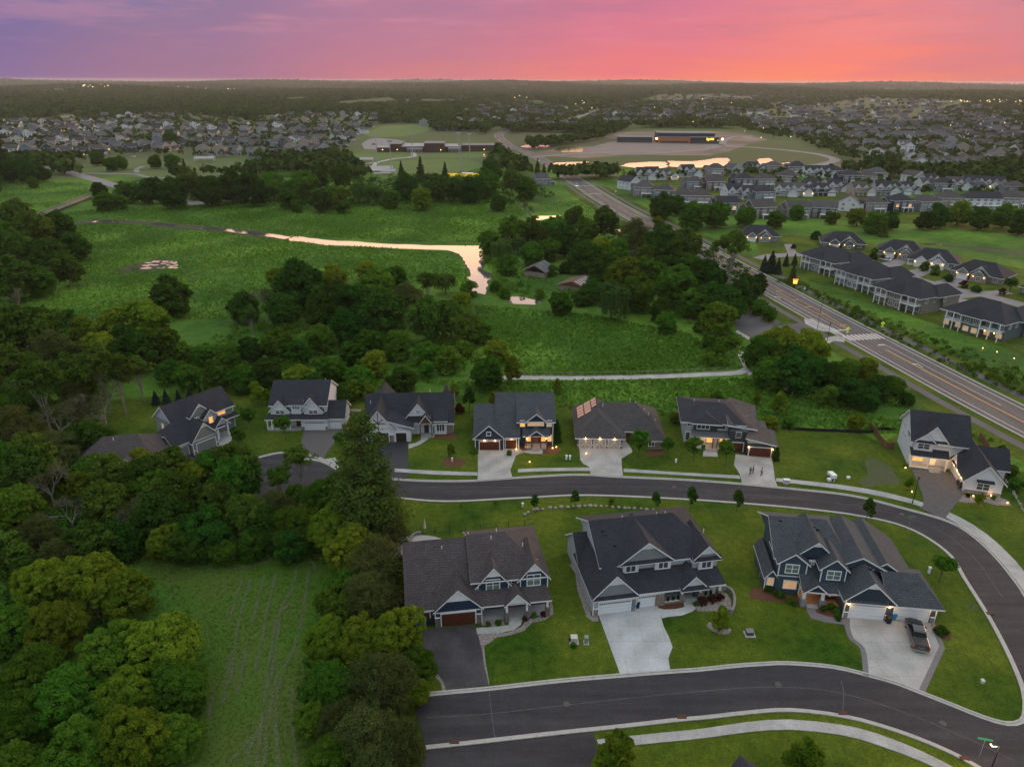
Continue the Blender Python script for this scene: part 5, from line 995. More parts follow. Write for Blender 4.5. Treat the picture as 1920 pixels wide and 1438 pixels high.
grove('in the wood around the barns', 'trees of the barn wood', [('w', 972, 458, 18), ('w', 940, 468, 20), ('g', 918, 450, 22), ('g', 960, 430, 26), ('o', 1000, 428, 24), ('g', 1040, 422, 22), ('o', 1078, 402, 20), ('d', 1060, 445, 28), ('g', 1100, 425, 22), ('o', 1135, 412, 24), ('y', 1130, 465, 30), ('d', 1092, 478, 26), ('t', 1190, 430, 32), ('d', 1240, 450, 30), ('o', 1210, 478, 20), ('y', 1172, 508, 36),
      ('g', 1200, 545, 32), ('w', 1148, 562, 34), ('g', 1270, 530, 36), ('g', 1300, 505, 34), ('d', 1240, 578, 20), ('d', 1330, 520, 34), ('d', 1362, 560, 34), ('d', 1395, 545, 28), ('y', 1345, 590, 34), ('p', 1372, 475, 36), ('o', 1285, 455, 28), ('g', 1052, 562, 22), ('D', 1092, 555, 20), ('s', 1012, 548, 12), ('s', 928, 535, 12), ('s', 948, 548, 12), ('d', 1112, 540, 22), ('g', 1250, 600, 20), ('s', 955, 495, 20), ('d', 1420, 530, 18), ('g', 1215, 510, 30), ('d', 1245, 500, 30), ('g', 1160, 470, 26), ('d', 1130, 505, 26), ('g', 1110, 470, 26), ('s', 1035, 505, 12), ('g', 1000, 470, 22), ('g', 1030, 462, 22), ('D', 1060, 500, 14), ('g', 1335, 555, 32), ('g', 1300, 560, 28), ('D', 1025, 440, 20), ('b', 985, 390, 16)])
grove('beside the highway and car park', 'trees beside the highway', [('g', 1425, 572, 15), ('g', 1442, 585, 14), ('s', 1330, 640, 16), ('s', 1348, 655, 14), ('s', 1372, 640, 13), ('g', 1428, 655, 32), ('d', 1490, 685, 40), ('y', 1468, 640, 36), ('y', 1518, 650, 36), ('g', 1450, 690, 32), ('d', 1530, 690, 28), ('d', 1555, 700, 24), ('g', 1590, 690, 24), ('y', 1628, 692, 24), ('d', 1600, 730, 26), ('d', 1645, 722, 24), ('g', 1675, 718, 20), ('s', 1555, 740, 22), ('b', 1490, 715, 24), ('s', 1310, 610, 12), ('D', 1700, 745, 16), ('s', 1330, 670, 14), ('d', 1630, 745, 20)])
grove('in the tree belt beyond the marsh', 'trees of the far belt', [('g', 195, 372, 18), ('g', 238, 355, 20), ('d', 280, 350, 24), ('d', 322, 358, 25), ('o', 352, 338, 24), ('d', 392, 350, 27), ('d', 432, 343, 27), ('d', 472, 350, 28), ('g', 510, 340, 26), ('d', 542, 362, 22), ('g', 572, 345, 25), ('d', 602, 372, 20), ('g', 632, 362, 22), ('w', 672, 360, 19), ('w', 700, 364, 18), ('g', 732, 368, 18), ('y', 790, 370, 20), ('d', 762, 348, 22),
      ('d', 820, 345, 24), ('g', 852, 350, 20), ('d', 882, 352, 22), ('g', 912, 340, 24), ('c', 752, 318, 10), ('c', 788, 312, 12), ('c', 834, 318, 10), ('o', 640, 330, 18), ('o', 600, 330, 18), ('d', 922, 318, 18), ('o', 960, 335, 18), ('c', 1008, 312, 9), ('c', 1020, 318, 8), ('g', 935, 375, 16), ('g', 985, 350, 20), ('s', 225, 378, 14), ('s', 555, 385, 13), ('s', 640, 388, 12)])
grove('among the park paths at far left', 'trees of the far left park', [('d', 15, 315, 20), ('d', 50, 316, 20), ('d', 78, 322, 14), ('g', 130, 300, 10), ('d', 180, 295, 12), ('g', 208, 305, 12), ('g', 225, 302, 12), ('g', 290, 300, 12), ('g', 320, 298, 14), ('c', 345, 310, 9), ('d', 185, 352, 14), ('d', 318, 258, 14), ('g', 60, 340, 10)])
grove('behind the villas and suburb backs', 'trees behind the villas', [('d', 1240, 382, 22), ('g', 1300, 398, 26), ('g', 1345, 396, 24), ('g', 1400, 402, 18), ('d', 1270, 380, 18), ('g', 1455, 408, 16), ('g', 1640, 412, 20), ('y', 1610, 402, 18), ('d', 1672, 410, 16), ('d', 1760, 402, 20), ('y', 1800, 395, 22), ('d', 1840, 405, 20), ('g', 1885, 402, 20), ('d', 1915, 415, 20), ('d', 1735, 410, 16), ('D', 1530, 440, 10), ('g', 1495, 395, 14), ('g', 1560, 405, 12), ('y', 1235, 415, 10)])
for q in [('v', 1199, 826, 18), ('v', 1254, 832, 14), ('v', 1303, 838, 17), ('v', 1364, 842, 18)]: pass
grove('on a front lawn across the upper street', 'young trees on the lawns', [('v', 1199, 828, 18), ('v', 1254, 834, 14), ('v', 1303, 840, 17), ('v', 1364, 844, 18)])
grove('on the strip between the two streets', 'young trees between the streets', [('V', 1003, 941, 9), ('V', 1078, 934, 9), ('e', 1147, 938, 6), ('V', 1230, 937, 10), ('V', 1297, 932, 12), ('V', 1384, 936, 12), ('V', 1629, 955, 13), ('v', 1770, 1060, 20), ('a', 865, 948, 5), ('a', 931, 945, 5), ('x', 1822, 1140, 14)])
grove('in a garden of the far side houses', 'garden trees', [('e', 480, 735, 14), ('v', 466, 780, 14), ('v', 445, 822, 14), ('v', 532, 798, 16), ('e', 845, 842, 8), ('v', 638, 822, 12), ('e', 662, 728, 13), ('e', 690, 728, 12), ('e', 720, 728, 10), ('e', 500, 740, 9), ('r', 862, 765, 10), ('V', 880, 748, 12), ('e', 852, 730, 9), ('y', 1265, 780, 10), ('l', 1043, 805, 8), ('v', 888, 848, 9), ('e', 1045, 722, 9), ('s', 955, 848, 0.01 + 6),
      ('e', 1462, 752, 15), ('s', 1478, 790, 14), ('y', 1447, 790, 13), ('y', 1607, 788, 16), ('s', 1345, 745, 14), ('D', 1290, 752, 9), ('y', 1320, 745, 12), ('e', 925, 745, 9), ('l', 1457, 848, 5), ('e', 770, 722, 8), ('e', 1420, 742, 8)])
grove('along the back fence of the angled house', 'small spruces', [('S', 290, 742, 8), ('S', 310, 741, 8), ('S', 333, 740, 7), ('S', 354, 735, 7), ('S', 375, 732, 6)])
grove('by the white house on the bend', 'shrubs by the bend', [('e', 1706, 905, 8), ('e', 1838, 935, 8), ('s', 1850, 870, 14), ('s', 1905, 905, 14), ('D', 1880, 845, 12), ('g', 1895, 880, 14), ('r', 1815, 928, 4), ('s', 1835, 933, 5), ('s', 1864, 932, 5), ('s', 1698, 872, 4)])
grove('at the bottom edge', 'pale trees at the bottom', [('e', 1157, 1405, 34), ('e', 1508, 1420, 32), ('e', 1140, 1435, 22)])
grove('in a planting bed of the nearest houses', 'foundation shrubs', [('r', 1019, 1150, 6), ('r', 985, 1158, 6), ('s', 1002, 1152, 6), ('s', 915, 1168, 6), ('s', 935, 1166, 6), ('e', 1352, 1158, 17), ('r', 1318, 1125, 9), ('r', 1336, 1120, 9), ('r', 1350, 1118, 8), ('s', 1560, 1135, 8), ('s', 1570, 1145, 8), ('s', 1545, 1140, 7), ('D', 1440, 1102, 8), ('D', 1462, 1112, 9), ('s', 1480, 1122, 8), ('D', 1765, 1180, 12), ('s', 1490, 1130, 6), ('s', 1305, 1130, 6), ('D', 1572, 1158, 6), ('r', 1070, 1198, 4), ('s', 1075, 1208, 6), ('s', 1348, 1175, 5)])
grove('beside the villa street', 'spruces by the villas', [('S', 1434, 492, 8), ('S', 1448, 486, 12), ('S', 1475, 486, 6), ('S', 1491, 484, 6), ('S', 1460, 497, 8), ('c', 1488, 508, 10), ('c', 1660, 425, 8), ('D', 1638, 480, 8), ('r', 1656, 482, 6), ('s', 1735, 498, 10), ('s', 1755, 505, 10), ('D', 1780, 520, 9), ('D', 1832, 540, 9), ('v', 1898, 532, 12), ('r', 1808, 532, 8), ('r', 1880, 545, 7), ('r', 1488, 462, 5), ('v', 1640, 472, 7)])
# ---- undergrowth beneath the woods, hillside planting, reeds: nobody could count these
def inpoly(x, y, P):
    c = False; j = len(P) - 1
    for i in range(len(P)):
        if (P[i][1] > y) != (P[j][1] > y) and x < (P[j][0] - P[i][0]) * (y - P[i][1]) / (P[j][1] - P[i][1]) + P[i][0]: c = not c
        j = i
    return c
def fill(poly, n, rng):
    xs = [p[0] for p in poly]; ys = [p[1] for p in poly]; out = []; k = 0
    while len(out) < n and k < n * 30:
        k += 1; x = rng.uniform(min(xs), max(xs)); y = rng.uniform(min(ys), max(ys))
        if inpoly(x, y, poly): out.append((x, y))
    return out
def brush(name, label, polys, lm, size=.42, per=46, cat='undergrowth', squash=.8, seed=5):
    rng = np.random.default_rng(seed); C = []; R = []
    for poly, dens, r0, r1, zk in polys:
        P = GP(poly); xs = [p[0] for p in P]; ys = [p[1] for p in P]; A = abs(sum(P[i][0] * P[(i + 1) % len(P)][1] - P[(i + 1) % len(P)][0] * P[i][1] for i in range(len(P)))) / 2
        for x, y in fill(P, int(A * dens), rng): r = rng.uniform(r0, r1); C.append((x, y, r * rng.uniform(.2, zk))); R.append(r)
    V, t = puffs_to_leaves(np.array(C), np.array(R), per, size, rng, squash); o = link(name, np_mesh(name, V, t, lm)); tag(o, label, cat, None, 'stuff'); return o
brush('undergrowth', 'dense low undergrowth beneath the woods at left', [
    ([(0, 900), (60, 870), (140, 890), (250, 930), (430, 950), (500, 945), (600, 955), (640, 1000), (620, 1020), (440, 1028), (320, 1030), (240, 1060), (120, 1090), (0, 1110)], .16, .8, 2.0, 1.0),
    ([(0, 640), (120, 620), (200, 610), (280, 640), (310, 680), (210, 740), (180, 800), (130, 850), (0, 880)], .14, .8, 2.2, 1.1),
    ([(0, 1100), (120, 1130), (250, 1180), (360, 1290), (350, 1400), (300, 1480), (0, 1480)], .14, .8, 1.8, 1.0),
    ([(640, 960), (740, 990), (742, 1120), (770, 1260), (775, 1460), (590, 1470), (560, 1350), (590, 1230), (640, 1130)], .16, .7, 1.8, 1.0)], L_dark, .40, 50)
brush('thicket', 'green thicket of bushes between the houses and the marsh', [
    ([(280, 735), (300, 690), (350, 650), (430, 620), (520, 610), (640, 620), (760, 630), (880, 620), (930, 650), (900, 700), (780, 715), (770, 740), (640, 745), (500, 735), (440, 745)], .075, .9, 2.2, 1.0),
    ([(1290, 640), (1360, 620), (1395, 640), (1400, 690), (1360, 690), (1320, 670)], .12, .7, 1.8, 1.0), ([(1410, 690), (1500, 690), (1620, 720), (1700, 740), (1690, 770), (1560, 760), (1420, 730)], .10, .7, 1.9, 1.0),
    ([(895, 470), (940, 480), (1000, 490), (990, 560), (925, 560), (915, 510)], .05, .7, 1.6, .9), ([(1040, 560), (1100, 560), (1160, 590), (1300, 610), (1290, 560), (1200, 500), (1100, 530)], .06, .8, 1.8, .9)], L_mid, .46, 44, seed=6)
brush('hillside_planting', 'low bushes and young plants on the bank below the villas', [([(1440, 525), (1500, 530), (1560, 560), (1640, 590), (1760, 640), (1900, 690), (1960, 720), (1960, 760), (1880, 730), (1760, 680), (1640, 620), (1500, 545)], .22, .35, 1.1, 1.0),
    ([(1780, 690), (1960, 760), (1960, 720), (1850, 690)], .2, .4, 1.0, 1.0), ([(1180, 350), (1240, 395), (1330, 410), (1310, 400), (1250, 380), (1190, 345)], .12, .8, 1.6, 1.0)], L_mid, .30, 40, 'planting', seed=7)
brush('belt_undergrowth', 'bushy lower edge of the tree belt beyond the marsh', [([(175, 392), (240, 385), (420, 378), (560, 392), (700, 388), (830, 385), (960, 385), (1040, 370), (1000, 340), (900, 330), (700, 335), (400, 340), (260, 345), (200, 365)], .035, 1.2, 3.0, 1.0),
    ([(0, 345), (90, 340), (95, 325), (0, 320)], .03, 1.5, 3, 1.0), ([(0, 600), (50, 570), (130, 510), (165, 455), (120, 420), (60, 400), (0, 400)], .05, 1.0, 2.4, 1.0), ([(900, 480), (980, 470), (1100, 430), (1170, 425), (1280, 460), (1400, 500), (1420, 570), (1380, 590), (1290, 570), (1150, 510), (1060, 460)], .05, 1.0, 2.2, 1.0)], L_dark, .6, 34, seed=8)
# ================================================================ VILLAS, SUBURBS, FAR COUNTRY
def proto(fn, *a):
    r = fn(*a); return r
def place(p, used, loc, ang, label, group, cat='house'):
    r = p if not used.get(p.name) else copy_tree(p)
    used[p.name] = True; r.scale = (.9, .9, .95); r.location = (loc[0], loc[1], 0); r.rotation_euler = (0, 0, math.radians(ang)); tag(r, label, cat, group); return r
USED = {}
def villa_back(wall, lit=False):
    h = House('villa', None, None, (0, 0), 0); W2 = 20
    h.wall(0, 7, 1.5, 15, 6, wall); h.wall(7, 13, 0, 15, 6, wall); h.wall(13, W2, 1.8, 16, 6, wall); h.wall(W2 - 6, W2 + 1, 12, 20, 6, wall)
    h.roof(-.3, W2 + .3, -.6, 16.5, 5.95, 10.2, 'x', R_char, .5, .4, ha=7, hb=7, infill=False); h.roof(W2 - 7, W2 + 1.2, 8, 20.3, 5.95, 8.8, 'y', R_char, .5, .4, ha=3, hb=3.5, infill=False); h.roof(6.5, 13.5, -1.2, 8, 5.95, 8.4, 'y', R_char, .4, .3, ha=3, infill=False)
    pm = M_litw if lit else M_glass
    for x, y in ((1.2, 1.5), (5.2, 1.5), (8.6, 0), (11.4, 0), (14.6, 1.8), (18.4, 1.8)):
        h.win(x, 3.7, 1.7, 1.5, y - .01, nx=3); h.win(x, .7, 1.7, 1.4, y - .01, nx=2, pm=pm)
    for y in (4, 8, 12): h.win(y, 3.7, 1.2, 1.3, W2 + .01 if y < 11 else W2 + 1.01, 'r', nx=2)
    for a, b, y in ((1.8, 7, -1.2), (13.2, 19.6, -1.4)):
        d = MB(); d.box(a, b, y, 1.6, 2.85, 3.05); d.build('deck', T_white, h.root)
        r = MB(); r.box(a, b, y, y + .06, 3.95, 4.02); n = 14
        for i in range(n + 1): x = a + (b - a) * i / n; r.box(x - .025, x + .025, y, y + .05, 3.05, 3.95)
        r.build('railing', T_white, h.root)
        for x in (a + .15, (a + b) / 2, b - .15): h.col(x, y + .15, 5.6, .32, 0)
    h.band(-.0, 7, 1.45, 3.0, .22); h.band(13, W2, 1.75, 3.0, .22); h.band(7, 13, -.05, 3.0, .22)
    for x, y in ((4, 5), (8, 6), (10, 5.6), (15, 6)): h.vent(x, y, 7.6 + y * .2)
    if lit: h.lamp(15, -.6, 2.5, 30); h.lamp(18, -.6, 2.5, 30)
    h.lamp(W2 - 1, 12.0, 4.5, 1)
    return h.end()
def villa_front(wall, gm, garage='f'):
    h = House('villa', None, None, (0, 0), 0)
    h.wall(0, 20, 2, 15, 3.0, wall); h.wall(3, 8, 0, 4, 3.0, wall); h.wall(9, 15, -1, 4, 3.0, wall)
    h.roof(-.3, 20.3, 1.8, 15.2, 2.95, 7.0, 'x', R_char, .5, .4, ha=6, hb=6, infill=False)
    h.gable(8.4, 15.4, .6, 8, 3.3, 6.3, R_char, gm, T_white, 5.5); h.gable(9.8, 14.6, -1.2, 4, 3.0, 4.9, R_char, gm, T_white, 4.3); h.gable(3, 8, -.2, 5, 3.0, 4.8, R_char, gm)
    h.win(11.9, 4.4, 1.3, .8, .58, nx=2, ny=1); h.win(1.5, 1, 1.6, 1.4, 1.98, nx=3); h.win(17.6, 1, 1.8, 1.4, 1.98, nx=3)
    h.gdoor(3.6, 7.4, 2.2, -.02, M_gwhite, 6); h.win(12.2, .8, 1.5, 1.5, -1.02, nx=2)
    for x, y in ((3.2, -.02), (7.75, -.02), (10.1, -1.02), (14.3, -1.02)): h.lamp(x, y, 2.4, 16)
    for y in (5, 8, 11): h.win(y, 1, 1.2, 1.3, 20.01, 'r', nx=2); h.win(y, 1, 1.2, 1.3, -.01, 'l', nx=2)
    return h.end()
S_teal = siding('grey_teal_siding', (.085, .115, .115), .2)
vb = [villa_back(S_mgrey), villa_back(S_lgrey), villa_back(S_taupe), villa_back(S_teal, True)]
for p, loc, ang, lab in ((vb[0], (117.5, 287), -68, 'white-railed grey villa with balconies above the highway, nearest the spruces'), (vb[1], (121.5, 263), -68, 'pale grey walk-out villa above the highway, second from the spruces'),
                         (vb[2], (124.5, 238.5), -66, 'taupe walk-out villa with white-posted balconies, third along the highway bank'), (vb[3], (133.5, 211.5), -60, 'dark teal walk-out villa with string-lit patio, nearest the right edge')):
    place(p, USED, loc, ang, lab, 'villas on the bank above the highway')
vf = [villa_front(S_mgrey, S_mgrey), villa_front(S_teal, S_teal), villa_front(S_white, S_white), villa_front(S_taupe, S_green)]
for p, loc, ang, lab in ((vf[0], (108, 336), -6, 'grey villa with lit doorways behind the big leaning tree, first of the inner row'), (vf[1], (141, 322), -16, 'grey-teal villa with hip roof and lit garage, second of the inner row'), (vf[3], (158, 306), -30, 'grey villa with small dormer gable, third of the inner row'),
                         (vf[2], (163, 290), -34, 'white villa with steep gables and bright porch lamps'), (vf[3], (170, 272), -52, 'long dark-roofed villa with green-grey gables at the right'), (vf[1], (181, 247), -55, 'teal villa cut by the right edge with an orange lamp')):
    place(p, USED, loc, ang, lab, 'villas of the inner row')
# ---- suburban house prototypes
def sub_walk(wall, roof, lit, hip, deck=True):
    h = House('suburban_house', None, None, (0, 0), 0); E = 6.4
    h.wall(-6.5, 6.5, 0, 11, E, wall); h.wall(-8.5, -6.4, 3, 12, 5.2, wall)
    h.roof(-6.6, 6.6, -.1, 11.1, E - .05, E + 3.3, 'x', roof, .45, .35, ha=5 if hip else 0, hb=5 if hip else 0, gm=wall, infill=not hip); h.roof(-8.6, -6, 2.9, 12, 5.15, 7.6, 'x', roof, .35, .3, gm=wall)
    for i, z in enumerate((.5, 2.7, 4.8)):
        for j, x in enumerate((-4.4, 0, 4.2)): h.win(x, z, 1.9, 1.25, -.01, nx=3 if i else 2, pm=(M_lit if lit and i == 1 and j != 1 else M_glass), ny=1 if i == 2 else 2)
    if deck:
        d = MB(); d.box(-1.8, 4.8, -3.0, 0, 2.3, 2.45); d.box(-1.8, 4.8, -3.0, -2.94, 3.35, 3.42)
        for k in range(12): x = -1.8 + 6.6 * k / 11; d.box(x - .03, x + .03, -3.0, -2.95, 2.45, 3.35)
        for x in (-1.65, 1.5, 4.65): d.box(x - .13, x + .13, -2.9, -2.64, -.2, 2.3)
        d.build('deck', T_white, h.root)
    h.corner(-6.5, -.02, E); h.corner(6.5, -.02, E); h.band(-6.5, 6.5, 0, 4.35, .14)
    return h.end()
def sub_front(wall, gm, roof, lit, wide=False):
    h = House('suburban_house', None, None, (0, 0), 0)
    h.wall(-6, 4, 2, 12, 5.6, wall); h.wall(2.5, 9, 0, 8, 2.9, wall); h.roof(-6, 4.2, 1.9, 12.1, 5.5, 8.8, 'x', roof, .4, .35, gm=wall); h.roof(2.5, 9.2, -.1, 8.2, 2.85, 5.6, 'y', roof, .4, .35, gm=gm)
    h.gable(-5.6, -1.4, 1.3, 6, 5.4, 7.7, roof, gm); h.wall(-5.5, -1.5, 1.35, 3, 5.4, wall, 3); h.gable(.2, 3.8, 1.5, 6, 5.5, 7.4, roof, gm)
    h.slab([(-6.4, .2, 2.7), (2.6, .2, 2.7), (2.6, 2.1, 3.3), (-6.4, 2.1, 3.3)], roof)
    h.win(-3.5, 3.9, 1.8, 1.2, 1.34, nx=2); h.win(2, 3.9, 1.4, 1.1, 1.98, nx=2); h.win(-4, .9, 1.8, 1.3, 1.98, pm=M_lit if lit else M_glass); h.gdoor(3.3, 8.1, 2.2, -.02, M_gwhite)
    for x in (-6, -2.8, .2): h.col(x, .4, 2.7, .25, 0)
    if lit: h.lamp(2.9, -.02, 2.3, 30); h.lamp(8.6, -.02, 2.3, 30)
    h.corner(-6, 1.95, 5.5); h.corner(9, -.02, 2.8)
    for y in (5, 9): h.win(y, 3.8, 1, 1.2, -6.01, 'l', nx=1); h.win(y, 3.8, 1, 1.2, 4.01, 'r', nx=1)
    return h.end()
def sub_gable(wall, roof, lit=False):
    h = House('suburban_house', None, None, (0, 0), 0)
    h.wall(-5.5, 5.5, 0, 13, 6.2, wall); h.roof(-5.6, 5.6, 0, 13, 6.15, 9.8, 'y', roof, .4, .35, gm=wall); h.wall(5.4, 8.5, 2, 10, 5, wall); h.roof(5, 8.6, 2, 10, 4.95, 6.8, 'x', roof, .3, .3, gm=wall)
    for x in (-3, 2.6):
        for z in (1, 3.8): h.win(x, z, 1.5, 1.2, -.01, nx=2)
    h.win(0, 6.7, .9, 1.0, -.01, nx=1)
    for y in (3, 7, 10):
        for z in (1, 3.8): h.win(y, z, 1, 1.2, -5.51, 'l', nx=1); h.win(y, z, 1, 1.2, 5.51, 'r', nx=1)
    h.corner(-5.5, -.02, 6); h.corner(5.5, -.02, 6); return h.end()
S_brown = siding('brown_siding', (.095, .075, .062), .2)
WN = {'white': S_white, 'pale grey': S_lgrey, 'blue-grey': siding('blue_grey_siding', (.15, .19, .23), .2), 'navy': S_navy, 'charcoal': S_char, 'taupe': S_taupe, 'brown': S_brown, 'tan': S_tan, 'grey': S_mgrey}
RN = {'charcoal': R_char, 'grey': R_grey, 'taupe': R_taupe}
PC = {}
def sub(kind, wn, rn, lit):
    k = (kind, wn, rn, lit)
    if k not in PC:
        w_, r_ = WN[wn], RN[rn]
        PC[k] = sub_walk(w_, r_, lit, True) if kind == 'W' else sub_walk(w_, r_, lit, False) if kind == 'G' else sub_front(w_, w_ if kind == 'F' else S_white, r_, lit) if kind in 'FH' else sub_gable(w_, r_)
    return PC[k]
RS = random.Random(3); KD = {'W': 'hip-roofed house', 'G': 'gabled house', 'F': 'twin-gabled house', 'H': 'pale-gabled house', 'S': 'tall-gabled house'}
def row(name, group, zoom, items, base_ang=0):
    zx, zy, zs = zoom; items = sorted(items, key=lambda q: q[1])
    for i, it in enumerate(items):
        kind, u, v, wn, rn = it[:5]; lit = len(it) > 5 and it[5]; ang = base_ang + (it[6] if len(it) > 6 else RS.uniform(-22, 16)); p = sub(kind, wn, rn, lit); key = id(p); x, y = G(zx + u / zs, zy + v / zs)
        r = p if key not in USED else copy_tree(p); USED[key] = 1; r.location = (x, y, 0); r.rotation_euler = (0, 0, math.radians(ang)); s_ = RS.uniform(.92, 1.06); r.scale = (s_, s_, s_ * RS.uniform(.88, 1.02))
        tag(r, '%s %s, %s in the %s' % (wn, KD[kind], ordn(i, len(items)), name), 'house', group)
Z6 = (1150, 290, 4.923); Z7 = (1530, 290, 4.923); g = 'houses of the suburb beyond the highway'
row('front left row of the near suburb', g, Z6, [('S', 200, 325, 'white', 'charcoal', False, 38), ('W', 280, 390, 'taupe', 'grey'), ('W', 460, 412, 'blue-grey', 'taupe'), ('W', 640, 470, 'blue-grey', 'taupe'), ('W', 800, 475, 'taupe', 'taupe'), ('G', 1050, 540, 'blue-grey', 'charcoal', True), ('G', 1385, 590, 'brown', 'taupe'), ('G', 1705, 590, 'grey', 'taupe')])
row('second left row of the near suburb', g, Z6, [('W', 760, 322, 'blue-grey', 'taupe'), ('G', 940, 332, 'brown', 'taupe'), ('F', 1145, 415, 'white', 'charcoal'), ('H', 1285, 425, 'white', 'charcoal'), ('W', 1400, 430, 'blue-grey', 'charcoal'), ('F', 1570, 390, 'white', 'taupe'), ('F', 1710, 388, 'white', 'grey', True), ('H', 1850, 345, 'navy', 'charcoal')])
row('third left row of the near suburb', g, Z6, [('F', 290, 238, 'white', 'charcoal'), ('F', 375, 238, 'white', 'charcoal'), ('H', 500, 238, 'taupe', 'taupe', True), ('F', 715, 215, 'white', 'charcoal'), ('W', 1210, 302, 'navy', 'charcoal'), ('W', 1415, 302, 'grey', 'taupe'), ('W', 1600, 285, 'taupe', 'taupe')])
row('back left row of the near suburb', g, Z6, [('W', 930, 200, 'taupe', 'taupe'), ('S', 1140, 190, 'pale grey', 'grey', False, 20), ('H', 1310, 170, 'navy', 'charcoal'), ('W', 1480, 170, 'taupe', 'grey'), ('W', 1690, 190, 'grey', 'charcoal'), ('H', 1850, 215, 'white', 'charcoal')])
row('front right row of the near suburb', g, Z7, [('G', 60, 585, 'charcoal', 'grey'), ('S', 290, 525, 'white', 'charcoal', False, -25), ('W', 550, 530, 'taupe', 'taupe'), ('W', 800, 525, 'navy', 'charcoal', True), ('W', 1050, 525, 'grey', 'taupe'), ('W', 1250, 498, 'taupe', 'taupe'), ('W', 1480, 508, 'white', 'charcoal'), ('G', 1600, 505, 'white', 'charcoal'), ('W', 1770, 495, 'taupe', 'taupe'), ('W', 1900, 485, 'tan', 'taupe')])
row('second right row of the near suburb', g, Z7, [('H', 60, 385, 'navy', 'charcoal'), ('F', 195, 350, 'white', 'charcoal'), ('H', 430, 385, 'tan', 'taupe'), ('H', 640, 382, 'pale grey', 'charcoal'), ('H', 760, 372, 'blue-grey', 'charcoal'), ('F', 880, 372, 'white', 'charcoal'), ('F', 1060, 335, 'white', 'taupe'), ('W', 1180, 345, 'blue-grey', 'charcoal'), ('F', 1300, 330, 'white', 'taupe'), ('F', 1440, 320, 'blue-grey', 'charcoal'), ('F', 1560, 322, 'white', 'charcoal', True), ('F', 1700, 322, 'tan', 'charcoal', True), ('W', 1860, 370, 'blue-grey', 'taupe')])
row('back right row of the near suburb', g, Z7, [('H', 85, 215, 'navy', 'charcoal'), ('W', 195, 215, 'charcoal', 'charcoal'), ('W', 330, 270, 'navy', 'charcoal'), ('W', 470, 270, 'taupe', 'taupe'), ('W', 560, 250, 'grey', 'grey'), ('S', 950, 262, 'white', 'taupe', False, 25), ('H', 1090, 300, 'pale grey', 'charcoal')])
# ---- far houses: too small to show parts, one mesh each
S_pink = mat('cream_siding', (.52, .46, .38), .8)
FW = {'white': mat('far_white', (.58, .60, .62), .8), 'cream': S_pink, 'tan': mat('far_tan', (.30, .25, .20), .8), 'blue-grey': mat('far_blue_grey', (.14, .18, .21), .8), 'dark': mat('far_dark', (.05, .055, .06), .8), 'taupe': mat('far_taupe', (.17, .15, .13), .8), 'grey': mat('far_grey', (.26, .28, .29), .8)}
FR = [mat('far_roof_charcoal', (.035, .037, .043), .9), mat('far_roof_grey', (.075, .073, .075), .9), mat('far_roof_brown', (.060, .052, .048), .9)]
FT = mat('far_trim', (.55, .56, .56), .7); FG = mat('far_glass', (.03, .035, .04), .3); FL = mat('far_lit', (.9, .5, .2), .5, emit=(1, .5, .15), estr=1.6)
def far_mesh(v, W, ri, lit):
    mb = MB(); E = (5.6, 7.8, 5.4, 3.4)[v % 4]; w2 = (6.2, 5.6, 7, 7.5)[v % 4]; D = (11, 10, 12, 10)[v % 4]
    mb.box(-w2, w2, 0, D, -.4, E, 0)
    def gab(x0, x1, y0, y1, e, r, ax):
        T = (lambda x, y, z: (x, y, z)) if ax == 'x' else (lambda x, y, z: (y, x, z))
        if ax == 'y': x0, x1, y0, y1 = y0, y1, x0, x1
        c = (y0 + y1) / 2; s = (r - e) / (c - y0)
        for q in ([(x0 - .4, y0 - .5, e - .5 * s), (x1 + .4, y0 - .5, e - .5 * s), (x1 + .4, c, r), (x0 - .4, c, r)], [(x1 + .4, y1 + .5, e - .5 * s), (x0 - .4, y1 + .5, e - .5 * s), (x0 - .4, c, r), (x1 + .4, c, r)]):
            q = [T(*p) for p in q]; q = q if ax == 'x' else q[::-1]; mb.prism([(a, b, z + .15) for a, b, z in q], .3, 1, 2, 2)
        k = len(mb.v); mb.v += [T(x0, y0, e), T(x0, y1, e), T(x0, c, r - .1), T(x1, y0, e), T(x1, y1, e), T(x1, c, r - .1)]
        for f in ((0, 2, 1), (3, 4, 5), (2, 0, 3, 5), (1, 2, 5, 4)): mb.f.append(tuple(k + i for i in (f[::-1] if ax == 'x' else f))); mb.m.append(0)
    if v % 2 == 0: gab(-w2, w2, 0, D, E, E + 3.4, 'x'); gab(-w2 + .6, -w2 + 4.6, -.8, 6, E, E + 2.2, 'y'); mb.box(-w2 + .7, -w2 + 4.5, -.7, 1, 0, E, 0)
    else: gab(-w2, w2, 0, D, E, E + 3.6, 'y')
    mb.box(w2 - .1, w2 + 5, 1.5, 8, -.4, 2.9, 0); gab(w2 - .2, w2 + 5, 1.5, 8, 2.9, 5.0, 'x' if v % 3 else 'y'); mb.box(w2 + .5, w2 + 4.4, 1.44, 1.5, 0, 2.2, 2)
    for z in ([.9, 3.5] if E > 5 else [.9]) + ([6] if E > 7 else []):
        for x in (-w2 + 2.6, 1.2, w2 - 1.6):
            y = -.72 if (v % 2 == 0 and x < 0) else -.02; mb.box(x - .9, x + .9, y - .05, y, z, z + 1.35, 2); mb.box(x - .7, x + .7, y - .09, y - .05, z + .15, z + 1.2, 4 if (lit and z < 2 and x > 0) else 3)
        for y in (3, 7.5): mb.box(w2, w2 + .06, y - .7, y + .7, z + 2.6 if z < 2 else z, (z + 2.6 if z < 2 else z) + 1.2, 3)
    return mb.mesh('far_house', [FW[W], FR[ri], FT, FG, FL])
FC = {}
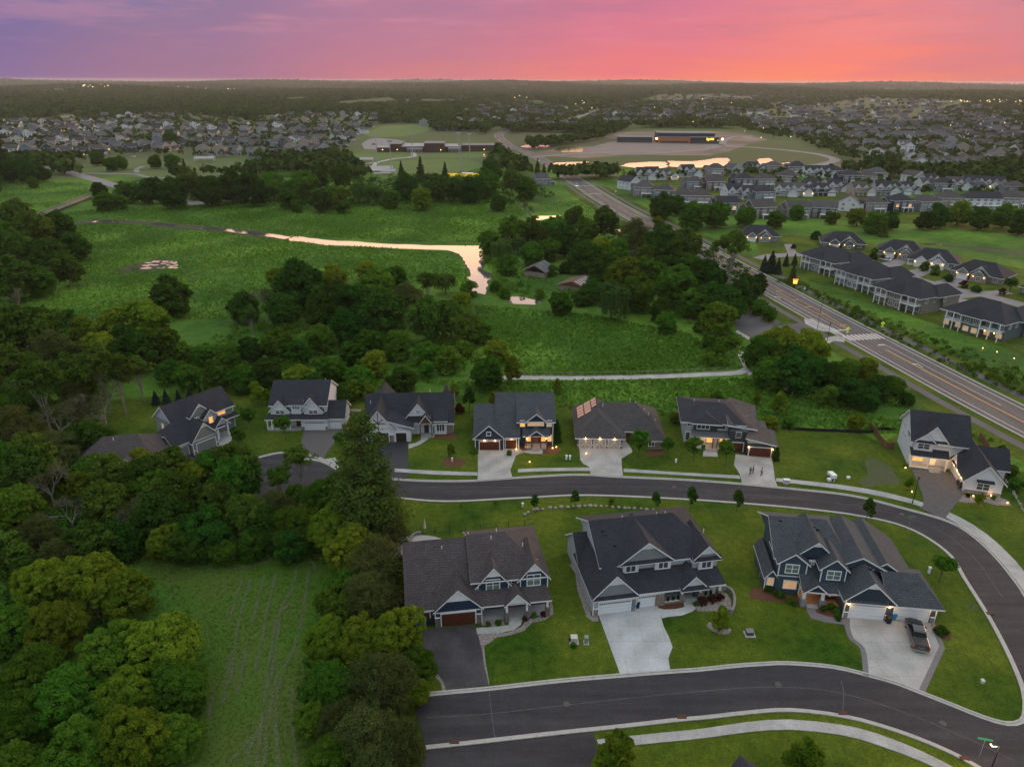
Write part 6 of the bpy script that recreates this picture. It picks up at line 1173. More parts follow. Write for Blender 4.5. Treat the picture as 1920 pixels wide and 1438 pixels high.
def far(v, W, ri, lit):
    k = (v % 4, W, ri, lit)
    if k not in FC: FC[k] = far_mesh(*k)
    return FC[k]
RNm = ['charcoal', 'grey', 'brown']; VN = ['house', 'tall house', 'wide house', 'low house']
FC_N = [0]
def far_row(name, group, zoom, v, u0, u1, n, pal, ang=0, jit=10, lit=.12, rp=(0, 1, 2)):
    zx, zy, zs = zoom
    for i in range(n):
        u = u0 + (u1 - u0) * (i + RS.uniform(-.28, .28)) / max(1, n - 1); vv = v + RS.uniform(-jit, jit); W = RS.choice(pal); ri = RS.choice(rp); va = RS.randrange(4); l = RS.random() < lit
        x, y = G(zx + u / zs, zy + vv / zs); o = link('house', far(va, W, ri, l), None, (x, y, far_h(x, y)), math.radians(ang + RS.uniform(-22, 22))); FC_N[0] += 1
        tag(o, '%s %s, %s roof, %s in the %s' % (W, VN[va], RNm[ri], ordn(i, n), name), 'house', group)
Z1 = (0, 130, 4); Z2 = (480, 130, 4); Z3 = (960, 130, 4); Z4 = (1440, 130, 4); gl = 'houses at far left'; P1 = ['white', 'cream', 'tan', 'blue-grey', 'grey', 'taupe', 'cream', 'dark']; P2 = ['taupe', 'dark', 'blue-grey', 'grey', 'white', 'tan']
for nm, v, a, b, n, pal in (('nearest left row at far left', 645, 90, 720, 6, ['blue-grey', 'grey', 'white', 'dark']), ('nearest middle row at far left', 618, 790, 1270, 6, ['tan', 'dark', 'white', 'cream', 'taupe']), ('nearest right row at far left', 655, 1500, 1900, 4, ['dark', 'tan', 'grey']),
        ('second row at far left', 572, 20, 1840, 17, P1), ('third row at far left', 520, 20, 1820, 18, P1), ('fourth row at far left', 478, 30, 1800, 18, P1), ('fifth row at far left', 445, 10, 1800, 18, P1), ('sixth row at far left', 415, 0, 1250, 13, P1), ('rearmost row at far left', 372, 800, 1280, 6, ['blue-grey', 'dark', 'white'])):
    far_row(nm, gl, Z1, v, a, b, n, pal, 8)
gm_ = 'houses left of the school'
for nm, v, a, b, n in (('nearest row left of the school', 672, 20, 210, 3), ('second row left of the school', 640, 260, 520, 4), ('third row left of the school', 590, 20, 640, 7), ('fourth row left of the school', 540, 20, 700, 7), ('fifth row left of the school', 490, 60, 800, 8), ('sixth row left of the school', 445, 20, 840, 8), ('seventh row left of the school', 405, 150, 860, 7), ('rearmost row left of the school', 360, 160, 880, 8)):
    far_row(nm, gm_, Z2, v, a, b, n, P2, 4)
gr = 'houses behind the school and shop'
for nm, z, v, a, b, n in (('row behind the school', Z2, 418, 1240, 1620, 4), ('row by the trees behind the school', Z2, 462, 1390, 1500, 2), ('rear row behind the school', Z2, 385, 1420, 1900, 5), ('row left of the curving road', Z3, 440, 200, 460, 4), ('near row beyond the highway bend', Z3, 395, 10, 200, 3), ('far row beyond the highway bend', Z3, 335, 0, 330, 6),
        ('near row behind the shop', Z3, 405, 720, 1180, 7), ('second row behind the shop', Z3, 365, 620, 1190, 8)):
    far_row(nm, gr, z, v, a, b, n, ['white', 'dark', 'blue-grey', 'grey', 'taupe'], 0)
gq = 'houses at far right'
for nm, v, a, b, n in (('nearest row at far right', 735, 1180, 1560, 4), ('second row at far right', 690, 1040, 1900, 7), ('third row at far right', 640, 660, 1900, 10), ('fourth row at far right', 590, 660, 1900, 11), ('fifth row at far right', 535, 600, 1900, 12)):
    far_row(nm, gq, Z4, v, a, b, n, ['taupe', 'tan', 'grey', 'white', 'taupe'], -6, rp=(1, 2, 2))
# the many houses beyond, as one object
def np_in(px, py, P):
    c = np.zeros(len(px), bool); j = len(P) - 1
    for i in range(len(P)):
        xi, yi = P[i]; xj, yj = P[j]; m = ((yi > py) != (yj > py)); c ^= m & (px < (xj - xi) * (py - yi) / ((yj - yi) or 1e-9) + xi); j = i
    return c
rg = np.random.default_rng(9); mbf = MB(); n_far = 0
for poly, n in (([(1440, 250), (1400, 232), (1300, 226), (1170, 222), (1100, 205), (1230, 184), (1500, 178), (1920, 200), (1925, 262), (1760, 262), (1600, 262)], 560), ([(900, 222), (1080, 222), (1090, 200), (960, 190), (880, 205)], 45), ([(760, 175), (940, 172), (940, 200), (800, 195)], 30), ([(560, 180), (330, 176), (250, 185), (300, 205), (460, 208)], 34), ([(1240, 180), (1380, 172), (1500, 176), (1500, 190), (1250, 200)], 70)):
    px = rg.uniform(min(p[0] for p in poly), max(p[0] for p in poly), n * 4); py = rg.uniform(min(p[1] for p in poly), max(p[1] for p in poly), n * 4); k = np_in(px, py, poly)
    for a, b in list(zip(px[k], py[k]))[:n]:
        b = round(b / 3.2) * 3.2 + rg.uniform(-.5, .5); x, y = G(a, b); r = math.hypot(x, y); zg = far_h(x, y)
        if r > 6500: continue
        s = 1.0; c, sn = math.cos(rg.uniform(-.5, .5)), math.sin(rg.uniform(-.5, .5)); wI = int(rg.integers(5)); E = rg.choice([3.2, 5.4, 5.6]); w2, D = rg.uniform(5.5, 8), rg.uniform(8, 11)
        T = lambda u, v_, z: (x + u * c - v_ * sn, y + u * sn + v_ * c, zg + z)
        q = [(-w2, 0), (w2, 0), (w2, D), (-w2, D)]; kk = len(mbf.v); mbf.v += [T(u, v_, -1) for u, v_ in q] + [T(u, v_, E) for u, v_ in q]
        for f in ((0, 1, 5, 4), (1, 2, 6, 5), (2, 3, 7, 6), (3, 0, 4, 7)): mbf.f.append(tuple(kk + i for i in f)); mbf.m.append(wI)
        rI = 5 + int(rg.integers(3)); kk = len(mbf.v); R_ = E + 3.2; mbf.v += [T(-w2 - .4, -.5, E - .3), T(w2 + .4, -.5, E - .3), T(w2 + .4, D / 2, R_), T(-w2 - .4, D / 2, R_), T(w2 + .4, D + .5, E - .3), T(-w2 - .4, D + .5, E - .3)]
        for f in ((0, 1, 2, 3), (3, 2, 4, 5)): mbf.f.append(tuple(kk + i for i in f)); mbf.m.append(rI)
        for f in ((1, 4, 2), (0, 3, 5)): mbf.f.append(tuple(kk + i for i in f)); mbf.m.append(wI)
        if rg.random() < .10: kk = len(mbf.v); mbf.v += [T(1, -.1, 1), T(2.4, -.1, 1), T(2.4, -.1, 2.2), T(1, -.1, 2.2)]; mbf.f.append((kk, kk + 1, kk + 2, kk + 3)); mbf.m.append(8)
        n_far += 1
o = mbf.build('distant_houses', [FW['white'], FW['taupe'], FW['tan'], FW['grey'], FW['blue-grey'], FR[0], FR[1], FR[2], FL]); tag(o, 'hundreds of small houses spread out towards the horizon', 'houses', None, 'stuff')
# ---- distant woods: crowns merging towards the horizon
def pxy(x, y, z):
    dn = CAMH - z; zc = y * math.cos(PITCH) + dn * math.sin(PITCH); u = FPX * x / zc; v = FPX * (dn * math.cos(PITCH) - y * math.sin(PITCH)) / zc; c, s = math.cos(ROLL), math.sin(ROLL); return CX + u * c - v * s, CY + u * s + v * c
clear = [[(0, 322), (300, 340), (560, 330), (700, 340), (910, 330), (1000, 330), (1160, 400), (1920, 430), (1920, 2000), (0, 2000)],
         [(660, 256), (720, 232), (805, 232), (810, 246), (900, 248), (935, 285), (905, 335), (690, 340), (650, 300)], [(1000, 300), (985, 285), (1130, 262), (1180, 240), (1380, 242), (1500, 268), (1580, 298), (1640, 312), (1600, 328), (1420, 324), (1160, 330), (1040, 330)],
         [(526, 186), (580, 184), (582, 192), (535, 195)], [(620, 194), (740, 185), (740, 197), (640, 203)], [(786, 189), (834, 189), (830, 198), (792, 198)], [(108, 214), (144, 214), (142, 224), (110, 226)], [(92, 315), (250, 292), (430, 298), (530, 308), (440, 332), (210, 345)],
         [(925, 240), (960, 250), (1060, 330), (1010, 340), (900, 262)], [(1070, 225), (1120, 205), (1095, 195), (1110, 200), (1130, 208), (1085, 228)], [(960, 275), (1120, 262), (1130, 252), (980, 248), (950, 255)], [(980, 191), (1020, 189), (1022, 195), (985, 197)]]
sub_ = [[(0, 225), (330, 210), (480, 225), (480, 300), (0, 305)], [(480, 300), (480, 215), (720, 210), (700, 250), (650, 300)], [(860, 240), (860, 205), (960, 190), (1080, 200), (1250, 200), (1260, 235), (1080, 245)], [(1440, 290), (1380, 240), (1200, 225), (1100, 205), (1250, 182), (1500, 176), (1920, 200), (1920, 320), (1700, 330), (1600, 300)]]
A = rg.uniform(-.72, .72, 130000); U = rg.uniform(0, 1, 130000); Rr = 560 * (13500 / 560) ** (U ** 1.0); X = Rr * np.sin(A); Y = Rr * np.cos(A); rho = np.maximum(4.2, Rr * .0042) * rg.uniform(.7, 1.3, len(A))
SUBURB = [(1160, 322), (1420, 318), (1640, 335), (1920, 352), (1920, 440), (1160, 410)]
keep = rg.random(len(A)) < np.where(Rr < 1000, (Rr / 1000) ** 2 * 1.0, 1.0); PX, PY = pxy(X, Y, 0.0)
for c in clear: keep &= ~np_in(PX, PY, c)
insub = np.zeros(len(A), bool)
for c in sub_: insub |= np_in(PX, PY, c)
ns = np_in(PX, PY, SUBURB); insub |= ns; keep &= ~(ns & (rg.random(len(A)) > .22))
keep &= ~(insub & ~ns & (rg.random(len(A)) > np.where(PX < 720, .20, .40)))
ang_ = np.arctan2(X, Y); patch = np.sin(X * .004 + 2 * np.sin(Y * .0013)) * np.sin(Y * .0021 + np.sin(X * .003)); keep &= ~((patch > .48) & (Rr > 1500) & (rg.random(len(A)) < .93))
X, Y, rho, Rr, insub = X[keep], Y[keep], rho[keep], Rr[keep], insub[keep]; rho = np.where(insub, rho * .6, rho); n = len(X)
Zg = np.array([far_h(a, b) for a, b in zip(X, Y)]); Hh = np.where(insub, rg.uniform(4.5, 8, n), rg.uniform(8, 13, n)); C = np.stack([X, Y, Zg + Hh * .55], 1)
per = 13; idx = np.repeat(np.arange(n), per); d = rg.normal(size=(len(idx), 3)); d /= np.linalg.norm(d, axis=1, keepdims=True); d[:, 2] = np.abs(d[:, 2]) * 1.0 - .25
P = C[idx] + d * np.stack([rho[idx], rho[idx], Hh[idx] * .5], 1) * rg.uniform(.75, 1.05, (len(idx), 1)); Nn = d + rg.normal(size=d.shape) * .35
tint = np.clip(np.repeat(rg.random(n) ** 1.5, per) * .8 + .2 * rg.random(len(idx)), 0, 1)
o = link('distant_woods', np_mesh('distant_woods', quads(P, Nn, rho[idx] * rg.uniform(.7, 1.1, len(idx)), rg, .8), tint, leaf_mat('far_leaves', (.024, .056, .010), (.080, .120, .026), transl=.1))); tag(o, 'distant woods and garden trees merging towards the horizon', 'woods', None, 'stuff')
print('far houses', FC_N[0], 'stuff houses', n_far, 'far crowns', n)
# ---- the air
mb = MB(); mb.box(-12000, 12000, -300, 14500, -13, 74)
hz = mb.build('haze', []); tag(hz, 'thin warm dusk haze over the whole view', 'haze', None, 'stuff')
hm = bpy.data.materials.new('haze'); hm.use_nodes = True; ht = hm.node_tree; ht.nodes.clear(); pv = ht.nodes.new('ShaderNodeVolumePrincipled'); ho = ht.nodes.new('ShaderNodeOutputMaterial'); ht.links.new(pv.outputs[0], ho.inputs['Volume'])
pv.inputs['Color'].default_value = (.97, .84, .76, 1); pv.inputs['Density'].default_value = 4.8e-5; pv.inputs['Anisotropy'].default_value = .2; hz.data.materials.append(hm)
# ================================================================ SMALLER THINGS
M_blue = mat('blue_bin_plastic', (.03, .20, .42), .5); M_blackp = mat('black_plastic', (.02, .02, .022), .5); M_greenp = mat('green_box_paint', (.16, .24, .17), .6); M_beige = mat('beige_box_paint', (.45, .44, .40), .6)
M_black = mat('black_car_paint', (.006, .006, .007), .18, spec=.6, coat=.6); M_tyre = mat('tyre_rubber', (.012, .012, .012), .9); M_chrome = mat('chrome', (.5, .5, .5), .2, metal=1.0); M_cglass = mat('car_glass', (.008, .009, .011), .08, spec=.8)
M_red = mat('tail_light', (.35, .01, .01), .3); M_head = mat('headlight', (.6, .6, .58), .2); M_brownw = mat('brown_fence_wood', (.16, .085, .04), .85, (.11, .06, .03), 2, 4); M_greyw = mat('weathered_wood', (.20, .165, .14), .85, (.28, .23, .19), 1.5, 4)
def part(mb, name, m, par, label=None): return mb.build(name, m, par, label)
def prof(mb, pts, x0, x1, m=0, inset=0):           # side profile (y,z) extruded across x
    k = len(mb.v); n = len(pts); mb.v += [(x0 + inset, y, z) for y, z in pts] + [(x1 - inset, y, z) for y, z in pts]
    mb.f.append(tuple(range(k, k + n))); mb.m.append(m); mb.f.append(tuple(range(k + 2 * n - 1, k + n - 1, -1))); mb.m.append(m)
    for i in range(n): j = (i + 1) % n; mb.f.append((k + i, k + n + i, k + n + j, k + j)); mb.m.append(m)
def wheels(root, ys, hw, r):
    for y in ys:
        for s in (-1, 1):
            w = MB(); w.tube((s * (hw - .14), y, r), (s * (hw + .04), y, r), r, r, 16); o = w.build('wheel', M_tyre, root)
            q = MB(); q.tube((s * (hw + .02), y, r), (s * (hw + .055), y, r), r * .6, r * .55, 10); q.build('rim', M_chrome, o)
# pickup truck: nose towards the garage (+y local)
x, y = G(1717, 1197); r = empty('pickup_truck', (x, y, .06), math.radians(-17)); tag(r, 'black crew-cab pickup truck parked on the driveway of the steel blue house', 'pickup truck')
b = MB(); prof(b, [(-2.9, .55), (-2.9, 1.15), (-1.05, 1.18), (-1.05, 1.1), (1.35, 1.12), (1.45, 1.15), (2.75, 1.05), (2.92, .9), (2.92, .45), (2.4, .4), (-2.5, .42)], -1.0, 1.0)
o = b.build('body', M_black, r); bv = o.modifiers.new('b', 'BEVEL'); bv.width = .06; bv.segments = 2
b = MB(); k0 = [(-1.05, 1.12), (-.85, 1.78), (-.6, 1.9), (.55, 1.92), (1.35, 1.14)]; prof(b, k0, -.95, .95); 
for i, (vx, vy, vz) in enumerate(b.v):
    if vz > 1.5: b.v[i] = (vx * .80, vy, vz)
o = b.build('cab', M_black, r); bv = o.modifiers.new('b', 'BEVEL'); bv.width = .05; bv.segments = 2
g = MB(); g.poly([(-.82, 1.29, 1.22), (.82, 1.29, 1.22), (.68, .66, 1.86), (-.68, .66, 1.86)]); g.build('windscreen', M_cglass, r)
g = MB(); g.poly([(.78, -1.04, 1.22), (-.78, -1.04, 1.22), (-.66, -.86, 1.76), (.66, -.86, 1.76)]); g.build('rear_window', M_cglass, r)
for s in (-1, 1):
    g = MB(); q = [(s * .965, -.9, 1.2), (s * .965, 1.1, 1.2), (s * .80, .5, 1.82), (s * .80, -.72, 1.8)]; g.poly(q if s > 0 else q[::-1]); g.build('side_windows', M_cglass, r)
    g = MB(); g.box(s * 1.12 - .12, s * 1.12 + .12, .95, 1.1, 1.2, 1.42); g.build('mirror', M_black, r)
    g = MB(); g.box(s * .78 - .16, s * .78 + .16, 2.88, 2.96, .78, .98); g.build('headlight', M_head, r)
    g = MB(); g.box(s * .91 - .08, s * .91 + .08, -2.95, -2.88, .75, 1.12); g.build('tail_light', M_red, r)
g = MB(); g.prism([(-.85, -2.8, 1.24), (.85, -2.8, 1.24), (.85, -1.12, 1.24), (-.85, -1.12, 1.24)], .06); g.build('bed_cover', mat('bed_cover_vinyl', (.03, .028, .03), .6), r)
g = MB(); g.box(-.55, .55, 2.9, 2.97, .55, 1.0); g.build('grille', M_chrome, r); g = MB(); g.box(-.98, .98, -3.08, -2.9, .42, .62); g.build('bumper', M_chrome, r); g = MB(); g.box(-.98, .98, 2.9, 3.05, .38, .56); g.build('bumper', M_chrome, r)
wheels(r, (-1.85, 1.95), .95, .42)
def letters(name, text, size, m, par, loc, rx=math.pi / 2):
    tx = bpy.data.curves.new(name, 'FONT'); tx.body = text; tx.size = size; tx.align_x = 'CENTER'; tx.extrude = .01; t = bpy.data.objects.new(name, tx); COL.objects.link(t); bpy.context.view_layer.update()
    me = bpy.data.meshes.new_from_object(t.evaluated_get(bpy.context.evaluated_depsgraph_get())); bpy.data.objects.remove(t); me.materials.clear(); me.materials.append(m); o = bpy.data.objects.new(name, me); COL.objects.link(o); o.parent = par; o.location = loc; o.rotation_euler = (rx, 0, 0); return o
letters('tailgate_letters', 'RAM', .34, M_chrome, r, (0, -2.93, .78))
def car(px, py, ang, paint, label, lights=0, z=.06, loc=None):
    x, y = loc or G(px, py); r = empty('car', (x, y, z), math.radians(ang)); tag(r, label, 'car', None)
    b = MB(); prof(b, [(-2.2, .4), (-2.25, .9), (-1.7, 1.0), (1.1, .98), (2.1, .8), (2.2, .45), (1.8, .3), (-1.9, .3)], -.9, .9); b.build('body', paint, r)
    b = MB(); prof(b, [(-1.75, .98), (-1.2, 1.48), (.2, 1.5), (1.05, .97)], -.78, .78); b.build('cabin', M_cglass, r); b = MB(); b.box(-.68, .68, -1.15, .15, 1.49, 1.53); b.build('roof_panel', paint, r)
    wheels(r, (-1.4, 1.4), .85, .33)
    if lights:
        for s in (-1, 1):
            g = MB(); g.box(s * .65 - .18, s * .65 + .18, 2.16, 2.24, .6, .78); g.build('headlight', mat('lit_headlight', (1, .9, .7), .3, emit=(1, .85, .6), estr=lights), r)
            g = MB(); g.box(s * .65 - .18, s * .65 + .18, -2.3, -2.2, .65, .85); g.build('tail_light', mat('lit_tail_light', (1, .05, .03), .3, emit=(1, .03, .02), estr=4), r)
    return r
P_w = mat('white_car_paint', (.6, .6, .6), .3); P_r = mat('red_car_paint', (.35, .03, .02), .3); P_g = mat('silver_car_paint', (.3, .31, .32), .3); P_d = mat('dark_car_paint', (.03, .035, .045), .3)
car(1081, 350, 186, P_w, 'white car driving towards the camera on the highway near the crossing', 3); car(1052, 325, 8, P_r, 'red car with glowing tail lights waiting at the highway junction', 4); car(971, 292, 188, P_g, 'silver car with headlights on the far stretch of highway', 6)
car(934, 260, 20, P_r, 'red car on the bend of the highway beyond the school', 4); car(1008, 303, 190, P_w, 'white car with bright headlights beyond the highway junction', 6); car(1040, 322, 8, P_d, 'dark car queueing behind the red car at the junction', 2)
for i, (a, b_, c, pm, lb) in enumerate([(1172, 266, 90, P_d, 'dark car parked left of the orange-fronted shop'), (1190, 267, 80, P_r, 'red car parked in the shop car park'), (1245, 266, 95, P_w, 'white car parked before the shop door'), (1310, 268, 90, P_g, 'silver car parked at the right end of the shop'),
      (700, 272, 100, P_d, 'dark car at the left of the school car park'), (712, 277, 95, P_g, 'silver car in the school car park'), (722, 276, 90, P_w, 'white car in the school car park'), (1660, 489, 40, P_w, 'white car on the driveway of the third inner villa'), (250, 295, 70, P_w, 'white car in the small car park at far left')]): car(a, b_, c, pm, lb)
# golf cart beside the lamps of the white house
x, y = G(1802, 913); r = empty('golf_cart', (x, y, .11), math.radians(-16)); tag(r, 'dark golf cart with white roof beside the lit side wing', 'golf cart')
b = MB(); prof(b, [(-1.2, .3), (-1.2, .8), (-.4, .85), (-.3, .5), (.5, .5), (.7, .95), (1.2, .8), (1.25, .35)], -.6, .6); b.build('body', P_d, r); b = MB(); b.box(-.6, .6, -1.0, .7, 1.8, 1.88); b.build('canopy', T_white, r)
for s in (-.55, .55):
    for y_ in (-.95, .65): b = MB(); b.tube((s, y_, .6), (s, y_, 1.8), .025, .025, 4); b.build('canopy_post', M_dark, r)
b = MB(); b.box(-.5, .5, -.75, -.3, .85, 1.0); b.box(-.5, .5, -.85, -.72, .9, 1.35); b.build('seat', M_blackp, r); wheels(r, (-.8, .8), .55, .24)
def wbin(px, py, m, label, ang=0, group=None, loc=None):
    x, y = loc or G(px, py); r = empty('wheelie_bin', (x, y, .06), math.radians(ang)); tag(r, label, 'bin', group)
    b = MB(); k = [(-.26, -.3, 0), (.26, -.3, 0), (.26, .3, 0), (-.26, .3, 0)]; b.v = [(x * .9, y * .85, 0) for x, y, z in k] + [(x * 1.15, y * 1.15, 1.0) for x, y, z in k]; b.f = [(3, 2, 1, 0), (4, 5, 6, 7), (0, 1, 5, 4), (1, 2, 6, 5), (2, 3, 7, 6), (3, 0, 4, 7)]; b.m = [0] * 6; b.build('bin_body', m, r)
    b = MB(); b.prism([(-.33, -.38, 1.06), (.33, -.38, 1.06), (.33, .36, 1.12), (-.33, .36, 1.12)], .07); b.build('lid', m, r); b = MB(); b.tube((-.36, .32, .12), (.36, .32, .12), .12, .12, 10); b.build('wheel', M_tyre, r)
wbin(1187, 1143, M_blue, 'bright blue wheelie bin between the two white garage doors', 10); wbin(1194, 1139, M_blackp, 'dark wheelie bin beside the blue one at the light grey house', 10)
wbin(1674, 1161, M_blue, 'blue wheelie bin between the garages of the steel blue house', -7); wbin(1665, 1168, M_blackp, 'dark round-topped bin left of the blue bin and pickup', -7)
wbin(784, 1172, M_blue, 'left blue bin by the single garage of the navy house', 8); wbin(796, 1172, M_blue, 'right blue bin by the single garage of the navy house', 8); wbin(806, 1171, M_blackp, 'black bin right of the two blue bins at the navy house', 8)
wbin(645, 804, mat('green_bin', (.02, .10, .05), .5), 'green bin beside the small garage door of the white two-dormer house')
# people on the driveway of the modern house
def person(px, py, ang, top, trouser, skin, hair, label, stride=.25, arm=.2):
    x, y = G(px, py); r = empty('person', (x, y, .115), math.radians(ang)); tag(r, label, 'person')
    def skinned(name, V, E, R, m, root=0):
        me = bpy.data.meshes.new(name); me.from_pydata(V, E, []); me.materials.append(m); o = bpy.data.objects.new(name, me); COL.objects.link(o); o.parent = r
        o.modifiers.new('s', 'SKIN'); s = o.modifiers.new('u', 'SUBSURF'); s.levels = 1; s.render_levels = 2
        for i, q in enumerate(R): me.skin_vertices[0].data[i].radius = (q, q); 
        me.skin_vertices[0].data[root].use_root = True; return o
    if True:
        V = [(0, 0, .95), (0, 0, 1.15), (0, 0, 1.4), (0, .01, 1.5), (0, .03, 1.6), (0, .03, 1.74), (-.09, 0, .92), (-.1, stride * .55, .5), (-.1, stride, .09), (-.1, stride + .14, .05), (.09, 0, .92), (.1, -stride * .3, .5), (.1, -stride, .12), (.1, -stride + .13, .05),
             (-.19, 0, 1.4), (-.25, -arm * .3, 1.15), (-.25, arm, .92), (-.25, arm + .06, .84), (.19, 0, 1.4), (.25, arm * .3, 1.15), (.25, -arm * .5 + .12, .9), (.25, -arm * .5 + .16, .82)]
        E = [(0, 1), (1, 2), (2, 3), (3, 4), (4, 5), (0, 6), (6, 7), (7, 8), (8, 9), (0, 10), (10, 11), (11, 12), (12, 13), (2, 14), (14, 15), (15, 16), (16, 17), (2, 18), (18, 19), (19, 20), (20, 21)]
        R = [.13, .12, .14, .055, .09, .085, .09, .062, .042, .035, .09, .062, .042, .035, .06, .045, .032, .035, .06, .045, .032, .035]
        for me in []: pass
        me = bpy.data.meshes.new('body'); me.from_pydata(V, E, []); o = bpy.data.objects.new('body', me); COL.objects.link(o); o.parent = r; me.materials.append(skin)
        o.modifiers.new('s', 'SKIN')
        for i, q in enumerate(R): me.skin_vertices[0].data[i].radius = (q, q)
        me.skin_vertices[0].data[0].use_root = True; s = o.modifiers.new('u', 'SUBSURF'); s.levels = s.render_levels = 1
        def cloth(name, idx, ed, sc, m):
            vm = {v: i for i, v in enumerate(idx)}; c = bpy.data.meshes.new(name); c.from_pydata([V[i] for i in idx], [(vm[a], vm[b]) for a, b in ed], []); c.materials.append(m); q = bpy.data.objects.new(name, c); COL.objects.link(q); q.parent = r; q.modifiers.new('s', 'SKIN')
            for i, v in enumerate(idx): c.skin_vertices[0].data[i].radius = (R[v] * sc + .012,) * 2
            c.skin_vertices[0].data[0].use_root = True; s = q.modifiers.new('u', 'SUBSURF'); s.levels = s.render_levels = 1
        cloth('top', [1, 2, 14, 15, 18, 19, 0], [(0 + 1, 2), (2, 14), (14, 15), (2, 18), (18, 19), (1, 0)], 1.12, top); cloth('trousers', [0, 6, 7, 8, 10, 11, 12], [(0, 6), (6, 7), (7, 8), (0, 10), (10, 11), (11, 12)], 1.1, trouser)
        b = MB(); b.ball((0, .0, 1.72), .115, 10, sz=.95); b.build('hair', hair, r)
sk = mat('skin', (.42, .24, .17), .6); hb = mat('dark_hair', (.02, .014, .01), .7); cb = mat('black_cloth', (.012, .012, .016), .9); cw = mat('pale_cloth', (.45, .46, .47), .9); cg = mat('grey_cloth', (.10, .10, .11), .9)
person(1406, 891, 100, cb, cb, sk, hb, 'person in black standing at the left of the three on the driveway'); person(1411, 889, 80, cb, cg, sk, hb, 'person in dark clothes close beside the one in black', .15); person(1427, 893, -70, cw, cb, sk, hb, 'person in pale top walking at the right on the driveway', .32, .28)
# lamp posts and poles
def lamp_post(px, py, h, label, lit=0, arm=0.0, rz=0):
    x, y = G(px, py); r = empty('lamp_post', (x, y, 0), rz); tag(r, label, 'lamp post'); b = MB(); b.tube((0, 0, 0), (0, 0, .6), .14, .10, 8); b.tube((0, 0, .6), (0, 0, h), .075, .05, 8); b.build('pole', M_dark, r)
    b = MB()
    if arm: b.tube((0, 0, h), (arm * .85, 0, h + .25), .04, .03, 6); b.box(arm * .6, arm * 1.3, -.16, .16, h + .2, h + .32); hx = arm
    else: b.prism([(-.2, -.2, h + .5), (.2, -.2, h + .5), (.2, .2, h + .5), (-.2, .2, h + .5)], .1); b.tube((0, 0, h), (0, 0, h + .4), .1, .17, 8); hx = 0
    b.build('lamp_head', M_dark, r)
    if lit:
        g = MB(); g.box(hx - .28, hx + .28, -.17, .17, h + (.12 if arm else .38), h + (.2 if arm else .45)); g.build('lens', M_bulb, r); L = bpy.data.lights.new('lamp_light', 'POINT'); L.energy = lit; L.color = (1, .62, .28); L.shadow_soft_size = .2; q = bpy.data.objects.new('lamp_light', L); COL.objects.link(q); q.parent = r; q.location = (hx, 0, h - .25)
lamp_post(1710.5, 944, 5.0, 'slim black lamp post on the verge left of the white corner house'); lamp_post(1855, 1450, 4.2, 'lit street lamp at the lower right corner', 260, .7, math.pi)
lamp_post(1531, 625, 9, 'tall black highway lamp at the car park entrance', 0, 1.6, .3); lamp_post(1548, 655, 7.5, 'black pole right of the car park entrance'); lamp_post(1046, 336, 9, 'black signal pole left of the highway junction', 0, 3, 0); lamp_post(1102, 333, 9, 'black signal pole right of the highway junction', 0, 3, math.pi)
def masts(px, py, h, label):
    x, y = G(px, py); r = empty('floodlight_mast', (x, y, 0)); tag(r, label, 'floodlight mast', 'masts round the sports fields'); b = MB(); b.tube((0, 0, 0), (0, 0, h), .45, .3, 6); b.build('pole', M_steel, r); b = MB(); b.box(-2.2, 2.2, -.3, .3, h, h + 1.6); b.build('light_bank', M_steel, r)
for a, b_, h, l in ((708, 312, 24, 'leftmost grey floodlight mast over the sports fields'), (734, 325, 24, 'second floodlight mast, by the nearer pitch'), (774, 299, 22, 'floodlight mast between the two pitches'), (861, 302, 24, 'floodlight mast right of the infield'), (881, 305, 24, 'rightmost tall floodlight mast'), (865, 320, 20, 'shorter mast beside the lit yellow enclosure')): masts(a, b_, h, l)
# signs
M_flu = mat('fluorescent_sign', (.70, .85, .04), .5, emit=(.6, .9, .02), estr=.15); M_signw = mat('white_sign', (.6, .6, .6), .5); M_grs = mat('green_sign', (.03, .25, .13), .5)
def ped_sign(px, py, label):
    x, y = G(px, py); r = empty('crossing_sign', (x, y, 0), math.radians(-12)); tag(r, label, 'sign', 'crossing signs'); b = MB(); b.tube((0, 0, 0), (0, 0, 3.2), .05, .05, 6); b.build('post', M_steel, r)
    b = MB(); k = len(b.v); d = .62; c = 2.7
    for yy in (-.08, -.05): b.v += [(0, yy, c + d), (d, yy, c), (0, yy, c - d), (-d, yy, c)]
    b.f = [(0, 3, 2, 1), (4, 5, 6, 7), (0, 1, 5, 4), (1, 2, 6, 5), (2, 3, 7, 6), (3, 0, 4, 7)]; b.m = [0] * 6; b.box(-.35, .35, -.08, -.05, 1.45, 1.85); b.build('sign_panel', M_flu, r)
    b = MB(); b.ball((0, -.1, 2.98), .07, 6); b.tube((0, -.1, 2.9), (0, -.1, 2.62), .05, .05, 4); b.tube((0, -.1, 2.62), (-.14, -.1, 2.4), .03, .03, 4); b.tube((0, -.1, 2.62), (.14, -.1, 2.4), .03, .03, 4); b.tube((-.2, -.1, 1.75), (.2, -.1, 1.55), .03, .03, 4); b.build('walking_figure', M_dark, r)
ped_sign(1587, 632, 'yellow-green pedestrian sign at the near end of the zebra crossing'); ped_sign(1652, 622, 'yellow-green pedestrian sign at the far end of the zebra crossing')
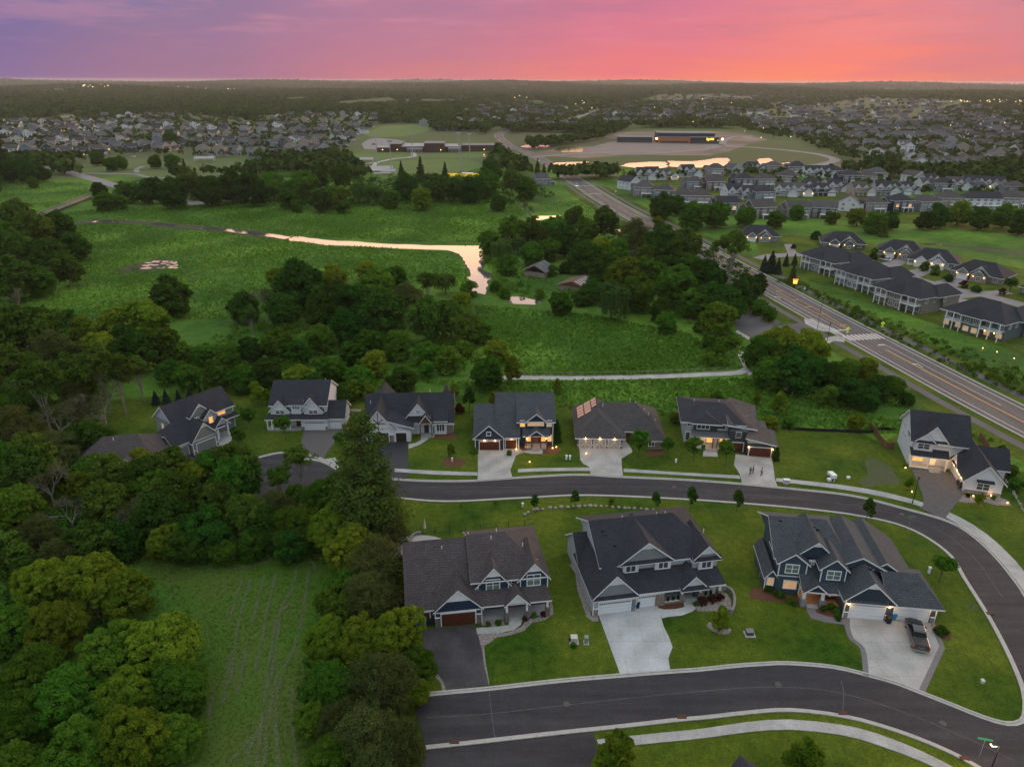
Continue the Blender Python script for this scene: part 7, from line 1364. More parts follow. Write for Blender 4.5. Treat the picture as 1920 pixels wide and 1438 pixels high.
x, y = G(1489, 542); r = empty('warning_beacon', (x, y, 0), -.2); tag(r, 'glowing red and yellow roadside beacon left of the villas', 'sign'); b = MB(); b.tube((0, 0, 0), (0, 0, 4), .06, .06, 6); b.build('post', M_dark, r); b = MB(); b.box(-.7, .7, -.1, 0, 2.0, 3.2); b.build('sign_panel', mat('beacon_yellow', (1, .7, .1), .5, emit=(1, .55, .05), estr=1.6), r); b = MB(); b.box(-.9, .9, -.12, .02, 3.3, 3.7); b.build('beacon_light', mat('beacon_red', (1, .2, .1), .5, emit=(1, .18, .08), estr=2.2), r)
def sign(px, py, h, w, hh, m, label, ang=0):
    x, y = G(px, py); r = empty('sign', (x, y, 0), math.radians(ang)); tag(r, label, 'sign'); b = MB(); b.tube((0, 0, 0), (0, 0, h), .035, .035, 5); b.build('post', M_steel, r); b = MB(); b.box(-w / 2, w / 2, -.04, -.02 + .03, h - hh, h); b.build('sign_panel', m, r)
sign(1507, 551, 2.4, .6, .75, M_signw, 'small white roadside sign by the trail left of the villas'); sign(1835, 1420, 3.0, 1.5, .25, M_grs, 'green street-name sign at the lower right corner', -15); sign(1702, 995, 3.0, 1.3, .22, M_grs, 'pale green street-name sign on the inner lawn of the bend', 5); sign(1154, 366, 3, 1, 1, M_signw, 'white sign on the slope right of the highway')
for q, lb in (((1853, 1152), 'seventh'),): pass
# drains and manhole covers
M_iron = mat('rusty_iron', (.09, .035, .022), .8, (.06, .03, .02), 4, 3)
for (px, py), lb in (((852, 1391), 'rusty kerb drain below the navy house driveway'), ((1278, 1344), 'rusty kerb drain below the pale driveway'), ((1580, 1337), 'rusty kerb drain at the middle of the lower kerb'), ((1808, 1422), 'rusty kerb drain at the lower right kerb'), ((1856, 1150), 'rusty kerb drain on the inside of the bend')):
    x, y = G(px, py); b = MB(); b.box(x - .55, x + .55, y - .25, y + .25, .06, .165); tag(b.build('storm_drain', M_iron), lb, 'drain', 'kerb drains')
for (px, py), lb in (((1062, 1320), 'round manhole cover in the lower road near the navy house'), ((1768, 1356), 'round manhole cover in the lower road near the corner'), ((1459, 1283), 'pale manhole cover below the steel blue house'), ((1264, 913), 'manhole cover in the upper street'), ((1691, 964), 'manhole cover on the bend of the upper street')):
    x, y = G(px, py); b = MB(); b.tube((x, y, .05), (x, y, .075), .42, .40, 16); tag(b.build('manhole_cover', mat('worn_iron', (.10, .08, .075), .8, (.07, .06, .06), 6, 3)), lb, 'manhole cover', 'manhole covers')
# utility boxes
def ubox(px, py, w, d, hh, m, label, slab=True, lid=None, ang=0):
    x, y = G(px, py); r = empty('utility_box', (x, y, 0), math.radians(ang)); tag(r, label, 'utility box')
    if slab: b = MB(); b.box(-w * .75, w * .75, -d * .9, d * .8, -.05, .1); b.build('base_slab', M_conc, r)
    b = MB(); b.box(-w / 2, w / 2, -d / 2, d / 2, .1, hh); b.build('cabinet', m, r); b = MB(); b.prism([(-w / 2 - .04, -d / 2 - .04, hh + .07), (w / 2 + .04, -d / 2 - .04, hh + .07), (w / 2 + .04, d / 2 + .04, hh + .12), (-w / 2 - .04, d / 2 + .04, hh + .12)], .08); b.build('lid', lid or m, r)
ubox(1076, 1203, .85, .7, .85, M_beige, 'pale utility cabinet with shrubs around it between the two left driveways'); ubox(1099, 1205, .5, .5, 1.0, M_greenp, 'green utility pedestal on a small slab beside the pale cabinet'); ubox(1405, 1189, .95, .75, .6, mat('dark_box', (.05, .055, .05), .6), 'dark transformer box on a slab in the lawn between two driveways', True, mat('grey_lid', (.16, .16, .15), .6))
ubox(1841, 1281, .35, .35, .5, M_beige, 'small pale box in the lawn near the right bend', False); ubox(1062, 862, .35, .35, .9, M_white, 'left of two small white utility posts by the pale driveways', False); ubox(1068.5, 862, .35, .35, .85, M_white, 'right of two small white utility posts by the pale driveways', False)
ubox(1267, 868, .3, .3, .8, M_white, 'white utility post on the lawn of the hip-roofed house', False); ubox(1741, 1075, .3, .3, 1.1, M_white, 'white post on the lawn behind the steel blue house', False); ubox(980, 951, .3, .3, .8, M_white, 'white post near the left end of the boulder row', False); ubox(848, 866, .25, .25, .8, M_white, 'white lantern post in the round flower bed', False)
# air conditioners
def ac(px, py, label): x, y = G(px, py); r = empty('air_conditioner', (x, y, 0)); tag(r, label, 'air conditioner'); b = MB(); b.tube((0, 0, .1), (0, 0, 1.0), .45, .45, 14); b.build('casing', M_steel, r); b = MB(); b.tube((0, 0, 1.0), (0, 0, 1.05), .34, .34, 14); b.build('fan_grille', M_dark, r)
ac(1429, 1082, 'round grey air conditioner at the left side of the steel blue house')
# mailbox stand
x, y = G(1473, 911); r = empty('mailbox', (x, y, .1), -.1); tag(r, 'grey cluster mailbox with white top beside the street', 'mailbox'); b = MB(); b.box(-.2, .2, -.2, .2, 0, .5); b.build('pedestal', M_steel, r); b = MB(); b.box(-.55, .55, -.3, .3, .5, 1.3); b.build('mailbox_cabinet', M_beige, r); b = MB(); b.box(-.6, .6, -.35, .35, 1.3, 1.36); b.build('lid', T_white, r)
# white cart and debris on the empty lot
x, y = G(1559, 896); r = empty('garden_trailer', (x, y, 0), .1); tag(r, 'white box trailer standing on the rough empty lot', 'trailer'); b = MB(); b.box(-.5, .5, -.9, .9, .35, 1.0); b.build('box', T_white, r); b = MB(); b.box(-.52, .52, -.92, .2, 1.0, 1.06); b.build('lid', M_white, r); wheels(r, (0,), .55, .3); b = MB(); b.tube((0, -.9, .4), (-.5, -1.8, .2), .04, .04, 4); b.box(-1.3, -.7, -1.2, -.6, .02, .5); b.build('drawbar', T_white, r)
b = MB(); x, y = G(1590, 897); b.box(x - .3, x + .3, y - .2, y + .2, 0, .45); b.box(x + .1, x + .5, y + .1, y + .5, 0, .25); tag(b.build('white_crate', M_white), 'small white crate right of the trailer on the empty lot', 'crate')
# retaining wall, boulder row, fences
def wall_line(name, pts, h, t, m, label, cat='wall', group=None): L = spline(GP(pts), .8); mb = MB(); ribbon('', L, t / 2, -t / 2, h, None, thick=h + .1, mb=mb); return tag(mb.build(name, m), label, cat, group)
wall_line('retaining_wall', [(1347, 1107), (1362, 1106), (1373, 1115), (1377, 1130), (1374, 1146), (1369, 1150)], .75, .35, mat('grey_wall_block', (.22, .21, .20), .9, (.30, .29, .27), 3, 3, brick=(.4, .2, (.5, .5, .5), .03)), 'curved grey block retaining wall at the right of the light grey house')
b = MB(); L = spline(GP([(985, 965), (1000, 958), (1030, 954), (1075, 951), (1115, 950), (1150, 952), (1190, 955), (1225, 957)]), .9); rb = random.Random(4)
for p in L[::1]: b.ball((p[0] + rb.uniform(-.15, .15), p[1] + rb.uniform(-.15, .15), .18), rb.uniform(.3, .5), 6, 0, .75)
tag(b.build('boulder_row', mat('pale_boulder', (.20, .185, .165), .9, (.30, .28, .25), 1.2, 4)), 'curving row of pale boulders across the lawn behind the nearest houses', 'boulders')
b = MB(); L = spline(GP([(1886, 900), (1896, 918), (1906, 935), (1915, 950), (1919, 958)]), .8)
for p in L: b.ball((p[0] + rb.uniform(-.15, .15), p[1], .12), rb.uniform(.2, .35), 6, 0, .75)
tag(b.build('stone_edging', MATS['pale_boulder']), 'line of white stones on the lawn at the right edge', 'stones')
def fence(pts, h, m, label, rails=2, post=2.4, pk=0, solid=False, pr=.04, rr=.02, name='fence'):
    L = spline(GP(pts), .6); r = empty(name, (L[0][0], L[0][1], 0)); tag(r, label, 'fence'); ox, oy = L[0]; Q = [(p[0] - ox, p[1] - oy) for p in L]; acc = 0; posts = MB(); rl = MB()
    for i in range(len(Q) - 1):
        a, b_ = Q[i], Q[i + 1]; acc += math.dist(a, b_)
        if i == 0 or acc > post: acc = 0; posts.box(a[0] - pr, a[0] + pr, a[1] - pr, a[1] + pr, -.1, h + .08)
        if solid: d = Vector((b_[1] - a[1], a[0] - b_[0])).normalized() * .03; rl.prism([(a[0] - d.x, a[1] - d.y, h), (b_[0] - d.x, b_[1] - d.y, h), (b_[0] + d.x, b_[1] + d.y, h), (a[0] + d.x, a[1] + d.y, h)], h)
        else:
            for k in range(rails): z = h - .05 - k * (h - .25) / max(1, rails - 1 or 1); rl.tube((a[0], a[1], z), (b_[0], b_[1], z), rr, rr, 4, cap=False)
            if pk: rl.tube((a[0], a[1], .08), (a[0], a[1], h), .008, .008, 3, cap=False)
    posts.build('fence_posts', m, r); rl.build('rails' if not solid else 'boards', m, r)
fence([(742, 1008), (757, 1004), (790, 1000), (815, 1000), (812, 1000), (860, 997), (930, 993), (1000, 984), (1008, 985)], 1.3, M_dark, 'thin black metal fence behind the navy house', 2, 2.2, 1)
fence([(1630, 802), (1640, 815), (1655, 836), (1664, 842), (1675, 842)], 1.5, M_brownw, 'brown wooden fence left of the white corner house', solid=True); fence([(1835, 822), (1843, 832), (1852, 846)], 1.5, M_brownw, 'short dark wooden fence behind the white corner house', solid=True)
fence([(1872, 875), (1880, 890), (1884, 900)], 1.2, M_brownw, 'low brown fence at the right side of the white corner house', solid=True); fence([(1478, 806), (1520, 808), (1570, 810), (1628, 812), (1650, 806), (1680, 808)], .7, M_dark, 'low black silt fence behind the empty lot', solid=True)
fence([(742, 1078), (758, 1078), (764, 1080)], 1.2, M_dark, 'short black fence left of the navy house', 2, 2, 1)
fence([(960, 704), (1100, 705), (1240, 702), (1330, 698), (1382, 695)], 1.1, M_greyw, 'grey post-and-rail fence along the gravel path', 2, 3.0, pr=.07, rr=.04); fence([(1055, 770), (1120, 772), (1240, 776)], 1.1, M_dark, 'dark wire fence behind the hip-roofed house', 3, 3.0)
fence([(438, 760), (448, 768), (458, 778)], 1.2, M_dark, 'short dark fence right of the angled house', 2, 2)
# footbridge over the far marsh
A_, B_ = Vector((*G(62, 414), 0)), Vector((*G(172, 371), 0)); r = empty('footbridge', A_); tag(r, 'long pale wooden boardwalk bridge crossing the marsh at left', 'footbridge'); d = B_ - A_; n_ = Vector((-d.y, d.x, 0)).normalized() * 1.7
b = MB(); b.prism([tuple(-n_ + Vector((0, 0, 1.5))), tuple(d - n_ + Vector((0, 0, 1.5))), tuple(d + n_ + Vector((0, 0, 1.5))), tuple(n_ + Vector((0, 0, 1.5)))], .35); b.build('bridge_deck', M_greyw, r)
for s in (-1, 1):
    b = MB(); N_ = int(d.length / 3)
    for i in range(N_ + 1): p = d * (i / N_) + n_ * s; b.box(p.x - .12, p.x + .12, p.y - .12, p.y + .12, -.2, 2.7)
    for z in (1.95, 2.3, 2.65): b.tube(tuple(n_ * s + Vector((0, 0, z))), tuple(d + n_ * s + Vector((0, 0, z))), .09, .09, 4)
    b.build('railing', M_greyw, r)
# barns and other roofs in the barn wood
h = House('barn', 'weathered grey open-sided barn in the clearing by the river', 'barn', G(1002, 520), -25); h.wall(-5, 5, .2, 1, 2.2, M_greyw); h.wall(-5, -4.7, 0, 11, 3.0, M_greyw); h.wall(4.7, 5, 0, 11, 3.0, M_greyw); h.wall(-5, 5, 10.6, 11, 3.2, M_greyw); h.roof(-5.2, 5.2, 0, 11, 3.0, 5.4, 'y', mat('corrugated_grey', (.11, .12, .125), .7, (.07, .075, .08), .6, 5, wave=('X', .8, .35)), .7, .6, gm=M_greyw, infill=False)
for x in (-5, -1.6, 1.6, 5): h.col(x, -.2, 3, .25, 0, m=M_greyw)
h.root.scale = (.85, .85, .85); h.end(trimm=M_greyw)
h = House('barn', 'low barn with rusty red roof and pale skylight strips', 'barn', G(1072, 548), -32); h.wall(-7, 7, .5, 12, 2.4, M_greyw); h.roof(-7.3, 7.3, 0, 12.5, 2.6, 5.0, 'y', mat('rusty_roof_sheet', (.17, .085, .065), .8, (.10, .055, .045), .5, 6, wave=('Y', .8, .2)), .5, .6, gm=M_brownw)
b = MB()
for i in range(6): y0 = .8 + i * 2; b.prism([(.7, y0, 5.0), (5.2, y0, 3.52), (5.2, y0 + .7, 3.52), (.7, y0 + .7, 5.0)], .08)
b.build('skylights', mat('translucent_sheet', (.45, .43, .42), .5), h.root); h.root.scale = (.8, .8, .8); h.end(trimm=M_greyw)
for q, lb, wd in ((((1180, 482), 'small dark shed roof just visible among the barn wood trees'), 0, 2.5),):
    h = House('shed', q[1], 'shed', G(*q[0]), 15); h.wall(-wd, wd, 0, 7, 2.8, S_mgrey); h.roof(-wd, wd, 0, 7, 2.8, 5.2, 'x', R_grey, .4, .3, gm=S_mgrey); h.win(0, 1, 1.2, 1, -.01); h.end()
h = House('house', 'old grey house with a porch beside the highway junction', 'house', G(1018, 348), 20); h.wall(-5, 5, 0, 9, 4.8, S_mgrey); h.roof(-5, 5, 0, 9, 4.8, 8.2, 'x', R_grey, .4, .3, gm=S_mgrey); h.wall(5, 9, 0, 7, 2.6, S_mgrey); h.slab([(4.8, -2, 2.5), (9.5, -2, 2.5), (9.5, 7, 3.5), (4.8, 7, 3.5)], R_grey); h.win(-2.5, 1, 1.2, 1.4, -.01); h.win(2.5, 1, 1.2, 1.4, -.01); h.win(0, 3.2, 1.2, 1.0, -.01); h.col(5.2, -1.7, 2.4, .2, 0); h.col(9.2, -1.7, 2.4, .2, 0); h.end()
# school
M_brick = mat('dark_red_brick', (.062, .036, .030), .9, (.085, .048, .038), .8, 4); M_rf = mat('flat_roof_grey', (.15, .155, .16), .9, (.19, .19, .19), .1, 3); M_mem = mat('white_roof_gravel', (.30, .29, .29), .9)
x, y = G(818, 285); r = empty('school', (x, y, 0), math.radians(4)); tag(r, 'large low brick school with several flat-roofed blocks beyond the sports fields', 'school'); r.scale = (1, 1, .8)
for nm, x0, x1, y0, y1, z, m, rm in (('wing', -48, -36, 0, 40, 9.5, M_brick, M_rf), ('wing', -62, -48, -3, 14, 5.5, M_brick, M_mem), ('hall', -12, 9, -8, 20, 11, M_brick, M_rf), ('wing', -36, -12, -2, 40, 6.5, M_brick, M_mem), ('wing', 9, 26, -4, 30, 6.5, M_brick, M_mem), ('wing', 26, 62, 2, 26, 7.5, M_brick, M_rf), ('pavilion', -30, -14, -9, -2.1, 4.5, FW['taupe'], M_mem), ('pavilion', 13, 25, -11, -4.1, 5, FW['taupe'], M_mem)):
    b = MB(); b.box(x0, x1, y0, y1, -.5, z, 0); o = b.build(nm, m, r); b = MB(); b.box(x0 - .4, x1 + .4, y0 - .4, y1 + .4, z, z + .7); b.build('flat_roof', rm, o)
    b = MB(); n = int((x1 - x0) / 4)
    for i in range(n): xx = x0 + (x1 - x0) * (i + .5) / n; b.box(xx - 1.2, xx + 1.2, y0 - .12, y0, 1, 2.8)
    if n: b.build('windows', M_glass, o)
for k in range(8): b = MB(); xx = -56 + k * 15.2; b.box(xx, xx + .5, -9.2 if abs(xx) < 10 else -5, -8.2 if abs(xx) < 10 else -4, 3, 3.6); b.build('wall_light', M_bulb, r)
# shop under construction
x, y = G(1290, 270); r = empty('shop', (x, y, 0), math.radians(-5)); tag(r, 'big dark shop building with orange middle front on the bare building site', 'shop')
Mo = mat('orange_panel', (.42, .13, .06), .7); Md = mat('dark_panel', (.035, .037, .045), .6)
for nm, x0, x1, y0, y1, z, m in (('main_hall', -36, 33, 12, 46, 11, Md), ('front_bay', -35, 3, 4, 12, 6.5, Mo), ('front_bay', 3, 37, 3, 12, 7, Md), ('side_wing', -84, -42, 10, 34, 6, Md)):
    b = MB(); b.box(x0, x1, y0, y1, -.5, z); o = b.build(nm, m, r); b = MB(); b.box(x0 - .5, x1 + .5, y0 - .5, y1 + .5, z, z + .6); b.build('flat_roof', M_rf, o); b = MB(); b.box(x0 + 2, x1 - 2, y0 - .15, y0, .5, 3); b.build('shop_windows', M_glass, o)
b = MB()
for k, (a, c, z0, z1) in enumerate(((0, .9, 4, 7.2), (1.5, 2.6, 3.2, 6), (3.0, 4.6, 4.2, 6), (5.0, 6.4, 4.2, 6.6), (6.8, 8.6, 4.2, 6.4))): b.box(22 + a, 22 + c, 2.8, 2.95, z0, z1)
b.build('shop_sign', mat('lit_yellow_sign', (1, .7, .1), .5, emit=(1, .6, .05), estr=1.8), r)
for xx in (-38, 41): b = MB(); b.box(xx, xx + 2, 9, 10, 4, 6); b.build('wall_light', M_bulb, r)
# park shelters, lit enclosure, car lights far away
def shelter(px, py, w, d, label):
    h = House('park_shelter', label, 'shelter', G(px, py), 8); h.slab([(-w, -d, 3.0), (w, -d, 3.0), (w, 0, 4.4), (-w, 0, 4.4)], M_mem); h.slab([(w, d, 3.0), (-w, d, 3.0), (-w, 0, 4.4), (w, 0, 4.4)], M_mem)
    for a in (-w + .5, w - .5):
        for b_ in (-d + .5, d - .5): h.col(a, b_, 3, .3, 0)
    h.end()
shelter(688, 305, 6, 4, 'small pale-roofed park shelter left of the pitches'); shelter(712, 322, 11, 6, 'larger park shelter at the edge of the near pitch'); shelter(385, 303, 9, 4, 'flat pale shelter in the park at far left'); shelter(728, 328, 6, 4, 'blue-grey shelter beside the larger one')
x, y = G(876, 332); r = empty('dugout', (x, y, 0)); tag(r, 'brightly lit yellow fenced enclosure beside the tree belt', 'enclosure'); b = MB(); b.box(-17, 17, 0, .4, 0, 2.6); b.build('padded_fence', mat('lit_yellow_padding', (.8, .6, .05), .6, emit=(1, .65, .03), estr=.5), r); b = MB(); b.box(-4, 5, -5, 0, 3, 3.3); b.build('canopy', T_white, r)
for s in (-15, -4, 5, 15): b = MB(); b.tube((s, -1, 0), (s, -1, 5), .12, .12, 5); b.build('post', M_steel, r)
mb = MB(); rq = random.Random(12)
for cx0, cx1, cy0, cy1, n in ((150, 440, 167, 175, 34), (1760, 1918, 197, 203, 18), (960, 1000, 184, 200, 3), (1075, 1120, 200, 225, 6), (520, 560, 162, 164, 4), (1120, 1900, 190, 300, 14)):
    for _ in range(n):
        x, y = G(rq.uniform(cx0, cx1), rq.uniform(cy0, cy1)); z = far_h(x, y) + 15; s = math.hypot(x, y) * .00055 * rq.uniform(.6, 1.4); mb.ball((x, y, z), s, 4)
tag(mb.build('distant_lamps', mat('far_lamp_glow', (1, .8, .5), .5, emit=(1, .68, .32), estr=2)), 'scattered lit lamps of far-off streets and car parks', 'lamps', None, 'stuff')
# patio things behind and in front of the houses
x, y = G(797, 1000); r = empty('parasol', (x, y, 0)); tag(r, 'closed white parasol on the patio behind the navy house', 'parasol'); b = MB(); b.tube((0, 0, 0), (0, 0, 2.9), .03, .03, 6); b.build('pole', M_steel, r); b = MB(); b.tube((0, 0, 1.1), (0, 0, 2.8), .22, .05, 8); b.build('canopy', mat('cream_canvas', (.5, .47, .42), .8), r)
x, y = G(785, 1018); c = [(x + 5.0 * math.cos(t), y - 1 + 3.2 * math.sin(t)) for t in [k * math.pi / 12 for k in range(24)]]; tri_sheet('patio', c, .05, M_conc)
wall_line('seat_wall', [(772, 1022), (770, 1014), (774, 1006), (782, 1002), (790, 1001)], .5, .4, MATS['grey_wall_block'], 'low curved stone seat wall on the patio of the navy house')
M_cush = mat('cream_cushion', (.48, .42, .34), .8); M_wick = mat('dark_wicker', (.04, .028, .02), .8)
def armchair(px, py, ang, label):
    x, y = G(px, py, .3); r = empty('patio_armchair', (x, y, .3), math.radians(ang)); tag(r, label, 'armchair', 'porch seating'); b = MB(); b.box(-.4, .4, -.4, .4, 0, .3); b.box(-.45, -.33, -.4, .4, .3, .6); b.box(.33, .45, -.4, .4, .3, .6); b.box(-.45, .45, .33, .45, .3, .9); b.build('frame', M_wick, r); b = MB(); b.box(-.32, .32, -.4, .32, .3, .45); b.box(-.32, .32, .2, .34, .45, .92); b.build('cushion', M_cush, r)
armchair(1543, 1119, 80, 'cream-cushioned armchair at the left of the lit porch table'); armchair(1567, 1121, -100, 'cream-cushioned armchair at the right of the lit porch table')
x, y = G(1555, 1119, .3); r = empty('fire_table', (x, y, .3)); tag(r, 'square dark fire table between the two porch armchairs', 'table'); b = MB(); b.box(-.4, .4, -.4, .4, 0, .5); b.build('table_base', M_wick, r); b = MB(); b.box(-.5, .5, -.5, .5, .5, .56); b.build('table_top', M_timber, r)
for (a, b_), lb in (((1244, 1128), 'first planter from left on the long porch'), ((1252, 1127), 'second planter from left on the long porch'), ((1262, 1125), 'third planter from left on the long porch'), ((1272, 1123), 'fourth planter from left on the long porch'), ((1301, 1120), 'blue pot beside the porch steps of the light grey house'), ((1323, 1116), 'first planter right of the porch steps'), ((1332, 1114), 'second planter right of the porch steps')):
    x, y = G(a, b_, .42); r = empty('plant_pot', (x, y, .42)); tag(r, lb, 'plant pot', 'planters on the long porch'); b = MB(); b.tube((0, 0, 0), (0, 0, .4), .16, .22, 8); b.build('pot', M_blue if 'blue' in lb else M_blackp, r); b = MB(); b.ball((0, 0, .5), .26, 6); b.build('foliage', L_dark, r)
# small garden lights
for i, (a, b_, lb) in enumerate([(968, 845, 'garden light left of the porch walk at the navy house with slate roof'), (986, 842, 'garden light by the porch walk of that navy house'), (1036, 843, 'garden light right of the porch steps'), (1043, 841, 'garden light beside the columnar evergreen'), (993, 869, 'garden light glowing in the lawn by the pale driveway'),
      (1697, 880, 'garden light at the left corner of the white corner house'), (1705, 915, 'uplight under the small tree left of the paved drive'), (1709, 925, 'low garden light on the verge left of the paved drive'), (1837, 948, 'uplight beneath the small tree in front of the side wing'), (1824, 933, 'garden light left in the stone bed'), (1857, 932, 'garden light middle of the stone bed'), (1888, 946, 'garden light at the right end of the stone bed'),
      (1842, 655, 'left of three garden lights below the villas'), (1869, 662, 'middle of three garden lights below the villas'), (1901, 674, 'right of three garden lights below the villas'), (1099, 853, 'small light on the hip-roofed house driveway')]):
    x, y = G(a, b_); r = empty('garden_light', (x, y, 0)); tag(r, lb, 'garden light', 'garden lights'); b = MB(); b.tube((0, 0, 0), (0, 0, .3), .03, .03, 5); b.build('stake', M_dark, r); b = MB(); b.ball((0, 0, .38), .11, 8); b.build('lens', M_bulb, r)
    L = bpy.data.lights.new('lamp_light', 'POINT'); L.energy = 18; L.color = (1, .5, .15); L.shadow_soft_size = .1; q = bpy.data.objects.new('lamp_light', L); COL.objects.link(q); q.parent = r; q.location = (0, 0, .6)
# basketball hoop glimpsed by the cul-de-sac, log piles
x, y = G(403, 893); r = empty('basketball_hoop', (x, y, 0), .5); tag(r, 'basketball hoop on the cul-de-sac seen between the trees', 'basketball hoop'); b = MB(); b.tube((0, -.6, 0), (0, 0, 3.0), .07, .06, 6); b.build('pole', M_dark, r); b = MB(); b.box(-.9, .9, 0, .05, 2.7, 3.8); b.build('backboard', P_w, r); b = MB(); b.tube((0, .3, 2.98), (0, .3, 3.02), .23, .23, 10, cap=False); b.build('rim', M_red, r)
for (a, b_), lb in (((664, 775), 'pile of cut logs right of the white two-dormer house'),):
    x, y = G(a, b_); b = MB()
    for k in range(9): b.tube((x - 1.6, y + (k % 5) * .3, .18 + (k // 5) * .3), (x + 1.6, y + (k % 5) * .3, .18 + (k // 5) * .3), .16, .16, 7)
    tag(b.build('log_pile', M_greyw), lb, 'log pile')
x, y = G(652, 808); r = empty('swing_seat', (x, y, 0), .2); tag(r, 'orange-brown wooden swing frame beside the white two-dormer house', 'swing'); b = MB()
for s in (-1.1, 1.1): b.tube((s, -.7, 0), (s, 0, 2.2), .06, .06, 5); b.tube((s, .7, 0), (s, 0, 2.2), .06, .06, 5)
b.tube((-1.2, 0, 2.2), (1.2, 0, 2.2), .06, .06, 5); b.build('frame', mat('cedar', (.30, .12, .05), .7), r); b = MB(); b.box(-.8, .8, -.3, .3, .6, .7); b.build('seat', MATS['cedar'], r)
for (a, b_), m, lb in (((388, 660), M_blue, 'blue play slide half hidden in the thicket'), ((415, 664), P_r, 'red toy car in the grass behind the thicket')):
    x, y = G(a, b_); b = MB(); prof(b, [(-1.2, 0), (-1.2, .3), (-.3, .9), (.4, 1.0), (.9, .5), (1.2, .4), (1.2, 0)], x - .6, x + .6); b.v = [(vx, vy + y, vz) for vx, vy, vz in b.v]; tag(b.build('play_slide' if 'slide' in lb else 'toy_car', m), lb, 'toy')
# dried windrows on the mown field and tall marsh grass clumps: stuff
rn = np.random.default_rng(21); P = []; T = []; SZ = []
rows_ = [[(558, 1062), (545, 1110), (528, 1140), (520, 1200), (508, 1270), (498, 1300), (490, 1360), (480, 1438)], [(580, 1064), (572, 1120), (562, 1180), (545, 1230), (520, 1270), (510, 1310), (500, 1380), (495, 1438)], [(518, 1075), (500, 1150), (492, 1200), (478, 1260)], [(495, 1080), (482, 1130), (474, 1165)], [(470, 1085), (452, 1150), (442, 1200), (432, 1280)],
         [(455, 1085), (440, 1130), (428, 1170)], [(545, 1130), (520, 1160), (505, 1240), (498, 1290)], [(463, 1200), (455, 1250), (445, 1300)], [(400, 1295), (390, 1350)], [(430, 1230), (424, 1290), (418, 1320)], [(530, 1270), (520, 1300), (518, 1360), (524, 1438)], [(548, 1290), (550, 1370), (556, 1438)], [(500, 1330), (470, 1400), (462, 1438)], [(475, 1380), (430, 1430)], [(510, 1050), (470, 1062), (440, 1068)], [(556, 1050), (585, 1056), (592, 1068)]]
for rw in rows_:
    L = spline(GP(rw), .12)
    for p in L:
        dn = .40 + .5 * math.sin(p[0] * 1.7 + p[1] * .9) ** 2
        for k in range(12):
            if rn.random() < dn: P.append((p[0] + rn.normal() * .15, p[1] + rn.normal() * .15, .05 + rn.random() * .08)); T.append(rn.random()); SZ.append(.085)
P = np.array(P); o = link('dried_grass_rows', np_mesh('dried_grass_rows', quads(P, np.array([[0, 0, 1.]]) + rn.normal(size=P.shape) * .15, np.array(SZ) * rn.uniform(.6, 1.4, len(P)), rn), T, leaf_mat('straw', (.12, .15, .06), (.27, .27, .16), transl=.1))); tag(o, 'pale rows of dried cut grass lying across the mown field', 'cut grass', None, 'stuff')
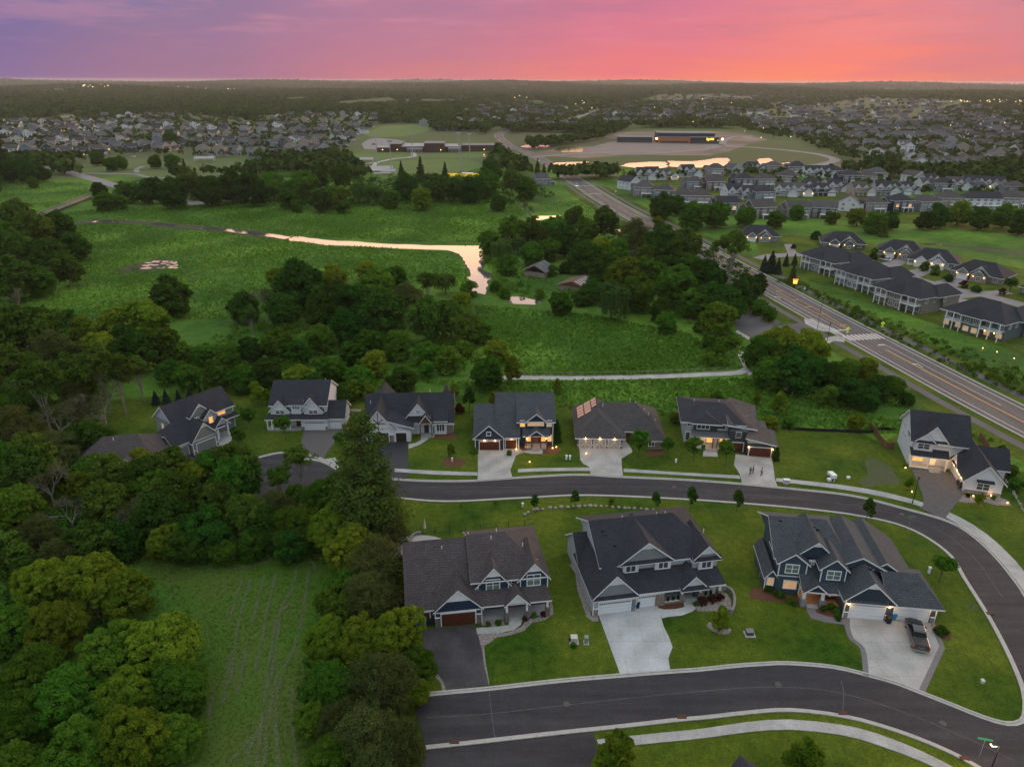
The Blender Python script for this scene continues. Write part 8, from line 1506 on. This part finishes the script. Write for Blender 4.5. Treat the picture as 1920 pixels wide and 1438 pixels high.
def tufts(name, label, polys, m, hgt, size, seed, z0=.02, ln_=.25):
    rn = np.random.default_rng(seed); P = []
    for poly, dens in polys:
        Q = np.array(GP(poly)); mn, mx = Q.min(0), Q.max(0); A = abs(np.sum(Q[:, 0] * np.roll(Q[:, 1], -1) - np.roll(Q[:, 0], -1) * Q[:, 1])) / 2; n = int((mx - mn).prod() * dens)
        X = rn.uniform(mn[0], mx[0], n); Y = rn.uniform(mn[1], mx[1], n); k = np_in(X, Y, [tuple(q) for q in Q]); P.append(np.stack([X[k], Y[k]], 1))
    P = np.concatenate(P); den = np.sin(P[:, 0] * .11 + 2 * np.sin(P[:, 1] * .05)) * np.sin(P[:, 1] * .09 + np.sin(P[:, 0] * .07)); P = P[rn.random(len(P)) < .62 + .38 * den]; n = len(P)
    for ln in (ch, offset(st, 4.5) + offset(st, -4.5)[::-1], GP([(262, 488), (332, 486), (334, 504), (262, 508)])):
        if ln: P = P[~np_in(P[:, 0], P[:, 1], ln)]
    n = len(P); hh = hgt * rn.uniform(.5, 1.2, n); a = rn.uniform(0, 6.28, n); w = size * rn.uniform(.6, 1.3, n); lean = rn.normal(size=(n, 2)) * ln_ * hh[:, None]
    dx = np.stack([np.cos(a), np.sin(a)], 1) * w[:, None]; z = np.full(n, z0)
    V = np.stack([np.column_stack([P - dx, z]), np.column_stack([P + dx, z]), np.column_stack([P + dx * .7 + lean, hh]), np.column_stack([P - dx * .7 + lean, hh])], 1).reshape(-1, 3)
    big = .5 + .5 * np.sin(P[:, 0] * .05 + 3 * np.sin(P[:, 1] * .021)) * np.sin(P[:, 1] * .06); o = link(name, np_mesh(name, V, np.clip(.55 * big + .45 * rn.random(n), 0, 1), m)); tag(o, label, 'grass', None, 'stuff'); return o
L_reed = leaf_mat('marsh_grass_blades', (.078, .165, .016), (.125, .240, .028), transl=.3)
tufts('marsh_grass', 'tall green marsh grass covering the wet meadow', [([(0, 640), (0, 420), (160, 395), (560, 375), (960, 375), (985, 400), (930, 450), (900, 462), (545, 442), (540, 452), (760, 468), (850, 475), (885, 520), (880, 545), (760, 530), (430, 600), (300, 600), (200, 590), (100, 610)], 1.9), ([(890, 572), (1100, 590), (1290, 625), (1390, 690), (1240, 702), (1100, 705), (940, 704), (900, 620)], 5.0),
    ([(780, 714), (900, 716), (1400, 710), (1480, 730), (1600, 770), (1680, 790), (1690, 770), (1880, 830), (1600, 808), (1470, 800), (1060, 765), (880, 735)], 4.5), ([(0, 335), (160, 345), (170, 365), (60, 405), (0, 395)], .5), ([(900, 470), (940, 480), (1100, 560), (1000, 560), (930, 550), (915, 500)], 1.6), ([(1000, 380), (1100, 375), (1180, 420), (1060, 410)], .8)], L_reed, .55, .28, 31, .02, .6)
tufts('rough_grass', 'rough grass at the edges of the mown field', [([(240, 1050), (340, 1018), (560, 1015), (640, 1030), (620, 1060), (500, 1048), (330, 1085), (380, 1200), (395, 1300), (350, 1450), (300, 1450), (340, 1300)], 7)], L_reed, .25, .16, 33, .02, .9)
tufts('field_grass', 'short uneven grass of the mown field', [([(250, 1048), (330, 1020), (440, 1030), (560, 1025), (640, 1030), (640, 1150), (600, 1300), (560, 1500), (200, 1500), (330, 1300), (380, 1200), (330, 1120)], 16)], leaf_mat('field_blades', (.034, .090, .008), (.080, .145, .020), transl=.4), .10, .10, 37, .02, 1.6)
